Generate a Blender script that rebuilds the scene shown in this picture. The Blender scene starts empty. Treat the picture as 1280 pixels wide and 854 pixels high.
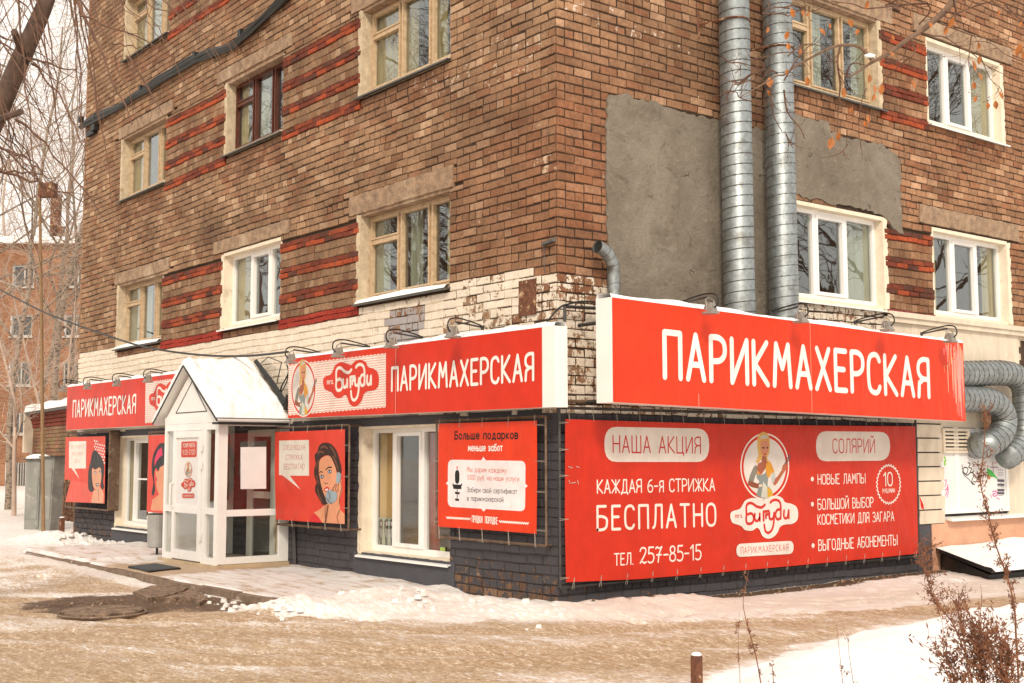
import bpy, math, random
import numpy as np
from mathutils import Vector
R = math.radians
rng = random.Random(7)
SC = bpy.context.scene
COL = SC.collection

# ------------------------------------------------------------------ camera
FPX, CX, CY = 1547.0, 640.0, 427.0
YAW, PIT, ROL = R(141.6), R(5.345), R(-0.11)
CAM = np.array([9.9227, -8.4769, 1.54])
_f = np.array([math.cos(YAW)*math.cos(PIT), math.sin(YAW)*math.cos(PIT), math.sin(PIT)])
_r0 = np.array([math.sin(YAW), -math.cos(YAW), 0.0]); _u0 = np.cross(_r0, _f)
_r = _r0*math.cos(ROL)+_u0*math.sin(ROL); _u = -_r0*math.sin(ROL)+_u0*math.cos(ROL)
cd = bpy.data.cameras.new('camera'); cam = bpy.data.objects.new('camera', cd); COL.objects.link(cam)
from mathutils import Matrix
cam.matrix_world = Matrix(((_r[0], _u[0], -_f[0], CAM[0]), (_r[1], _u[1], -_f[1], CAM[1]), (_r[2], _u[2], -_f[2], CAM[2]), (0, 0, 0, 1)))
cd.sensor_width = 36; cd.lens = 36*FPX/1280; cd.clip_start = 0.1; cd.clip_end = 2000
SC.camera = cam

# ------------------------------------------------------------------ world, sun, exposure
SUN_AZ, SUN_EL = R(-40), R(36)          # direction towards the sun (from +x, counterclockwise)
w = bpy.data.worlds.new('World'); SC.world = w; w.use_nodes = True
nt = w.node_tree; bg = nt.nodes['Background']
sky = nt.nodes.new('ShaderNodeTexSky'); sky.sky_type = 'NISHITA'; sky.sun_disc = False
sky.sun_elevation = SUN_EL; sky.sun_rotation = R(90)-SUN_AZ; sky.dust_density = 4; sky.air_density = 1
sc_ = nt.nodes.new('ShaderNodeMix'); sc_.data_type = 'RGBA'; sc_.blend_type = 'MIX'
sc_.inputs[0].default_value = 0.90        # closed cloud cover over the blue sky
nt.links.new(sky.outputs[0], sc_.inputs[6]); sc_.inputs[7].default_value = (13.4, 12.6, 11.5, 1)
nt.links.new(sc_.outputs[2], bg.inputs[0]); bg.inputs[1].default_value = 0.10
sl = bpy.data.lights.new('sun', 'SUN'); sl.energy = 2.5; sl.angle = R(10); sl.color = (1, .89, .74)
so = bpy.data.objects.new('sun', sl); COL.objects.link(so); so.location = (5, -5, 20)
sd = Vector((math.cos(SUN_AZ)*math.cos(SUN_EL), math.sin(SUN_AZ)*math.cos(SUN_EL), math.sin(SUN_EL)))
so.rotation_euler = sd.to_track_quat('Z', 'Y').to_euler()
SC.view_settings.view_transform = 'Standard'; SC.view_settings.look = 'None'
SC.view_settings.exposure = 0.0; SC.view_settings.gamma = 1.0
SC.cycles.max_bounces = 6; SC.cycles.transparent_max_bounces = 12

# ------------------------------------------------------------------ survey: where a sight line meets a wall or the ground
def ray(x, y): return _f*FPX+_r*(x-CX)-_u*(y-CY)
def on(x, y, ax, v):
    d = ray(x, y); return CAM+d*((v-CAM[ax])/d[ax])
def LF(x, y, Y=0.0): return on(x, y, 1, Y)
def RF(x, y, X=0.0): return on(x, y, 0, X)
def G(x, y, Z=0.0): return on(x, y, 2, Z)
def AT(x, y, dist): return CAM+ray(x, y)*(dist/FPX)
def depth(p): return float((np.array(p)-CAM) @ _f)

# ------------------------------------------------------------------ materials
def new_mat(name):
    m = bpy.data.materials.new(name); m.use_nodes = True
    n = m.node_tree.nodes; return m, n, m.node_tree.links, n['Principled BSDF']
def coords(n, l, obj=False, scale=None):
    g = n.new('ShaderNodeNewGeometry' if not obj else 'ShaderNodeTexCoord')
    out = g.outputs['Position'] if not obj else g.outputs['Object']
    if scale:
        v = n.new('ShaderNodeVectorMath'); v.operation = 'MULTIPLY'; v.inputs[1].default_value = scale
        l.new(out, v.inputs[0]); out = v.outputs[0]
    return out
def noise(n, l, co, s, det=4, rough=.55, dist=0):
    t = n.new('ShaderNodeTexNoise'); t.inputs['Scale'].default_value = s; t.inputs['Detail'].default_value = det
    t.inputs['Roughness'].default_value = rough; t.inputs['Distortion'].default_value = dist; l.new(co, t.inputs['Vector']); return t.outputs[0]
def ramp(n, l, fac, a, b, va=0., vb=1.):
    t = n.new('ShaderNodeMapRange'); t.inputs[1].default_value = a; t.inputs[2].default_value = b
    t.inputs[3].default_value = va; t.inputs[4].default_value = vb; l.new(fac, t.inputs[0]); return t.outputs[0]
def mixc(n, l, fac, a, b, mode='MIX'):
    t = n.new('ShaderNodeMix'); t.data_type = 'RGBA'; t.blend_type = mode
    for v, i in ((fac, 0), (a, 6), (b, 7)):
        if hasattr(v, 'is_linked'): l.new(v, t.inputs[i])
        elif i == 0: t.inputs[0].default_value = v
        else: t.inputs[i].default_value = (*v[:3], 1)
    return t.outputs[2]
def math_(n, l, op, a, b):
    t = n.new('ShaderNodeMath'); t.operation = op
    for v, i in ((a, 0), (b, 1)):
        if hasattr(v, 'is_linked'): l.new(v, t.inputs[i])
        else: t.inputs[i].default_value = v
    return t.outputs[0]
def bump(n, l, b, h, s=.4, d=.01):
    t = n.new('ShaderNodeBump'); t.inputs['Strength'].default_value = s; t.inputs['Distance'].default_value = d
    l.new(h, t.inputs['Height']); l.new(t.outputs[0], b.inputs['Normal'])
def plain(name, c, rough=.6, var=.15, s=8, metal=0, bs=.2, bd=.004, bsc=40, spec=.5, dirt=None, stretch=None, streak=None):
    m, n, l, b = new_mat(name); co = coords(n, l, scale=stretch)
    f = noise(n, l, co, s, 5, .6)
    col = mixc(n, l, ramp(n, l, f, .3, .7), [v*(1-var) for v in c], [min(1, v*(1+var)) for v in c])
    if dirt:
        f2 = noise(n, l, coords(n, l), dirt[1], 6, .65)
        col = mixc(n, l, ramp(n, l, f2, dirt[2], dirt[2]+.12), col, dirt[0])
    l.new(col, b.inputs['Base Color']); b.inputs['Roughness'].default_value = rough; b.inputs['Metallic'].default_value = metal
    b.inputs['Specular IOR Level'].default_value = spec
    if bs: bump(n, l, b, noise(n, l, co, bsc, 4), bs, bd)
    return m

def brick_mat():
    m, n, l, b = new_mat('silicate_brick'); co = coords(n, l)
    a = n.new('ShaderNodeAttribute'); a.attribute_name = 'Col'
    p = n.new('ShaderNodeAttribute'); p.attribute_name = 'Pnt'
    f = noise(n, l, co, 22, 6, .7); g = noise(n, l, co, 1.3, 4, .6)
    c = mixc(n, l, ramp(n, l, f, .25, .75, .0, 1.), (.50, .47, .44), (1.12, 1.11, 1.09))
    c = mixc(n, l, 1., a.outputs['Color'], c, 'MULTIPLY')
    g2 = mixc(n, l, ramp(n, l, g, .3, .7), (.62, .56, .52), (1.24, 1.22, 1.18))
    c = mixc(n, l, 1., c, g2, 'MULTIPLY')
    c = mixc(n, l, ramp(n, l, noise(n, l, coords(n, l, scale=(1, 1, 1.6)), 34, 5, .75), .60, .70, 0, .55), c, (.50, .36, .25))
    c = mixc(n, l, ramp(n, l, noise(n, l, coords(n, l, scale=(5, 5, .5)), 1.7, 5, .65), .56, .74, 0, .5), c, (.10, .06, .04))
    pit = noise(n, l, co, 75, 2, .5); c = mixc(n, l, ramp(n, l, pit, .68, .74), c, (.08, .045, .03))
    # peeling paint: coverage in Pnt alpha against a ragged noise
    e = math_(n, l, 'ADD', math_(n, l, 'MULTIPLY', noise(n, l, co, 9, 6, .7), .75), math_(n, l, 'MULTIPLY', noise(n, l, co, 45, 3, .6), .25))
    cov = math_(n, l, 'SUBTRACT', p.outputs['Alpha'], ramp(n, l, e, .3, .7))
    pc = mixc(n, l, ramp(n, l, noise(n, l, co, 5, 6, .7), .3, .75), (.80, .77, .72), (1.06, 1.06, 1.06))
    pc = mixc(n, l, 1., p.outputs['Color'], pc, 'MULTIPLY')
    k = ramp(n, l, cov, -.02, .05)
    col = mixc(n, l, k, c, pc)
    l.new(col, b.inputs['Base Color']); b.inputs['Roughness'].default_value = .85; b.inputs['Specular IOR Level'].default_value = .3
    h = math_(n, l, 'ADD', math_(n, l, 'ADD', f, noise(n, l, co, 120, 3)), math_(n, l, 'MULTIPLY', k, .35))
    bump(n, l, b, h, .85, .009); return m
def print_mat(name='printed_banner', rough=.42, wr=.35, fade=False):
    m, n, l, b = new_mat(name); co = coords(n, l)
    a = n.new('ShaderNodeAttribute'); a.attribute_name = 'Col'
    f = noise(n, l, co, 3, 6, .65)
    c = mixc(n, l, 1., a.outputs['Color'], mixc(n, l, ramp(n, l, f, .3, .7), (.84, .82, .80), (1.06, 1.06, 1.06)), 'MULTIPLY')
    l.new(c, b.inputs['Base Color']); b.inputs['Roughness'].default_value = rough; b.inputs['Specular IOR Level'].default_value = .22
    if wr: bump(n, l, b, math_(n, l, 'ADD', noise(n, l, coords(n, l, scale=(1, 1, .45)), 2.6, 5, .5, 1.2), math_(n, l, 'MULTIPLY', noise(n, l, coords(n, l, scale=(1, 1, .4)), 5, 3, .5, 1.), .12)), wr*1.8, .04)
    return m
def render_mat():
    m, n, l, b = new_mat('grey_render'); co = coords(n, l)
    f = noise(n, l, co, 1.1, 7, .7, .6); g = noise(n, l, coords(n, l, scale=(1, 1, 1.5)), 4.5, 7, .75, .3); h = noise(n, l, co, 28, 5, .7)
    c = mixc(n, l, ramp(n, l, f, .32, .68), (.16, .13, .098), (.29, .25, .20))
    c = mixc(n, l, ramp(n, l, g, .54, .66, 0, .7), c, (.30, .255, .20)); c = mixc(n, l, ramp(n, l, g, .42, .34, 0, .7), c, (.105, .08, .058))
    c = mixc(n, l, ramp(n, l, h, .3, .7, 0, .35), c, (.12, .095, .07))
    v = n.new('ShaderNodeTexVoronoi'); v.feature = 'DISTANCE_TO_EDGE'; v.inputs['Scale'].default_value = .9
    ds = n.new('ShaderNodeVectorMath'); ds.operation = 'ADD'; nz = n.new('ShaderNodeTexNoise'); nz.inputs['Scale'].default_value = 3; nz.inputs['Detail'].default_value = 6; l.new(co, nz.inputs['Vector']); l.new(co, ds.inputs[0]); l.new(nz.outputs['Color'], ds.inputs[1]); l.new(ds.outputs[0], v.inputs['Vector'])
    cr = math_(n, l, 'MULTIPLY', ramp(n, l, v.outputs['Distance'], 0, .010, 1, 0), ramp(n, l, noise(n, l, co, 1.7, 3), .60, .68))
    c = mixc(n, l, cr, c, (.05, .04, .03)); l.new(c, b.inputs['Base Color']); b.inputs['Roughness'].default_value = .92; b.inputs['Specular IOR Level'].default_value = .25
    hh = math_(n, l, 'SUBTRACT', math_(n, l, 'ADD', math_(n, l, 'MULTIPLY', g, 1.5), math_(n, l, 'MULTIPLY', h, .4)), cr); bump(n, l, b, hh, .9, .03); return m
def duct_mat():
    m, n, l, b = new_mat('galvanised_steel'); co = coords(n, l)
    v = n.new('ShaderNodeTexVoronoi'); v.inputs['Scale'].default_value = 28; l.new(co, v.inputs['Vector'])
    f = noise(n, l, co, 5, 6, .65)
    c = mixc(n, l, ramp(n, l, v.outputs['Color'], 0, 1), (.26, .285, .295), (.38, .41, .415))
    c = mixc(n, l, ramp(n, l, f, .48, .72), c, (.17, .165, .15))
    rr = ramp(n, l, noise(n, l, coords(n, l, scale=(9, 9, .7)), 3, 4), .3, .7, .42, .6)
    l.new(c, b.inputs['Base Color']); l.new(rr, b.inputs['Roughness']); b.inputs['Metallic'].default_value = .8
    bump(n, l, b, f, .12, .02); return m
def glass_mat(name, tint=(.90, .92, .89), refl=1.0):
    m, n, l, b = new_mat(name); n.remove(b); out = n['Material Output']
    t = n.new('ShaderNodeBsdfTransparent'); t.inputs[0].default_value = (*tint, 1)
    g = n.new('ShaderNodeBsdfGlossy'); g.inputs['Roughness'].default_value = .012; g.inputs[0].default_value = (.92, .95, .98, 1)
    fr = n.new('ShaderNodeLayerWeight'); fr.inputs['Blend'].default_value = .5
    bp = n.new('ShaderNodeBump'); bp.inputs['Strength'].default_value = .10; bp.inputs['Distance'].default_value = .012
    l.new(noise(n, l, coords(n, l), 2.2, 2, .4), bp.inputs['Height']); l.new(bp.outputs[0], g.inputs['Normal'])
    fac = ramp(n, l, math_(n, l, 'POWER', fr.outputs['Facing'], 4.), 0, 1, .115*refl, 1.)
    mx = n.new('ShaderNodeMixShader'); l.new(fac, mx.inputs[0]); l.new(t.outputs[0], mx.inputs[1]); l.new(g.outputs[0], mx.inputs[2])
    l.new(mx.outputs[0], out.inputs[0]); return m
def ground_mat():
    m, n, l, b = new_mat('snowy_ground'); co = coords(n, l)
    a = n.new('ShaderNodeAttribute'); a.attribute_name = 'Zone'
    sp = n.new('ShaderNodeSeparateColor'); l.new(a.outputs['Color'], sp.inputs[0])
    rot = n.new('ShaderNodeMapping'); rot.vector_type = 'POINT'; rot.inputs['Rotation'].default_value = (0, 0, R(-38)); rot.inputs['Scale'].default_value = (1, 2.6, 1)
    l.new(co, rot.inputs[0]); cs = rot.outputs[0]
    n1 = noise(n, l, cs, 1.6, 8, .68); n2 = noise(n, l, cs, 9, 8, .7); n3 = noise(n, l, co, 32, 6, .78); n4 = noise(n, l, co, 95, 4, .7); n6 = noise(n, l, cs, 14, 8, .8)
    slush = mixc(n, l, ramp(n, l, n2, .36, .64), (.20, .11, .052), (.46, .29, .155))
    slush = mixc(n, l, ramp(n, l, n3, .35, .65, 0, .8), slush, (.62, .45, .29))
    slush = mixc(n, l, ramp(n, l, math_(n, l, 'ADD', math_(n, l, 'ADD', math_(n, l, 'MULTIPLY', n2, .45), math_(n, l, 'MULTIPLY', n3, .35)), math_(n, l, 'MULTIPLY', n4, .35)), .60, .66, 0, .85), slush, (.84, .76, .66))
    slush = mixc(n, l, ramp(n, l, n4, .60, .70, 0, .6), slush, (.20, .11, .06))
    snow = mixc(n, l, ramp(n, l, n3, .3, .7), (.86, .84, .825), (.93, .92, .915))
    grime = mixc(n, l, ramp(n, l, n2, .3, .7), (.46, .35, .26), (.76, .69, .64))
    soil = mixc(n, l, ramp(n, l, n3, .35, .7), (.04, .022, .013), (.20, .12, .07))
    soil = mixc(n, l, ramp(n, l, n4, .62, .68), soil, (.42, .34, .26))
    gn = math_(n, l, 'ADD', sp.outputs[2], math_(n, l, 'MULTIPLY', math_(n, l, 'SUBTRACT', n2, .5), 2.0))
    c = mixc(n, l, ramp(n, l, gn, .3, .8), snow, grime)
    bn = math_(n, l, 'ADD', sp.outputs[0], math_(n, l, 'MULTIPLY', math_(n, l, 'SUBTRACT', math_(n, l, 'ADD', math_(n, l, 'MULTIPLY', n1, .4), math_(n, l, 'ADD', math_(n, l, 'MULTIPLY', n2, .35), math_(n, l, 'MULTIPLY', n3, .25))), .5), 3.9))
    bn = math_(n, l, 'ADD', bn, math_(n, l, 'MULTIPLY', math_(n, l, 'SUBTRACT', n6, .5), 2.6))
    c = mixc(n, l, ramp(n, l, bn, .25, .68), c, slush)
    c = mixc(n, l, math_(n, l, 'MULTIPLY', ramp(n, l, n6, .60, .68), .55), c, (.80, .72, .63))
    sn = math_(n, l, 'ADD', sp.outputs[1], math_(n, l, 'MULTIPLY', math_(n, l, 'SUBTRACT', math_(n, l, 'ADD', math_(n, l, 'MULTIPLY', n3, .5), math_(n, l, 'MULTIPLY', n2, .5)), .5), 2.2))
    c = mixc(n, l, ramp(n, l, sn, .45, .65), c, soil)
    l.new(c, b.inputs['Base Color'])
    l.new(ramp(n, l, n1, .3, .7, .40, .8), b.inputs['Roughness']); b.inputs['Specular IOR Level'].default_value = .35
    h = math_(n, l, 'ADD', math_(n, l, 'MULTIPLY', n2, 1.2), math_(n, l, 'MULTIPLY', n3, .7))
    bs = n.new('ShaderNodeBump'); bs.inputs['Distance'].default_value = .035
    l.new(math_(n, l, 'ADD', math_(n, l, 'MULTIPLY', ramp(n, l, bn, .3, .75), .45), .22), bs.inputs['Strength']); l.new(h, bs.inputs['Height']); l.new(bs.outputs[0], b.inputs['Normal'])
    return m
def far_brick():
    m, n, l, b = new_mat('distant_brick'); tc = n.new('ShaderNodeTexCoord')
    mp = n.new('ShaderNodeMapping'); l.new(tc.outputs['UV'], mp.inputs[0])
    t = n.new('ShaderNodeTexBrick'); l.new(mp.outputs[0], t.inputs[0])
    t.inputs['Color1'].default_value = (.20, .085, .045, 1); t.inputs['Color2'].default_value = (.30, .15, .08, 1); t.inputs['Mortar'].default_value = (.30, .17, .10, 1)
    t.inputs['Scale'].default_value = 1; t.inputs['Mortar Size'].default_value = .008; t.inputs['Brick Width'].default_value = .26; t.inputs['Row Height'].default_value = .1
    c = mixc(n, l, 1., t.outputs[0], mixc(n, l, ramp(n, l, noise(n, l, coords(n, l), .8, 5), .3, .7), (.75, .72, .7), (1.2, 1.2, 1.2)), 'MULTIPLY')
    l.new(c, b.inputs['Base Color']); b.inputs['Roughness'].default_value = .9; return m
def bark_mat():
    m, n, l, b = new_mat('birch_bark'); co = coords(n, l, scale=(1, 1, 1))
    f = noise(n, l, coords(n, l, scale=(1, 1, 2.2)), 9, 5, .7)
    c = mixc(n, l, ramp(n, l, f, .52, .60), (.30, .23, .175), (.05, .035, .025))
    l.new(c, b.inputs['Base Color']); b.inputs['Roughness'].default_value = .8; bump(n, l, b, f, .4, .01); return m

B = {}
B['brick'] = brick_mat(); B['print'] = print_mat(); B['sign'] = print_mat('sign_film', .38, .06)
B['duct'] = duct_mat(); B['glass'] = glass_mat('window_glass'); B['shopglass'] = glass_mat('shop_glass', (.95, .96, .94), .5)
B['ground'] = ground_mat(); B['far'] = far_brick(); B['bark'] = bark_mat(); B['darkbark'] = plain('dark_birch_bark', (.10, .06, .042), .85, .45, 6, bs=.6, bd=.01, bsc=20, dirt=((.03, .02, .015), 7, .56))
B['snow'] = plain('fresh_snow', (.89, .885, .88), .6, .04, 6, bs=.5, bd=.05, bsc=11, spec=.3)
B['dirtysnow'] = plain('trodden_snow', (.78, .74, .70), .6, .12, 5, bs=.5, bd=.03, bsc=14, spec=.3, dirt=((.52, .42, .34), 3, .56))
B['pvc'] = plain('white_plastic', (.80, .78, .75), .35, .05, 3, bs=.03, dirt=((.62, .58, .52), 2.5, .66))
B['wood'] = plain('old_cream_paint', (.50, .36, .22), .55, .22, 14, bs=.4, bd=.004, bsc=30, dirt=((.30, .17, .08), 9, .62))
B['brownwood'] = plain('brown_painted_wood', (.085, .02, .008), .4, .3, 10, bs=.3)
B['reveal'] = plain('cream_plaster', (.74, .64, .50), .8, .10, 6, bs=.5, bd=.01, bsc=18, dirt=((.50, .40, .29), 4, .60))
B['concrete'] = plain('rough_concrete', (.29, .19, .12), .9, .35, 9, bs=.9, bd=.03, bsc=16, dirt=((.42, .31, .21), 1.3, .54))
B['woodreveal'] = plain('dull_cream_plaster', (.52, .42, .29), .85, .2, 8, bs=.9, bd=.02, bsc=16, dirt=((.30, .20, .12), 6, .58))
B['farwhite'] = plain('far_white_paint', (.42, .38, .34), .6, .2, 3, bs=0)
B['plaster'] = render_mat()
B['tin'] = plain('sill_tin', (.085, .08, .072), .6, .3, 7, metal=.1)
B['room'] = plain('dim_room', (.07, .055, .035), .9, .3, 2, bs=0)  # dark walls put the dimness of the rooms into their colour
B['curtain'] = plain('curtain_cloth', (.40, .33, .18), .9, .2, 3, bs=.6, bd=.03, bsc=3, stretch=(9, 9, .3))
B['curtain2'] = plain('tulle_curtain', (.36, .37, .31), .9, .2, 3, bs=.6, bd=.03, bsc=3, stretch=(9, 9, .3))
B['rust'] = plain('rusty_steel', (.13, .045, .02), .8, .5, 20, bs=.4, dirt=((.60, .42, .24), 11, .56))
B['tube'] = plain('frame_tube', (.14, .085, .055), .55, .4, 12, metal=.3, bs=.2, dirt=((.30, .26, .22), 8, .58))
B['darktube'] = plain('dark_tube', (.05, .045, .045), .5, .3, 12, metal=.3, bs=.2)
B['black'] = plain('black_rubber', (.012, .011, .010), .5, .3, 20, bs=.1)
B['lampgrey'] = plain('lamp_housing', (.28, .25, .22), .5, .3, 30, metal=.3, bs=.1)
B['cream'] = plain('cream_wall', (.66, .56, .44), .8, .12, 2.5, bs=.4, bd=.008, bsc=20, dirt=((.52, .42, .32), 1.6, .56), stretch=(3, 3, .8))
B['peach'] = plain('peach_render', (.62, .34, .22), .85, .12, 3, bs=.5, bd=.006, bsc=30, dirt=((.48, .26, .17), 3, .6))
B['redpaint'] = plain('red_band_paint', (.42, .045, .02), .6, .2, 12, bs=.4)
B['browndoor'] = plain('brown_metal', (.10, .022, .008), .5, .25, 4, bs=.2)
B['step'] = plain('tan_tile', (.50, .38, .24), .6, .14, 6, bs=.3)
B['kerbc'] = plain('kerb_concrete', (.19, .13, .09), .9, .35, 9, bs=.8, bd=.015, bsc=25, dirt=((.46, .38, .30), 4, .60))
B['iron'] = plain('cast_iron', (.22, .145, .095), .85, .5, 16, bs=1., bd=.02, bsc=30, dirt=((.09, .055, .035), 7, .50))
B['bin'] = plain('grey_bin_steel', (.36, .35, .33), .45, .12, 6, metal=.4, bs=.1)
B['cabinet'] = plain('grey_cabinet', (.24, .235, .21), .6, .22, 3, bs=.2, dirt=((.38, .36, .32), 5, .58))
B['pole'] = plain('weathered_pole', (.26, .16, .08), .8, .3, 6, bs=.4, stretch=(8, 8, 1))
B['twig'] = plain('brown_twig', (.12, .055, .03), .8, .35, 12, bs=0)
B['branch'] = plain('grey_brown_bark', (.16, .095, .06), .85, .35, 25, bs=.5, bd=.004, bsc=60)
B['fartwig'] = plain('distant_twigs', (.44, .33, .26), .9, .25, 2, bs=0)
B['leaf'] = plain('dry_orange_leaf', (.36, .115, .02), .6, .35, 25, bs=.3, bsc=60)
B['weed'] = plain('dry_weed', (.19, .075, .035), .85, .4, 18, bs=.2)
B['paper'] = plain('white_paper', (.74, .71, .70), .7, .05, 3, bs=.15, bd=.01, bsc=6)
B['white'] = plain('white_band', (.80, .77, .73), .5, .05, 3, bs=.1)
B['wire'] = plain('tie_cord', (.36, .31, .26), .6, .2, 20, bs=0)
B['floor'] = plain('porch_tile', (.34, .27, .19), .5, .1, 4, bs=.1)
B['redinside'] = plain('red_interior_wall', (.45, .07, .03), .7, .2, 2, bs=0)
B['tanwall'] = plain('tan_interior_wall', (.50, .33, .15), .8, .2, 2, bs=0)

# ------------------------------------------------------------------ mesh builder
class M:
    def __init__(s): s.v = []; s.f = []; s.m = []; s.c = []; s.p = []
    def face(s, idx, m=0, c=(1, 1, 1, 1), p=(0, 0, 0, 0)): s.f.append(tuple(idx)); s.m.append(m); s.c.append(c); s.p.append(p)
    def poly(s, pts, m=0, c=(1, 1, 1, 1), p=(0, 0, 0, 0)):
        k = len(s.v); s.v += [tuple(map(float, q)) for q in pts]; s.face(range(k, k+len(pts)), m, c, p)
    def hexa(s, P, m=0, c=(1, 1, 1, 1), p=(0, 0, 0, 0)):   # 8 points: bottom ring 0-3, top ring 4-7
        k = len(s.v); s.v += [tuple(map(float, q)) for q in P]
        for a in ((3, 2, 1, 0), (4, 5, 6, 7), (0, 1, 5, 4), (1, 2, 6, 5), (2, 3, 7, 6), (3, 0, 4, 7)): s.face([k+i for i in a], m, c, p)
    def box(s, x0, x1, y0, y1, z0, z1, m=0, c=(1, 1, 1, 1), p=(0, 0, 0, 0)):
        s.hexa([(x0, y0, z0), (x1, y0, z0), (x1, y1, z0), (x0, y1, z0), (x0, y0, z1), (x1, y0, z1), (x1, y1, z1), (x0, y1, z1)], m, c, p)
    def tube(s, pts, r, n=6, m=0, cap=True, c=(1, 1, 1, 1)):
        P = [Vector(map(float, q)) for q in pts]
        if len(P) < 2: return
        rr = r if isinstance(r, (list, tuple)) else [r]*len(P)
        t0 = (P[1]-P[0]).normalized(); ref = Vector((0, 0, 1)) if abs(t0.z) < .9 else Vector((1, 0, 0))
        a = t0.cross(ref).normalized(); k0 = len(s.v)
        for i, q in enumerate(P):
            t = (P[min(i+1, len(P)-1)]-P[max(i-1, 0)])
            if t.length < 1e-9: t = t0.copy()
            t.normalize(); a = (a-t*a.dot(t))
            if a.length < 1e-6: a = t.orthogonal()
            a.normalize(); b = t.cross(a)
            for j in range(n):
                th = 2*math.pi*j/n; s.v.append(tuple(q+(a*math.cos(th)+b*math.sin(th))*rr[i]))
        for i in range(len(P)-1):
            for j in range(n):
                s.face((k0+i*n+j, k0+i*n+(j+1) % n, k0+(i+1)*n+(j+1) % n, k0+(i+1)*n+j), m, c)
        if cap and n > 3:
            s.face([k0+j for j in range(n)][::-1], m, c); s.face([k0+(len(P)-1)*n+j for j in range(n)], m, c)
    def build(s, name, mats, parent=None, smooth=False, label=None, cat=None, group=None, kind=None, origin=None):
        me = bpy.data.meshes.new(name)
        org = np.array(origin if origin is not None else (WO[parent.name] if parent else base_of(s.v)), float)
        V = np.array(s.v, float)-org
        me.from_pydata(V.tolist(), [], s.f)
        for q in (mats if isinstance(mats, (list, tuple)) else [mats]): me.materials.append(B[q] if isinstance(q, str) else q)
        me.polygons.foreach_set('material_index', s.m)
        bk = mats == 'brick'
        if bk or any(len(q) and q != (1, 1, 1, 1) for q in s.c):
            at = me.attributes.new('Col', 'FLOAT_COLOR', 'FACE'); at.data.foreach_set('color', np.array([(*q[:3], 1) for q in s.c], np.float32).ravel())
        if bk or any(q[3] for q in s.p):
            at = me.attributes.new('Pnt', 'FLOAT_COLOR', 'FACE'); at.data.foreach_set('color', np.array(s.p, np.float32).ravel())
        if smooth: me.polygons.foreach_set('use_smooth', [True]*len(me.polygons))
        me.update()
        o = bpy.data.objects.new(name, me); COL.objects.link(o)
        if parent: o.parent = parent
        else: o.location = org
        WO[o.name] = org
        return props(o, label, cat, group, kind)
WO = {}
def base_of(V):
    a = np.array(V, float); mn = a.min(0); mx = a.max(0); return ((mn[0]+mx[0])/2, (mn[1]+mx[1])/2, mn[2])
def props(o, label=None, cat=None, group=None, kind=None):
    if label: o['label'] = label
    if cat: o['category'] = cat
    if group: o['group'] = group
    if kind: o['kind'] = kind
    return o
def thing(name, loc, label, cat, group=None):
    o = bpy.data.objects.new(name, None); COL.objects.link(o); o.location = loc; o.empty_display_size = .2
    WO[o.name] = np.array(loc, float); return props(o, label, cat, group)
def copy_tree(o, parent=None):
    c = o.copy(); COL.objects.link(c); c.parent = parent
    for k in ('label', 'group'):
        pass
    WO[c.name] = WO[o.name]
    for ch in list(o.children): copy_tree(ch, c)
    return c
def cat_rom(P, n=6, closed=False):
    P = [np.array(p, float) for p in P]; out = []; N = len(P)
    for i in range(N if closed else N-1):
        g = lambda k: P[k % N] if closed else P[max(0, min(N-1, k))]
        a, b, c, d = g(i-1), g(i), g(i+1), g(i+2)
        for j in range(n):
            t = j/n; out.append(.5*((2*b)+(c-a)*t+(2*a-5*b+4*c-d)*t*t+(3*b-a-3*c+d)*t**3))
    if not closed: out.append(P[-1])
    return out

# ------------------------------------------------------------------ ground
def seg_poly_sdf(X, Y, poly):
    P = np.array(poly, float); d = np.full(X.shape, 1e9); ins = np.zeros(X.shape, bool)
    for i in range(len(P)):
        a = P[i]; b = P[(i+1) % len(P)]; e = b-a
        t = np.clip(((X-a[0])*e[0]+(Y-a[1])*e[1])/(e@e), 0, 1)
        d = np.minimum(d, np.hypot(X-a[0]-t*e[0], Y-a[1]-t*e[1]))
        cnd = ((a[1] > Y) != (b[1] > Y)) & (X < (b[0]-a[0])*(Y-a[1])/(b[1]-a[1]+1e-12)+a[0]); ins ^= cnd
    return np.where(ins, d, -d)      # positive inside
def line_dist(X, Y, pts):
    d = np.full(X.shape, 1e9)
    for a, b in zip(pts[:-1], pts[1:]):
        a = np.array(a); b = np.array(b); e = b-a; t = np.clip(((X-a[0])*e[0]+(Y-a[1])*e[1])/(e@e), 0, 1)
        d = np.minimum(d, np.hypot(X-a[0]-t*e[0], Y-a[1]-t*e[1]))
    return d
_VT = {}
def vnoise(X, Y, s, seed):
    T = _VT.get(seed)
    if T is None: T = _VT[seed] = np.random.RandomState(seed).rand(256, 256)
    x = X*s+1000; y = Y*s+1000; xi = np.floor(x).astype(int); yi = np.floor(y).astype(int); fx = x-xi; fy = y-yi
    fx = fx*fx*(3-2*fx); fy = fy*fy*(3-2*fy); g = lambda a, b: T[a % 256, b % 256]
    return (g(xi, yi)*(1-fx)+g(xi+1, yi)*fx)*(1-fy)+(g(xi, yi+1)*(1-fx)+g(xi+1, yi+1)*fx)*fy
def sm(a, lo, hi): t = np.clip((a-lo)/(hi-lo), 0, 1); return t*t*(3-2*t)
def axis(lo, hi, step, far):
    c = list(np.arange(lo, hi, step)); d = step; x = hi; up = []
    while x < far: up.append(x); d *= 1.25; x += d
    d = step; x = lo-step; dn = []
    while x > -far: dn.append(x); d *= 1.25; x -= d
    return np.array(dn[::-1]+c+up)
gx = axis(-14, 7.5, .065, 600); gy = axis(-6.5, 7.5, .065, 600)
X, Y = np.meshgrid(gx, gy, indexing='ij')
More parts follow.
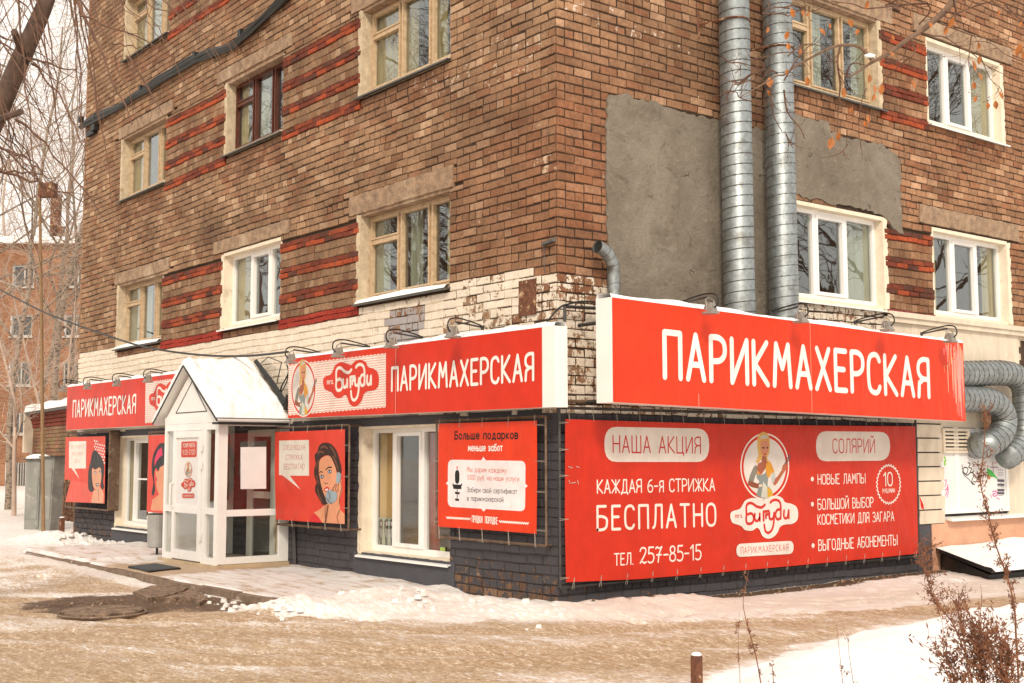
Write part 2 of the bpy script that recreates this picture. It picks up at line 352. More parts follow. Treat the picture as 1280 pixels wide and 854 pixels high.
slab_poly = [(-13.5, -2.02), (-11, -2.05), (-4.65, -2.2), (-1.36, -2.13), (-1.7, -.9), (-1.76, 0), (-13.5, 0)]
road = [(-5.2, -4.1), (-3.6, -2.75), (-1.5, -2.35), (-.3, -1.4), (.34, -.75), (1.3, .45), (1.5, 1.5), (2.0, 3.3), (2.2, 5.1), (2.5, 9), (4.3, 10), (3.4, 5), (3.14, 3.5), (2.89, 2.2), (2.9, 1.4), (3.1, .3), (3.4, -.6), (3.54, -1.46), (3.9, -2.1), (5, -4), (9, -12), (-3, -16), (-12, -9)]
mound = [(4.6, 12), (3.35, 5), (3.14, 3.5), (2.89, 2.2), (2.9, 1.4), (3.1, .3), (3.4, -.6), (3.54, -1.46), (3.9, -2.1), (4.8, -3.4), (7, -5), (14, -4), (30, 6), (20, 20)]
n_lo = vnoise(X, Y, .35, 1)*.6+vnoise(X, Y, .9, 2)*.4; n_mid = vnoise(X, Y, 2.3, 3)*.6+vnoise(X, Y, 5, 4)*.4; n_hi = vnoise(X, Y, 9, 5)*.5+vnoise(X, Y, 14, 6)*.5
sr = seg_poly_sdf(X, Y, road)+(n_mid-.5)*.35
smd = seg_poly_sdf(X, Y, mound)+(n_mid-.5)*.22
H = -.05+(n_mid-.5)*.02+(n_hi-.5)*.008
wallbank = line_dist(X, Y, [(-14.9, -.5), (-12.6, -.35), (-11.2, -.35)])
H += .17*np.exp(-(wallbank/.45)**2)*(.55+.9*n_hi)
corner = line_dist(X, Y, [(-1.55, -1.0), (-1.2, -.55), (-.2, -.28), (.28, -.1), (.45, 1.5)])
H += .11*np.exp(-(corner/.42)**2)*(.6+.7*n_hi)
endb = line_dist(X, Y, [(-1.75, -1.9), (-2.0, -.9), (-2.0, -.1)]); H += .115*np.exp(-(endb/.45)**2)*(.75+.35*n_hi)
kb = line_dist(X, Y, [(-1.9, -2.25), (-1.3, -1.95), (-1.1, -1.2)])
H += .07*np.exp(-(kb/.28)**2)*(.5+.9*n_hi)
kb2 = line_dist(X, Y, [(-13, -2.4), (-5.5, -2.5)]); H += .075*np.exp(-(kb2/.5)**2)*sm(-X, 4.8, 8.2)*(.7+.5*n_mid)
H += sm(smd, -.02, .9)*.22+sm(smd, .9, 4)*.10+sm(smd, 0, .5)*((n_mid-.5)*.04)
rw = line_dist(X, Y, [(.3, 5.2), (.4, 7), (.9, 10)]); H += .04*np.exp(-(rw/.6)**2)*(.7+.5*n_hi)
rr0 = np.random.RandomState(5)
rut = np.zeros_like(X)
for off in (-.0, .34, 1.5, 1.86, 2.5):     # shallow wheel tracks
    base = [(-14, -7.2), (-7, -5.4), (-3, -4.0), (-.4, -2.5), (1.0, -.9), (1.9, 1.2), (2.45, 4), (2.9, 9)]
    ln = [(x+off*.62*.8, y-off*.78*.8) for x, y in base]; dl = line_dist(X, Y, ln); rut = np.maximum(rut, np.exp(-(dl/.09)**2)*(.35+.9*vnoise(X, Y, 1.3, 33)))
for i in range(150):                          # trodden footprints
    t_ = rr0.rand(); px_ = -12+14*t_+rr0.randn()*.3; py_ = (-2.9-.5*rr0.rand()*3 if px_ < -1.5 else np.interp(px_, [-1.5, .6, 2], [-2.6, -.3, 3]))+rr0.randn()*.35; a_ = rr0.rand()*6.28
    if i > 100: px_ = .9+rr0.rand()*.9; py_ = rr0.rand()*6
    dx = X-px_; dy = Y-py_; u_ = dx*np.cos(a_)+dy*np.sin(a_); v_ = -dx*np.sin(a_)+dy*np.cos(a_); k_ = np.exp(-((u_/.14)**2+(v_/.06)**2)**2); H -= .028*k_; rut = np.maximum(rut, k_*.5)
H -= .030*rut*(smd < -.1)
inn = seg_poly_sdf(X, Y, [(-13.5, -2.02), (-11, -2.05), (-4.65, -2.2), (-2.7, -2.18), (-2.9, 0), (-13.5, 0)]); H = np.where(inn > .06, np.minimum(H, -.03), H)
H = np.where(X < -16, H+.05*(n_lo), H)
inside_b = (X > -14.6) & (X < -.1) & (Y > .12); H = np.where(inside_b, -.12, H)
ux, uy = .62, .78
def ell(cx, cy, a, b):
    dx = X-cx; dy = Y-cy; return np.sqrt(((dx*ux+dy*uy)/a)**2+((-dx*uy+dy*ux)/b)**2)
dm = ell(-3.5, -3.15, 1.5, 1.15)+(n_mid-.5)*.5
zr = sm(sr, -.12, .25)
left_dirty = sm(-X, 1.5, 4)*sm(-Y, 2.25, 2.7)*sm(17+X, 0, 4); zr = np.maximum(zr, left_dirty*(.50+.7*(vnoise(X*.6+Y*.78, (-X*.78+Y*.62)*3.5, .55, 19)-.45)))
road_noise = .72+.75*(vnoise(X*.6+Y*.78, (-X*.78+Y*.62)*3, .8, 9)-.5)
zr = zr*np.where(sr > -.1, np.clip(road_noise+.12, .42, 1), 1)
zg = 1-sm(dm, .55, 1.15)
ws = sm(X, -.02, .02)*(1-sm(X, .22, .48))*sm(Y, .1, .6)*(1-sm(Y, 6.3, 7.5)); zg = np.maximum(zg, ws*.9)
zg = np.maximum(zg, np.exp(-(line_dist(X, Y, [(-4.9, -2.75), (-3.2, -2.35), (-1.6, -2.3)])/.16)**2)*.42)
zr = np.clip(zr+rut*.22*(sr > -.6), 0, 1.2); zb = .38+.34*n_lo*(smd < 0)+rut*.3; zb = np.where(smd > 0, -.35, zb)
zb = zb+np.exp(-(line_dist(X, Y, [(.6, .2), (1.2, 2.5), (1.5, 6)])/.5)**2)*.25
nx, ny = len(gx), len(gy)
idx = np.arange(nx*ny).reshape(nx, ny)
F = np.stack([idx[:-1, :-1], idx[1:, :-1], idx[1:, 1:], idx[:-1, 1:]], -1).reshape(-1, 4)
me = bpy.data.meshes.new('ground'); me.vertices.add(nx*ny); me.vertices.foreach_set('co', np.stack([X, Y, H], -1).astype(np.float32).ravel())
me.loops.add(F.size); me.loops.foreach_set('vertex_index', F.ravel().astype(np.int32)); me.polygons.add(len(F)); me.polygons.foreach_set('loop_start', np.arange(0, F.size, 4, dtype=np.int32))
me.update(calc_edges=True); me.polygons.foreach_set('use_smooth', [True]*len(F))
at = me.attributes.new('Zone', 'FLOAT_COLOR', 'POINT'); at.data.foreach_set('color', np.stack([zr, zg, zb, np.ones_like(zr)], -1).astype(np.float32).ravel())
me.materials.append(B['ground']); g_ = bpy.data.objects.new('ground', me); COL.objects.link(g_); g_['kind'] = 'structure'
def gz(x, y):
    i = int(np.clip(np.searchsorted(gx, x)-1, 0, nx-2)); j = int(np.clip(np.searchsorted(gy, y)-1, 0, ny-2)); return float(H[i, j])

# pavement in front of the entrance, with its kerb stones
pv = thing('pavement', (-6, -1, -.1), None, None); pv['kind'] = 'structure'
q = M(); tp = [(-11.2, -1.88), (-4.65, -2.05), (-1.52, -1.98), (-1.86, -.9), (-1.9, .02), (-11.2, .02)]
N = 70; Nj = 20
for i in range(N):
    for j in range(Nj):
        def pp(a, b):
            x = -11.2+(9.72)*a/N; yb = np.interp(x, [-11.2, -4.65, -1.5], [-2.02, -2.175, -2.1]); y = yb+(.02-yb)*b/Nj
            xr = np.interp(y, [-2, -.9, 0], [-1.5, -1.84, -1.9]); x = -11.2+(xr+11.2)*a/N
            h = .035+.016*float(vnoise(np.array(x), np.array(y), 3, 21))+.035*math.exp(-((y+.12)/.2)**2)*float(vnoise(np.array(x), np.array(y), 6, 22))
            if x > -3.0: h -= .10*(x+3.0)**2*.8
            if x < -8.2: h += .03
            return (x, y, h-(.07 if b == 0 else 0))
        q.poly([pp(i, j), pp(i+1, j), pp(i+1, j+1), pp(i, j+1)])
def icy_mat():
    m, n, l, b = new_mat('icy_paving'); co = coords(n, l)
    n1 = noise(n, l, coords(n, l, scale=(.7, 1.6, 1)), 2.2, 8, .68); n3 = noise(n, l, co, 38, 5, .7)
    ice = mixc(n, l, ramp(n, l, n3, .3, .7), (.60, .54, .51), (.86, .83, .82))
    n5 = noise(n, l, coords(n, l, scale=(.5, 3., 1)), 3.5, 6, .7)
    ice = mixc(n, l, ramp(n, l, n5, .50, .66), ice, (.50, .37, .27))
    bare = mixc(n, l, ramp(n, l, n3, .3, .7), (.36, .25, .16), (.52, .38, .25))
    sx = n.new('ShaderNodeSeparateXYZ'); l.new(co, sx.inputs[0])
    a = math_(n, l, 'ABSOLUTE', math_(n, l, 'ADD', sx.outputs[0], 6.5), 0.)      # bare strip in front of the door
    near = ramp(n, l, a, .35, 1.15, .55, 0.)
    f = math_(n, l, 'ADD', n1, near)
    c = mixc(n, l, ramp(n, l, f, .54, .66), ice, bare)
    l.new(c, b.inputs['Base Color']); b.inputs['Roughness'].default_value = .5; bump(n, l, b, math_(n, l, 'ADD', n1, n3), .5, .02); return m
B['icy'] = icy_mat()
me_o = q.build('paving_ice', 'icy', pv, smooth=True)
xs = -11.0
while xs < -2.0:
    xe = min(xs+.99, -1.9); y0 = np.interp(xs, [-11, -4.65, -1.4], [-2.03, -2.2, -2.12]); y1 = np.interp(xe, [-11, -4.65, -1.4], [-2.03, -2.2, -2.12])
    q = M(); dz = rng.uniform(-.012, .008)
    q.hexa([(xs, y0, -.2), (xe-.012, y1, -.2), (xe-.012, y1+.15, -.2), (xs, y0+.15, -.2), (xs, y0+.012, .032+dz), (xe-.012, y1+.012, .032+dz), (xe-.012, y1+.15, .036+dz), (xs, y0+.15, .036+dz)])
    q.build('kerb_stone', 'kerbc', pv); xs = xe

# ------------------------------------------------------------------ apartment building
bld = thing('apartment_building', (-7, 6, -.2), 'tall tan brick apartment block with red brick bands on the street corner', 'building')
ULEN_L, ULEN_R, ZTOP = 14.65, 13.0, 12.2
FLOORS = [3.57, 6.36, 9.06]
def P3(face, u, z, d): return (u, -d, z) if face == 'L' else (d, u, z)
WIN = {'L': [(-12.6, -10.55), (-8.14, -6.23), (-4.03, -1.97)], 'R': [(3.85, 5.88), (7.03, 9.03)]}
HOLES = {'L': [], 'R': []}; PANELS = {'L': [], 'R': []}
for fz in FLOORS:
    for a, b in WIN['L']: HOLES['L'].append((a, b, fz-.03, fz+1.19))
    for a, b in WIN['R']: HOLES['R'].append((a, b, fz-.03-.04, fz+1.22))
    PANELS['L'] += [(-10.55, -8.14, fz-.17, fz+1.09), (-6.23, -4.03, fz-.17, fz+1.09)]
    PANELS['R'] += [(5.88, 7.03, fz-.17, fz+1.09)]
SHOPW = [(-3.92, -1.95, .32, 1.93), (-12.42, -10.2, .30, 1.93)]
HOLES['L'] += SHOPW+[(-7.10, -6.20, .06, 1.95)]
LINT = {'L': [], 'R': []}
for fz in FLOORS:
    LINT['L'] += [(-4.27, -1.90, fz+1.19, fz+1.45), (-8.48, -5.96, fz+1.22, fz+1.42), (-12.75, -10.26, fz+1.2, fz+1.41)]
    LINT['R'] += [(6.72, 9.35, fz+1.26, fz+1.52)]+([(3.6, 6.2, fz+1.22, fz+1.48)] if fz > 4 else [])
PATCH = [(.72, 2.9), (.72, 3.9), (.70, 5.0), (.76, 5.60), (1.3, 5.62), (1.9, 5.57), (2.6, 5.60), (3.9, 5.62), (3.95, 5.92), (4.7, 5.90), (4.72, 5.80), (5.4, 5.78), (5.9, 5.80), (6.3, 5.66), (6.27, 5.1), (6.30, 4.62), (6.05, 4.66), (5.90, 4.80), (5.6, 4.84), (3.83, 4.86), (3.83, 2.9)]
def in_poly(u, z, P):
    c = False
    for i in range(len(P)):
        a, b = P[i], P[i-1]
        if (a[1] > z) != (b[1] > z) and u < (b[0]-a[0])*(z-a[1])/(b[1]-a[1])+a[0]: c = not c
    return c
def vn(u, z, s, seed): return float(vnoise(np.array(float(u)), np.array(float(z)), s, seed))
CREAM = (.82, .73, .62); GREY = (.072, .068, .078)
def brick_look(face, u, z, rr):
    t = rr.random()
    base = np.array((.40, .25, .152))*(.76+.34*rr.random())
    if t < .10: base = np.array((.50, .345, .23))*(1+.15*rr.random())
    elif t < .28: base = np.array((.33, .175, .10))*(.85+.3*rr.random())
    du = abs(u)
    # redder weathered courses near the street corner
    k = np.clip(1.3-abs(z-4.6)/1.3, 0, 1)*np.clip(1.2-du/2.3, 0, 1)
    base = base*(1-k*.65)+np.array((.31, .135, .07))*k*.65*(.85+.3*rr.random())
    k2 = np.clip((z-5.4)/1.2, 0, 1)*np.clip(1-du/5, 0, 1); base = base*(1+.08*k2)
    if face == 'L':
        # smoke stain and rough darker field right of the windows
        k3 = np.clip(1-math.hypot((u+1.3)/1.3, (z-5.35)/.55), 0, 1)*.6; base = base*(1-k3*.5)
        k4 = np.clip(1-math.hypot((u+8.6)/1.0, (z-5.2)/.35), 0, 1); base = base*(1-k4*.55)
        for a, b in WIN['L']:
            for fz in FLOORS:
                if a < u < b and fz-.45 < z < fz: base = base*.82*np.array((1, .88, .85))
    else:
        k3 = np.clip(1-math.hypot((u-2.5)/1.8, (z-6.3)/.7), 0, 1); base = base*(1-k3*.35)*np.array((1, .93, .9))
        for a, b in WIN['R']:
            for fz in FLOORS:
                if a < u < b and fz-.5 < z < fz: base = base*.85*np.array((1, .9, .85))
        if u > 6.3: base = base*np.array((1.05, 1., .97))
    if z < .75: base = base*np.array((.62, .58, .58))
    p = (0, 0, 0, 0)
    if face == 'L':
        top = 3.42+.0*u
        if u > -2.05: top = 3.60+.03*(vn(u, 0, 3, 31)-.5)
        if u > -.5: top = 3.50
        if -4.03 < u < -1.97: top = 3.56
        if u < -12.7: top = 3.58
        if u < -14.66: top = -9
        if z < 2.04:
            cov = .99 if z > .75 else .80+.2*np.clip((z-.1)/.6, 0, 1)
            if u > -1.95: cov = .99 if z > .62 else .42+.5*np.clip(z/.62, 0, 1)
            if u < -12.4: cov = .97 if z > .8 else .66
            p = (*GREY, float(cov))
        elif z < top:
            cov = .98
            if u > -4.0: cov = .86-.10*rr.random()
            if u > -2.0: cov = .66+.22*rr.random()-.25*(rr.random() < .2)
            if u > -.45: cov = .42+.25*rr.random()
            pc = CREAM
            if -3.35 < u < -2.55 and z < 3.4: pc = (.42, .39, .40); cov = .55 if rr.random() < .5 else .9
            p = (*pc, float(cov))
        elif z < top+1.1 and u > -1.7: p = (.62, .46, .34, .12+.12*rr.random())
    else:
        if z < 2.02:
            cov = .99 if z > .35 else (.78 if u < 3 else .95)
            p = (*GREY, float(cov))
        elif z < 3.5 and u < 5.8:
            cov = .50+.22*rr.random() if z < 3.2 else .36+.2*rr.random()
            if u > 3.8: cov = .6
            p = (*CREAM, float(cov))
        elif z < 3.42: p = (*CREAM, .95)
        elif u < .9 and z < 6: p = (.62, .46, .34, .10+.18*rr.random()*(rr.random() < .5))
    if du < .28 and 3.85 < z < 4.75 and p[3] == 0: p = (.62, .44, .32, .62-.3*abs(z-4.1))
    # limewash bloom on scattered courses
    if p[3] == 0 and rr.random() < .10: p = (.60, .44, .31, .26)
    if p[3] == 0 and face == 'L' and math.hypot((u+1.5)/1.5, (z-6.0-.35*u*-.3)/.3) < 1 and rr.random() < .6: p = (.60, .46, .35, .36)
    if p[3] == 0 and face == 'R' and u < 2.2 and abs(z-(6.55-.12*u)) < .12 and rr.random() < .7: p = (.74, .6, .5, .34)
    return tuple(base), p
def subtract(rects, hole):
    out = []
    for (a, b, c, d) in rects:
        A, Bb, C_, D = hole
        if b <= A or a >= Bb or d <= C_ or c >= D: out.append((a, b, c, d)); continue
        zin = (min(d, D)-max(c, C_))/(d-c)
        if zin < .55 and (d > D or c < C_):
            if c < C_: out.append((a, b, c, C_-.004))
            elif d > D: out.append((a, b, D+.004, d))
            continue
        if a < A: out.append((a, A, c, d))
        if b > Bb: out.append((Bb, b, c, d))
    return [r for r in out if r[1]-r[0] > .025 and r[3]-r[2] > .02]
def brick_geo(q, face, a, b, c, d, proud, rr, col, p, m=0, depth_=.04, bev=.006):
    j = lambda s: rr.uniform(-s, s)
    if face == 'L' and b > -.002: b = -.0012
    if face == 'R' and a < .002: a = .0012
    t1 = proud+j(.003); t2 = proud+j(.003); wz = .007*math.sin(a*1.9+c*3)+.004*math.sin(a*7.3+c*11); c += wz+j(.002); d += wz+j(.002); a += j(.003) if abs(a) > .01 else 0; b += j(.003) if abs(b) > .01 else 0
    Q = lambda u, z, dd: P3(face, u, z, dd)
    k = len(q.v)
    e = .002
    q.v += [Q(a+j(e), c+j(e), -depth_), Q(b+j(e), c+j(e), -depth_), Q(b+j(e), d+j(e), -depth_), Q(a+j(e), d+j(e), -depth_)]
    cj = [(j(.0035), j(.003)) for _ in range(4)]
    if rr.random() < .10: i_ = rr.randrange(4); cj[i_] = ((.016 if i_ in (0, 3) else -.016)*rr.random(), (.014 if i_ < 2 else -.014)*rr.random())
    e0_ = 0 if abs(a) < .01 or abs(b) < .01 else 1
    cj = [(x_*e0_, y_) for x_, y_ in cj]
    q.v += [Q(a+cj[0][0], c+cj[0][1], t1-bev), Q(b+cj[1][0], c+cj[1][1], t2-bev), Q(b+cj[2][0], d+cj[2][1], t2-bev), Q(a+cj[3][0], d+cj[3][1], t1-bev)]
    q.v += [Q(a+bev+cj[0][0], c+bev+cj[0][1], t1), Q(b-bev+cj[1][0], c+bev+cj[1][1], t2), Q(b-bev+cj[2][0], d-bev+cj[2][1], t2), Q(a+bev+cj[3][0], d-bev+cj[3][1], t1)]
    for f in ((8, 9, 10, 11), (4, 5, 9, 8), (5, 6, 10, 9), (6, 7, 11, 10), (7, 4, 8, 11), (0, 1, 5, 4), (1, 2, 6, 5), (2, 3, 7, 6), (3, 0, 4, 7)):
        q.face([k+i for i in f], m, (*col, 1), p)
walls = {}; singles = []
for face in 'LR':
    rr = random.Random(11 if face == 'L' else 12)
    q = M(); mo = M()
    lo, hi = (-ULEN_L, 0.) if face == 'L' else (0., ULEN_R)
    top = ZTOP if face == 'L' else 9.6
    k = 0; z = -.2
    while z < top:
        hdr = (k % 6 == 3)
        bl = .132 if hdr else .262
        off = (0 if hdr else (.131 if k % 2 else 0))
        us = []; 
        if face == 'L':
            u = 0.
            if off: us.append((-.131, 0.)); u = -.131
            while u > lo: us.append((max(lo, u-bl), u)); u -= bl
        else:
            u = 0.
            if not off: us.append((0., .131)); u = .131
            while u < hi: us.append((u, min(hi, u+bl))); u += bl
        for (a, b) in us:
            if rr.random() < .05 and b-a > .2:      # a bat or two laid in place of a stretcher
                m_ = (a+b)/2; parts = [(a, m_), (m_, b)]
            else: parts = [(a, b)]
            for (a, b) in parts:
                slot = [(a, b, z, z+.1)]; rect = [(a+.007, b-.007, z+.007, z+.093)]
                for h in HOLES[face]+PANELS[face]+LINT[face]:
                    rect = subtract(rect, h); slot = subtract(slot, h)
                if face == 'L' : rect = [r for r in rect if not (r[2] < 2.02 and (-5.4 > r[0] > -12.4 and False))]
                if face == 'R':
                    if in_poly((a+b)/2, z+.05, PATCH) and in_poly((a+b)/2-.1, z+.05, PATCH) and in_poly((a+b)/2+.1, z+.05, PATCH): rect = []
                    if (a+b)/2 > 6.42 and z < 3.36: rect = []
                    if (a+b)/2 > 9.2 and z < 3.3: slot = []
                for s_ in slot:
                    cc, p = brick_look(face, (a+b)/2, z+.05, rr)
                    mc = (.055, .033, .02) if z > 2 else (.05, .04, .04)
                    pa = (p[0]*.8, p[1]*.75, p[2]*.7, max(0, p[3]-.12)) if p[3] > .7 else (0, 0, 0, 0)
                    mo.poly([P3(face, s_[0], s_[2], -.009), P3(face, s_[1], s_[2], -.009), P3(face, s_[1], s_[3], -.009), P3(face, s_[0], s_[3], -.009)], 0, (*mc, 1), pa)
                for r in rect:
                    u0 = (r[0]+r[1])/2; zc = (r[2]+r[3])/2
                    cc, p = brick_look(face, u0, zc, rr)
                    gpl = face == 'L' and p[3] > 0 and z < 1.95 and ((-4.1 < u0 < -1.85 and z < .3) or (-12.6 < u0 < -10 and z < .3) or (1.78 < z) )
                    if gpl: continue                # smooth grey render instead, added below
                    proud = 0 + rr.uniform(-.004, .005)
                    args = (face, r[0], r[1], r[2], r[3], proud, rr, cc, p)
                    hidden = (face == 'L' and (2.0 < zc < 2.95 or (u0 > -2.1 and .6 < zc < 2.0))) or (face == 'R' and zc < 3.12 and u0 > .45) or (face == 'R' and zc < 1.97 and zc > .2)
                    area = 0 if hidden or zc > 6.75 else (r[1]-r[0])/depth(P3(face, u0, zc, 0))*(1. if face == 'R' else .85)
                    if area > .0125: singles.append((area, face, args))
                    else: brick_geo(q, *args)
        z += .1; k += 1
    walls[face] = (q, mo)
singles.sort(key=lambda t: -t[0])
for t in singles[300:]: brick_geo(walls[t[1]][0], *t[2])
wobj = {}
for face in 'LR':
    q, mo = walls[face]
    wobj[face] = mo.build('wall', 'brick', bld)
    q.build('brickwork', 'brick', wobj[face], kind='stuff')
for t in singles[:300]:
    q = M(); brick_geo(q, *t[2]); q.build('brick', 'brick', wobj[t[1]])

# red band panels between the windows
for face in 'LR':
    rr = random.Random(5); q = M(); mo = M()
    for (a, b, c, d) in PANELS[face]:
        mo.poly([P3(face, a, c, -.012), P3(face, b, c, -.012), P3(face, b, d, -.012), P3(face, a, d, -.012)], 0, (.12, .06, .035, 1), (0, 0, 0, 0))
        fz = c+.17
        for bi, zb in enumerate((-.17, .19, .56, .94)):
            zb += fz
            painted = (bi == 0 and fz < 4)
            for kk in range(2):
                u = a-(.13 if kk else 0)
                while u < b:
                    x0, x1 = max(a, u)+.003, min(b, u+.255)-.003
                    if x1-x0 > .02:
                        t = rr.random()
                        col = (.21, .045, .022) if t < .5 else ((.34, .075, .030) if t < .8 else (.13, .045, .028))
                        if kk == 0 and rr.random() < .5: col = (.44, .085, .028)
                        if painted: col = (.40, .04, .022) if face == 'L' else (.30, .07, .07)
                        brick_geo(q, face, x0, x1, zb+kk*.071+.003, zb+kk*.071+.068, (.016 if kk == 0 else .012)+rr.uniform(-.003, .003), rr, col, (0, 0, 0, 0))
                    u += .258
            if bi < 3:
                z0 = zb+.145; z1 = fz+(.19, .56, .94)[bi]-.003; hh = (z1-z0)/2
                for kk in range(2):
                    u = a-(.0 if kk else .06)
                    bl = .132 if kk == 0 else (.132 if rr.random() < .5 else .2)
                    while u < b:
                        x0, x1 = max(a, u)+.005, min(b, u+bl)-.005
                        if x1-x0 > .03:
                            cc, p = brick_look(face, (x0+x1)/2, 6, rr); cc = tuple(v*.84 for v in cc)
                            brick_geo(q, face, x0, x1, z0+kk*hh+.006, z0+(kk+1)*hh-.004, rr.uniform(-.002, .002), rr, cc, (0, 0, 0, 0))
                        u += bl
    mo.build('panel_mortar', 'brick', wobj[face], kind='stuff'); q.build('banded_brickwork', 'brick', wobj[face], kind='stuff', label='projecting dark red brick bands between the windows')

# lintels, render patch, plinth pieces
def rough_slab(name, face, pts, d0, d1, mt, jag=.012, par=None, seed=1, sub=.07):
    rr = random.Random(seed); P = []
    for i in range(len(pts)):
        a, b = np.array(pts[i]), np.array(pts[(i+1) % len(pts)]); n = max(1, int(np.hypot(*(b-a))/sub))
        for j in range(n): t = a+(b-a)*j/n; P.append((t[0]+rr.uniform(-jag, jag), t[1]+rr.uniform(-jag, jag)))
    q = M(); k = len(P)
    q.v += [P3(face, u, z, d0) for u, z in P]+[P3(face, u, z, d1) for u, z in P]
    q.face(range(k, 2*k)); 
    for i in range(k): q.face((i, (i+1) % k, k+(i+1) % k, k+i))
    return q.build(name, mt, par or wobj[face])
sd_ = 1
for face in 'LR':
    for (a, b, c, d) in LINT[face]:
        if c > 9.5: continue
        sd_ += 1; rough_slab('lintel', face, [(a, c), (b, c), (b, d), (a, d)], -.05, .018, 'concrete', .006, seed=sd_)
rough_slab('render_patch', 'R', PATCH, -.05, .018, 'plaster', .028, seed=3)
rough_slab('render_base', 'L', [(-4.1, -.1), (-1.85, -.1), (-1.85, .33), (-4.1, .33)], -.03, .004, B.setdefault('greyrender', plain('dark_grey_render', (.058, .056, .066), .75, .15, 4, bs=.5, bd=.006, bsc=25, dirt=((.16, .12, .10), 3, .66))), .004)
rough_slab('render_base', 'L', [(-12.6, -.1), (-10.0, -.1), (-10.0, .31), (-12.6, .31)], -.03, .004, 'greyrender', .004)
rough_slab('render_fascia', 'L', [(-14.6, 1.78), (-12.45, 1.78), (-12.45, 1.94), (-10.1, 1.94), (-10.1, 1.78), (-4.0, 1.78), (-4.0, 1.94), (-1.9, 1.94), (-1.9, 1.78), (-.002, 1.78), (-.002, 2.05), (-14.6, 2.05)], -.03, .004, 'greyrender', .0005)
for face in 'LR':     # inner leaf of the wall behind the face bricks, open only at windows and doors
    lo, hi = (-ULEN_L+.02, -.03) if face == 'L' else (.03, ULEN_R)
    U = sorted({lo, hi}|{x for h in HOLES[face] for x in h[:2] if lo < x < hi}); Z = sorted({-.3, ZTOP-.05}|{x for h in HOLES[face] for x in h[2:] if -.3 < x < ZTOP-.05}); q = M()
    for i in range(len(U)-1):
        for j in range(len(Z)-1):
            um, zm = (U[i]+U[i+1])/2, (Z[j]+Z[j+1])/2
            if any(h[0] < um < h[1] and h[2] < zm < h[3] for h in HOLES[face]) or (face == 'R' and um > 9.2 and zm < 3.3 and False): continue
            q.poly([P3(face, U[i], Z[j], -.032), P3(face, U[i+1], Z[j], -.032), P3(face, U[i+1], Z[j+1], -.032), P3(face, U[i], Z[j+1], -.032)], 0, (.09, .055, .035, 1), (0, 0, 0, 0))
    q.build('inner_leaf', 'brick', wobj[face], kind='stuff')
q = M(); q.box(-ULEN_L, -.06, .06, 12, -.3, .0); q.box(-ULEN_L-.001, -ULEN_L+.05, .0, 12, -.3, ZTOP, 0, (.40, .22, .12, 1)); q.build('core', 'brick', bld)
# crack of dark bricks and service opening of the right-hand wall below the cornice
q = M(); q.box(-.02, .012, 5.85, 6.42, 2.0, 3.36); q.box(-.02, .02, 7.05, 9.2, 1.95, 3.36); q.box(-.02, .018, 6.42, 7.05, 2.0, 3.36); q.build('painted_wall_band', 'cream', wobj['R'])
q = M(); q.box(-.02, .07, 5.80, 13, 3.36, 3.47); q.box(-.02, .10, 5.80, 13, 3.43, 3.50); q.build('cornice', 'cream', wobj['R'])
zq = .62
for i in range(7):
    q = M(); hq = .197; dx = .03+(.008 if i % 2 else 0)
    q.hexa([(-.02, 6.44, zq), (dx, 6.44, zq), (dx, 7.05, zq), (-.02, 7.05, zq), (-.02, 6.44, zq+hq-.014), (dx+.012, 6.44, zq+hq-.02), (dx+.012, 7.05, zq+hq-.02), (-.02, 7.05, zq+hq-.014)])
    q.build('quoin_block', 'cream', wobj['R']); zq += hq
q = M(); q.box(-.02, .02, 6.75, 7.06, -.2, .61); q.box(-.02, .012, 7.06, 9.2, -.2, .655); q.build('plinth', 'peach', wobj['R'])
q = M(); q.box(-.02, .01, 6.42, 6.75, -.2, .61); q.build('plinth_end', 'greyrender', wobj['R'])
q = M(); q.box(-.5, -.3, 9.2, 13, -.2, 3.36); q.box(-.3, -.24, 9.45, 11.2, .1, 3.1); q.build('brown_door', 'browndoor', wobj['R'], label='dark red-brown metal door at the right end')

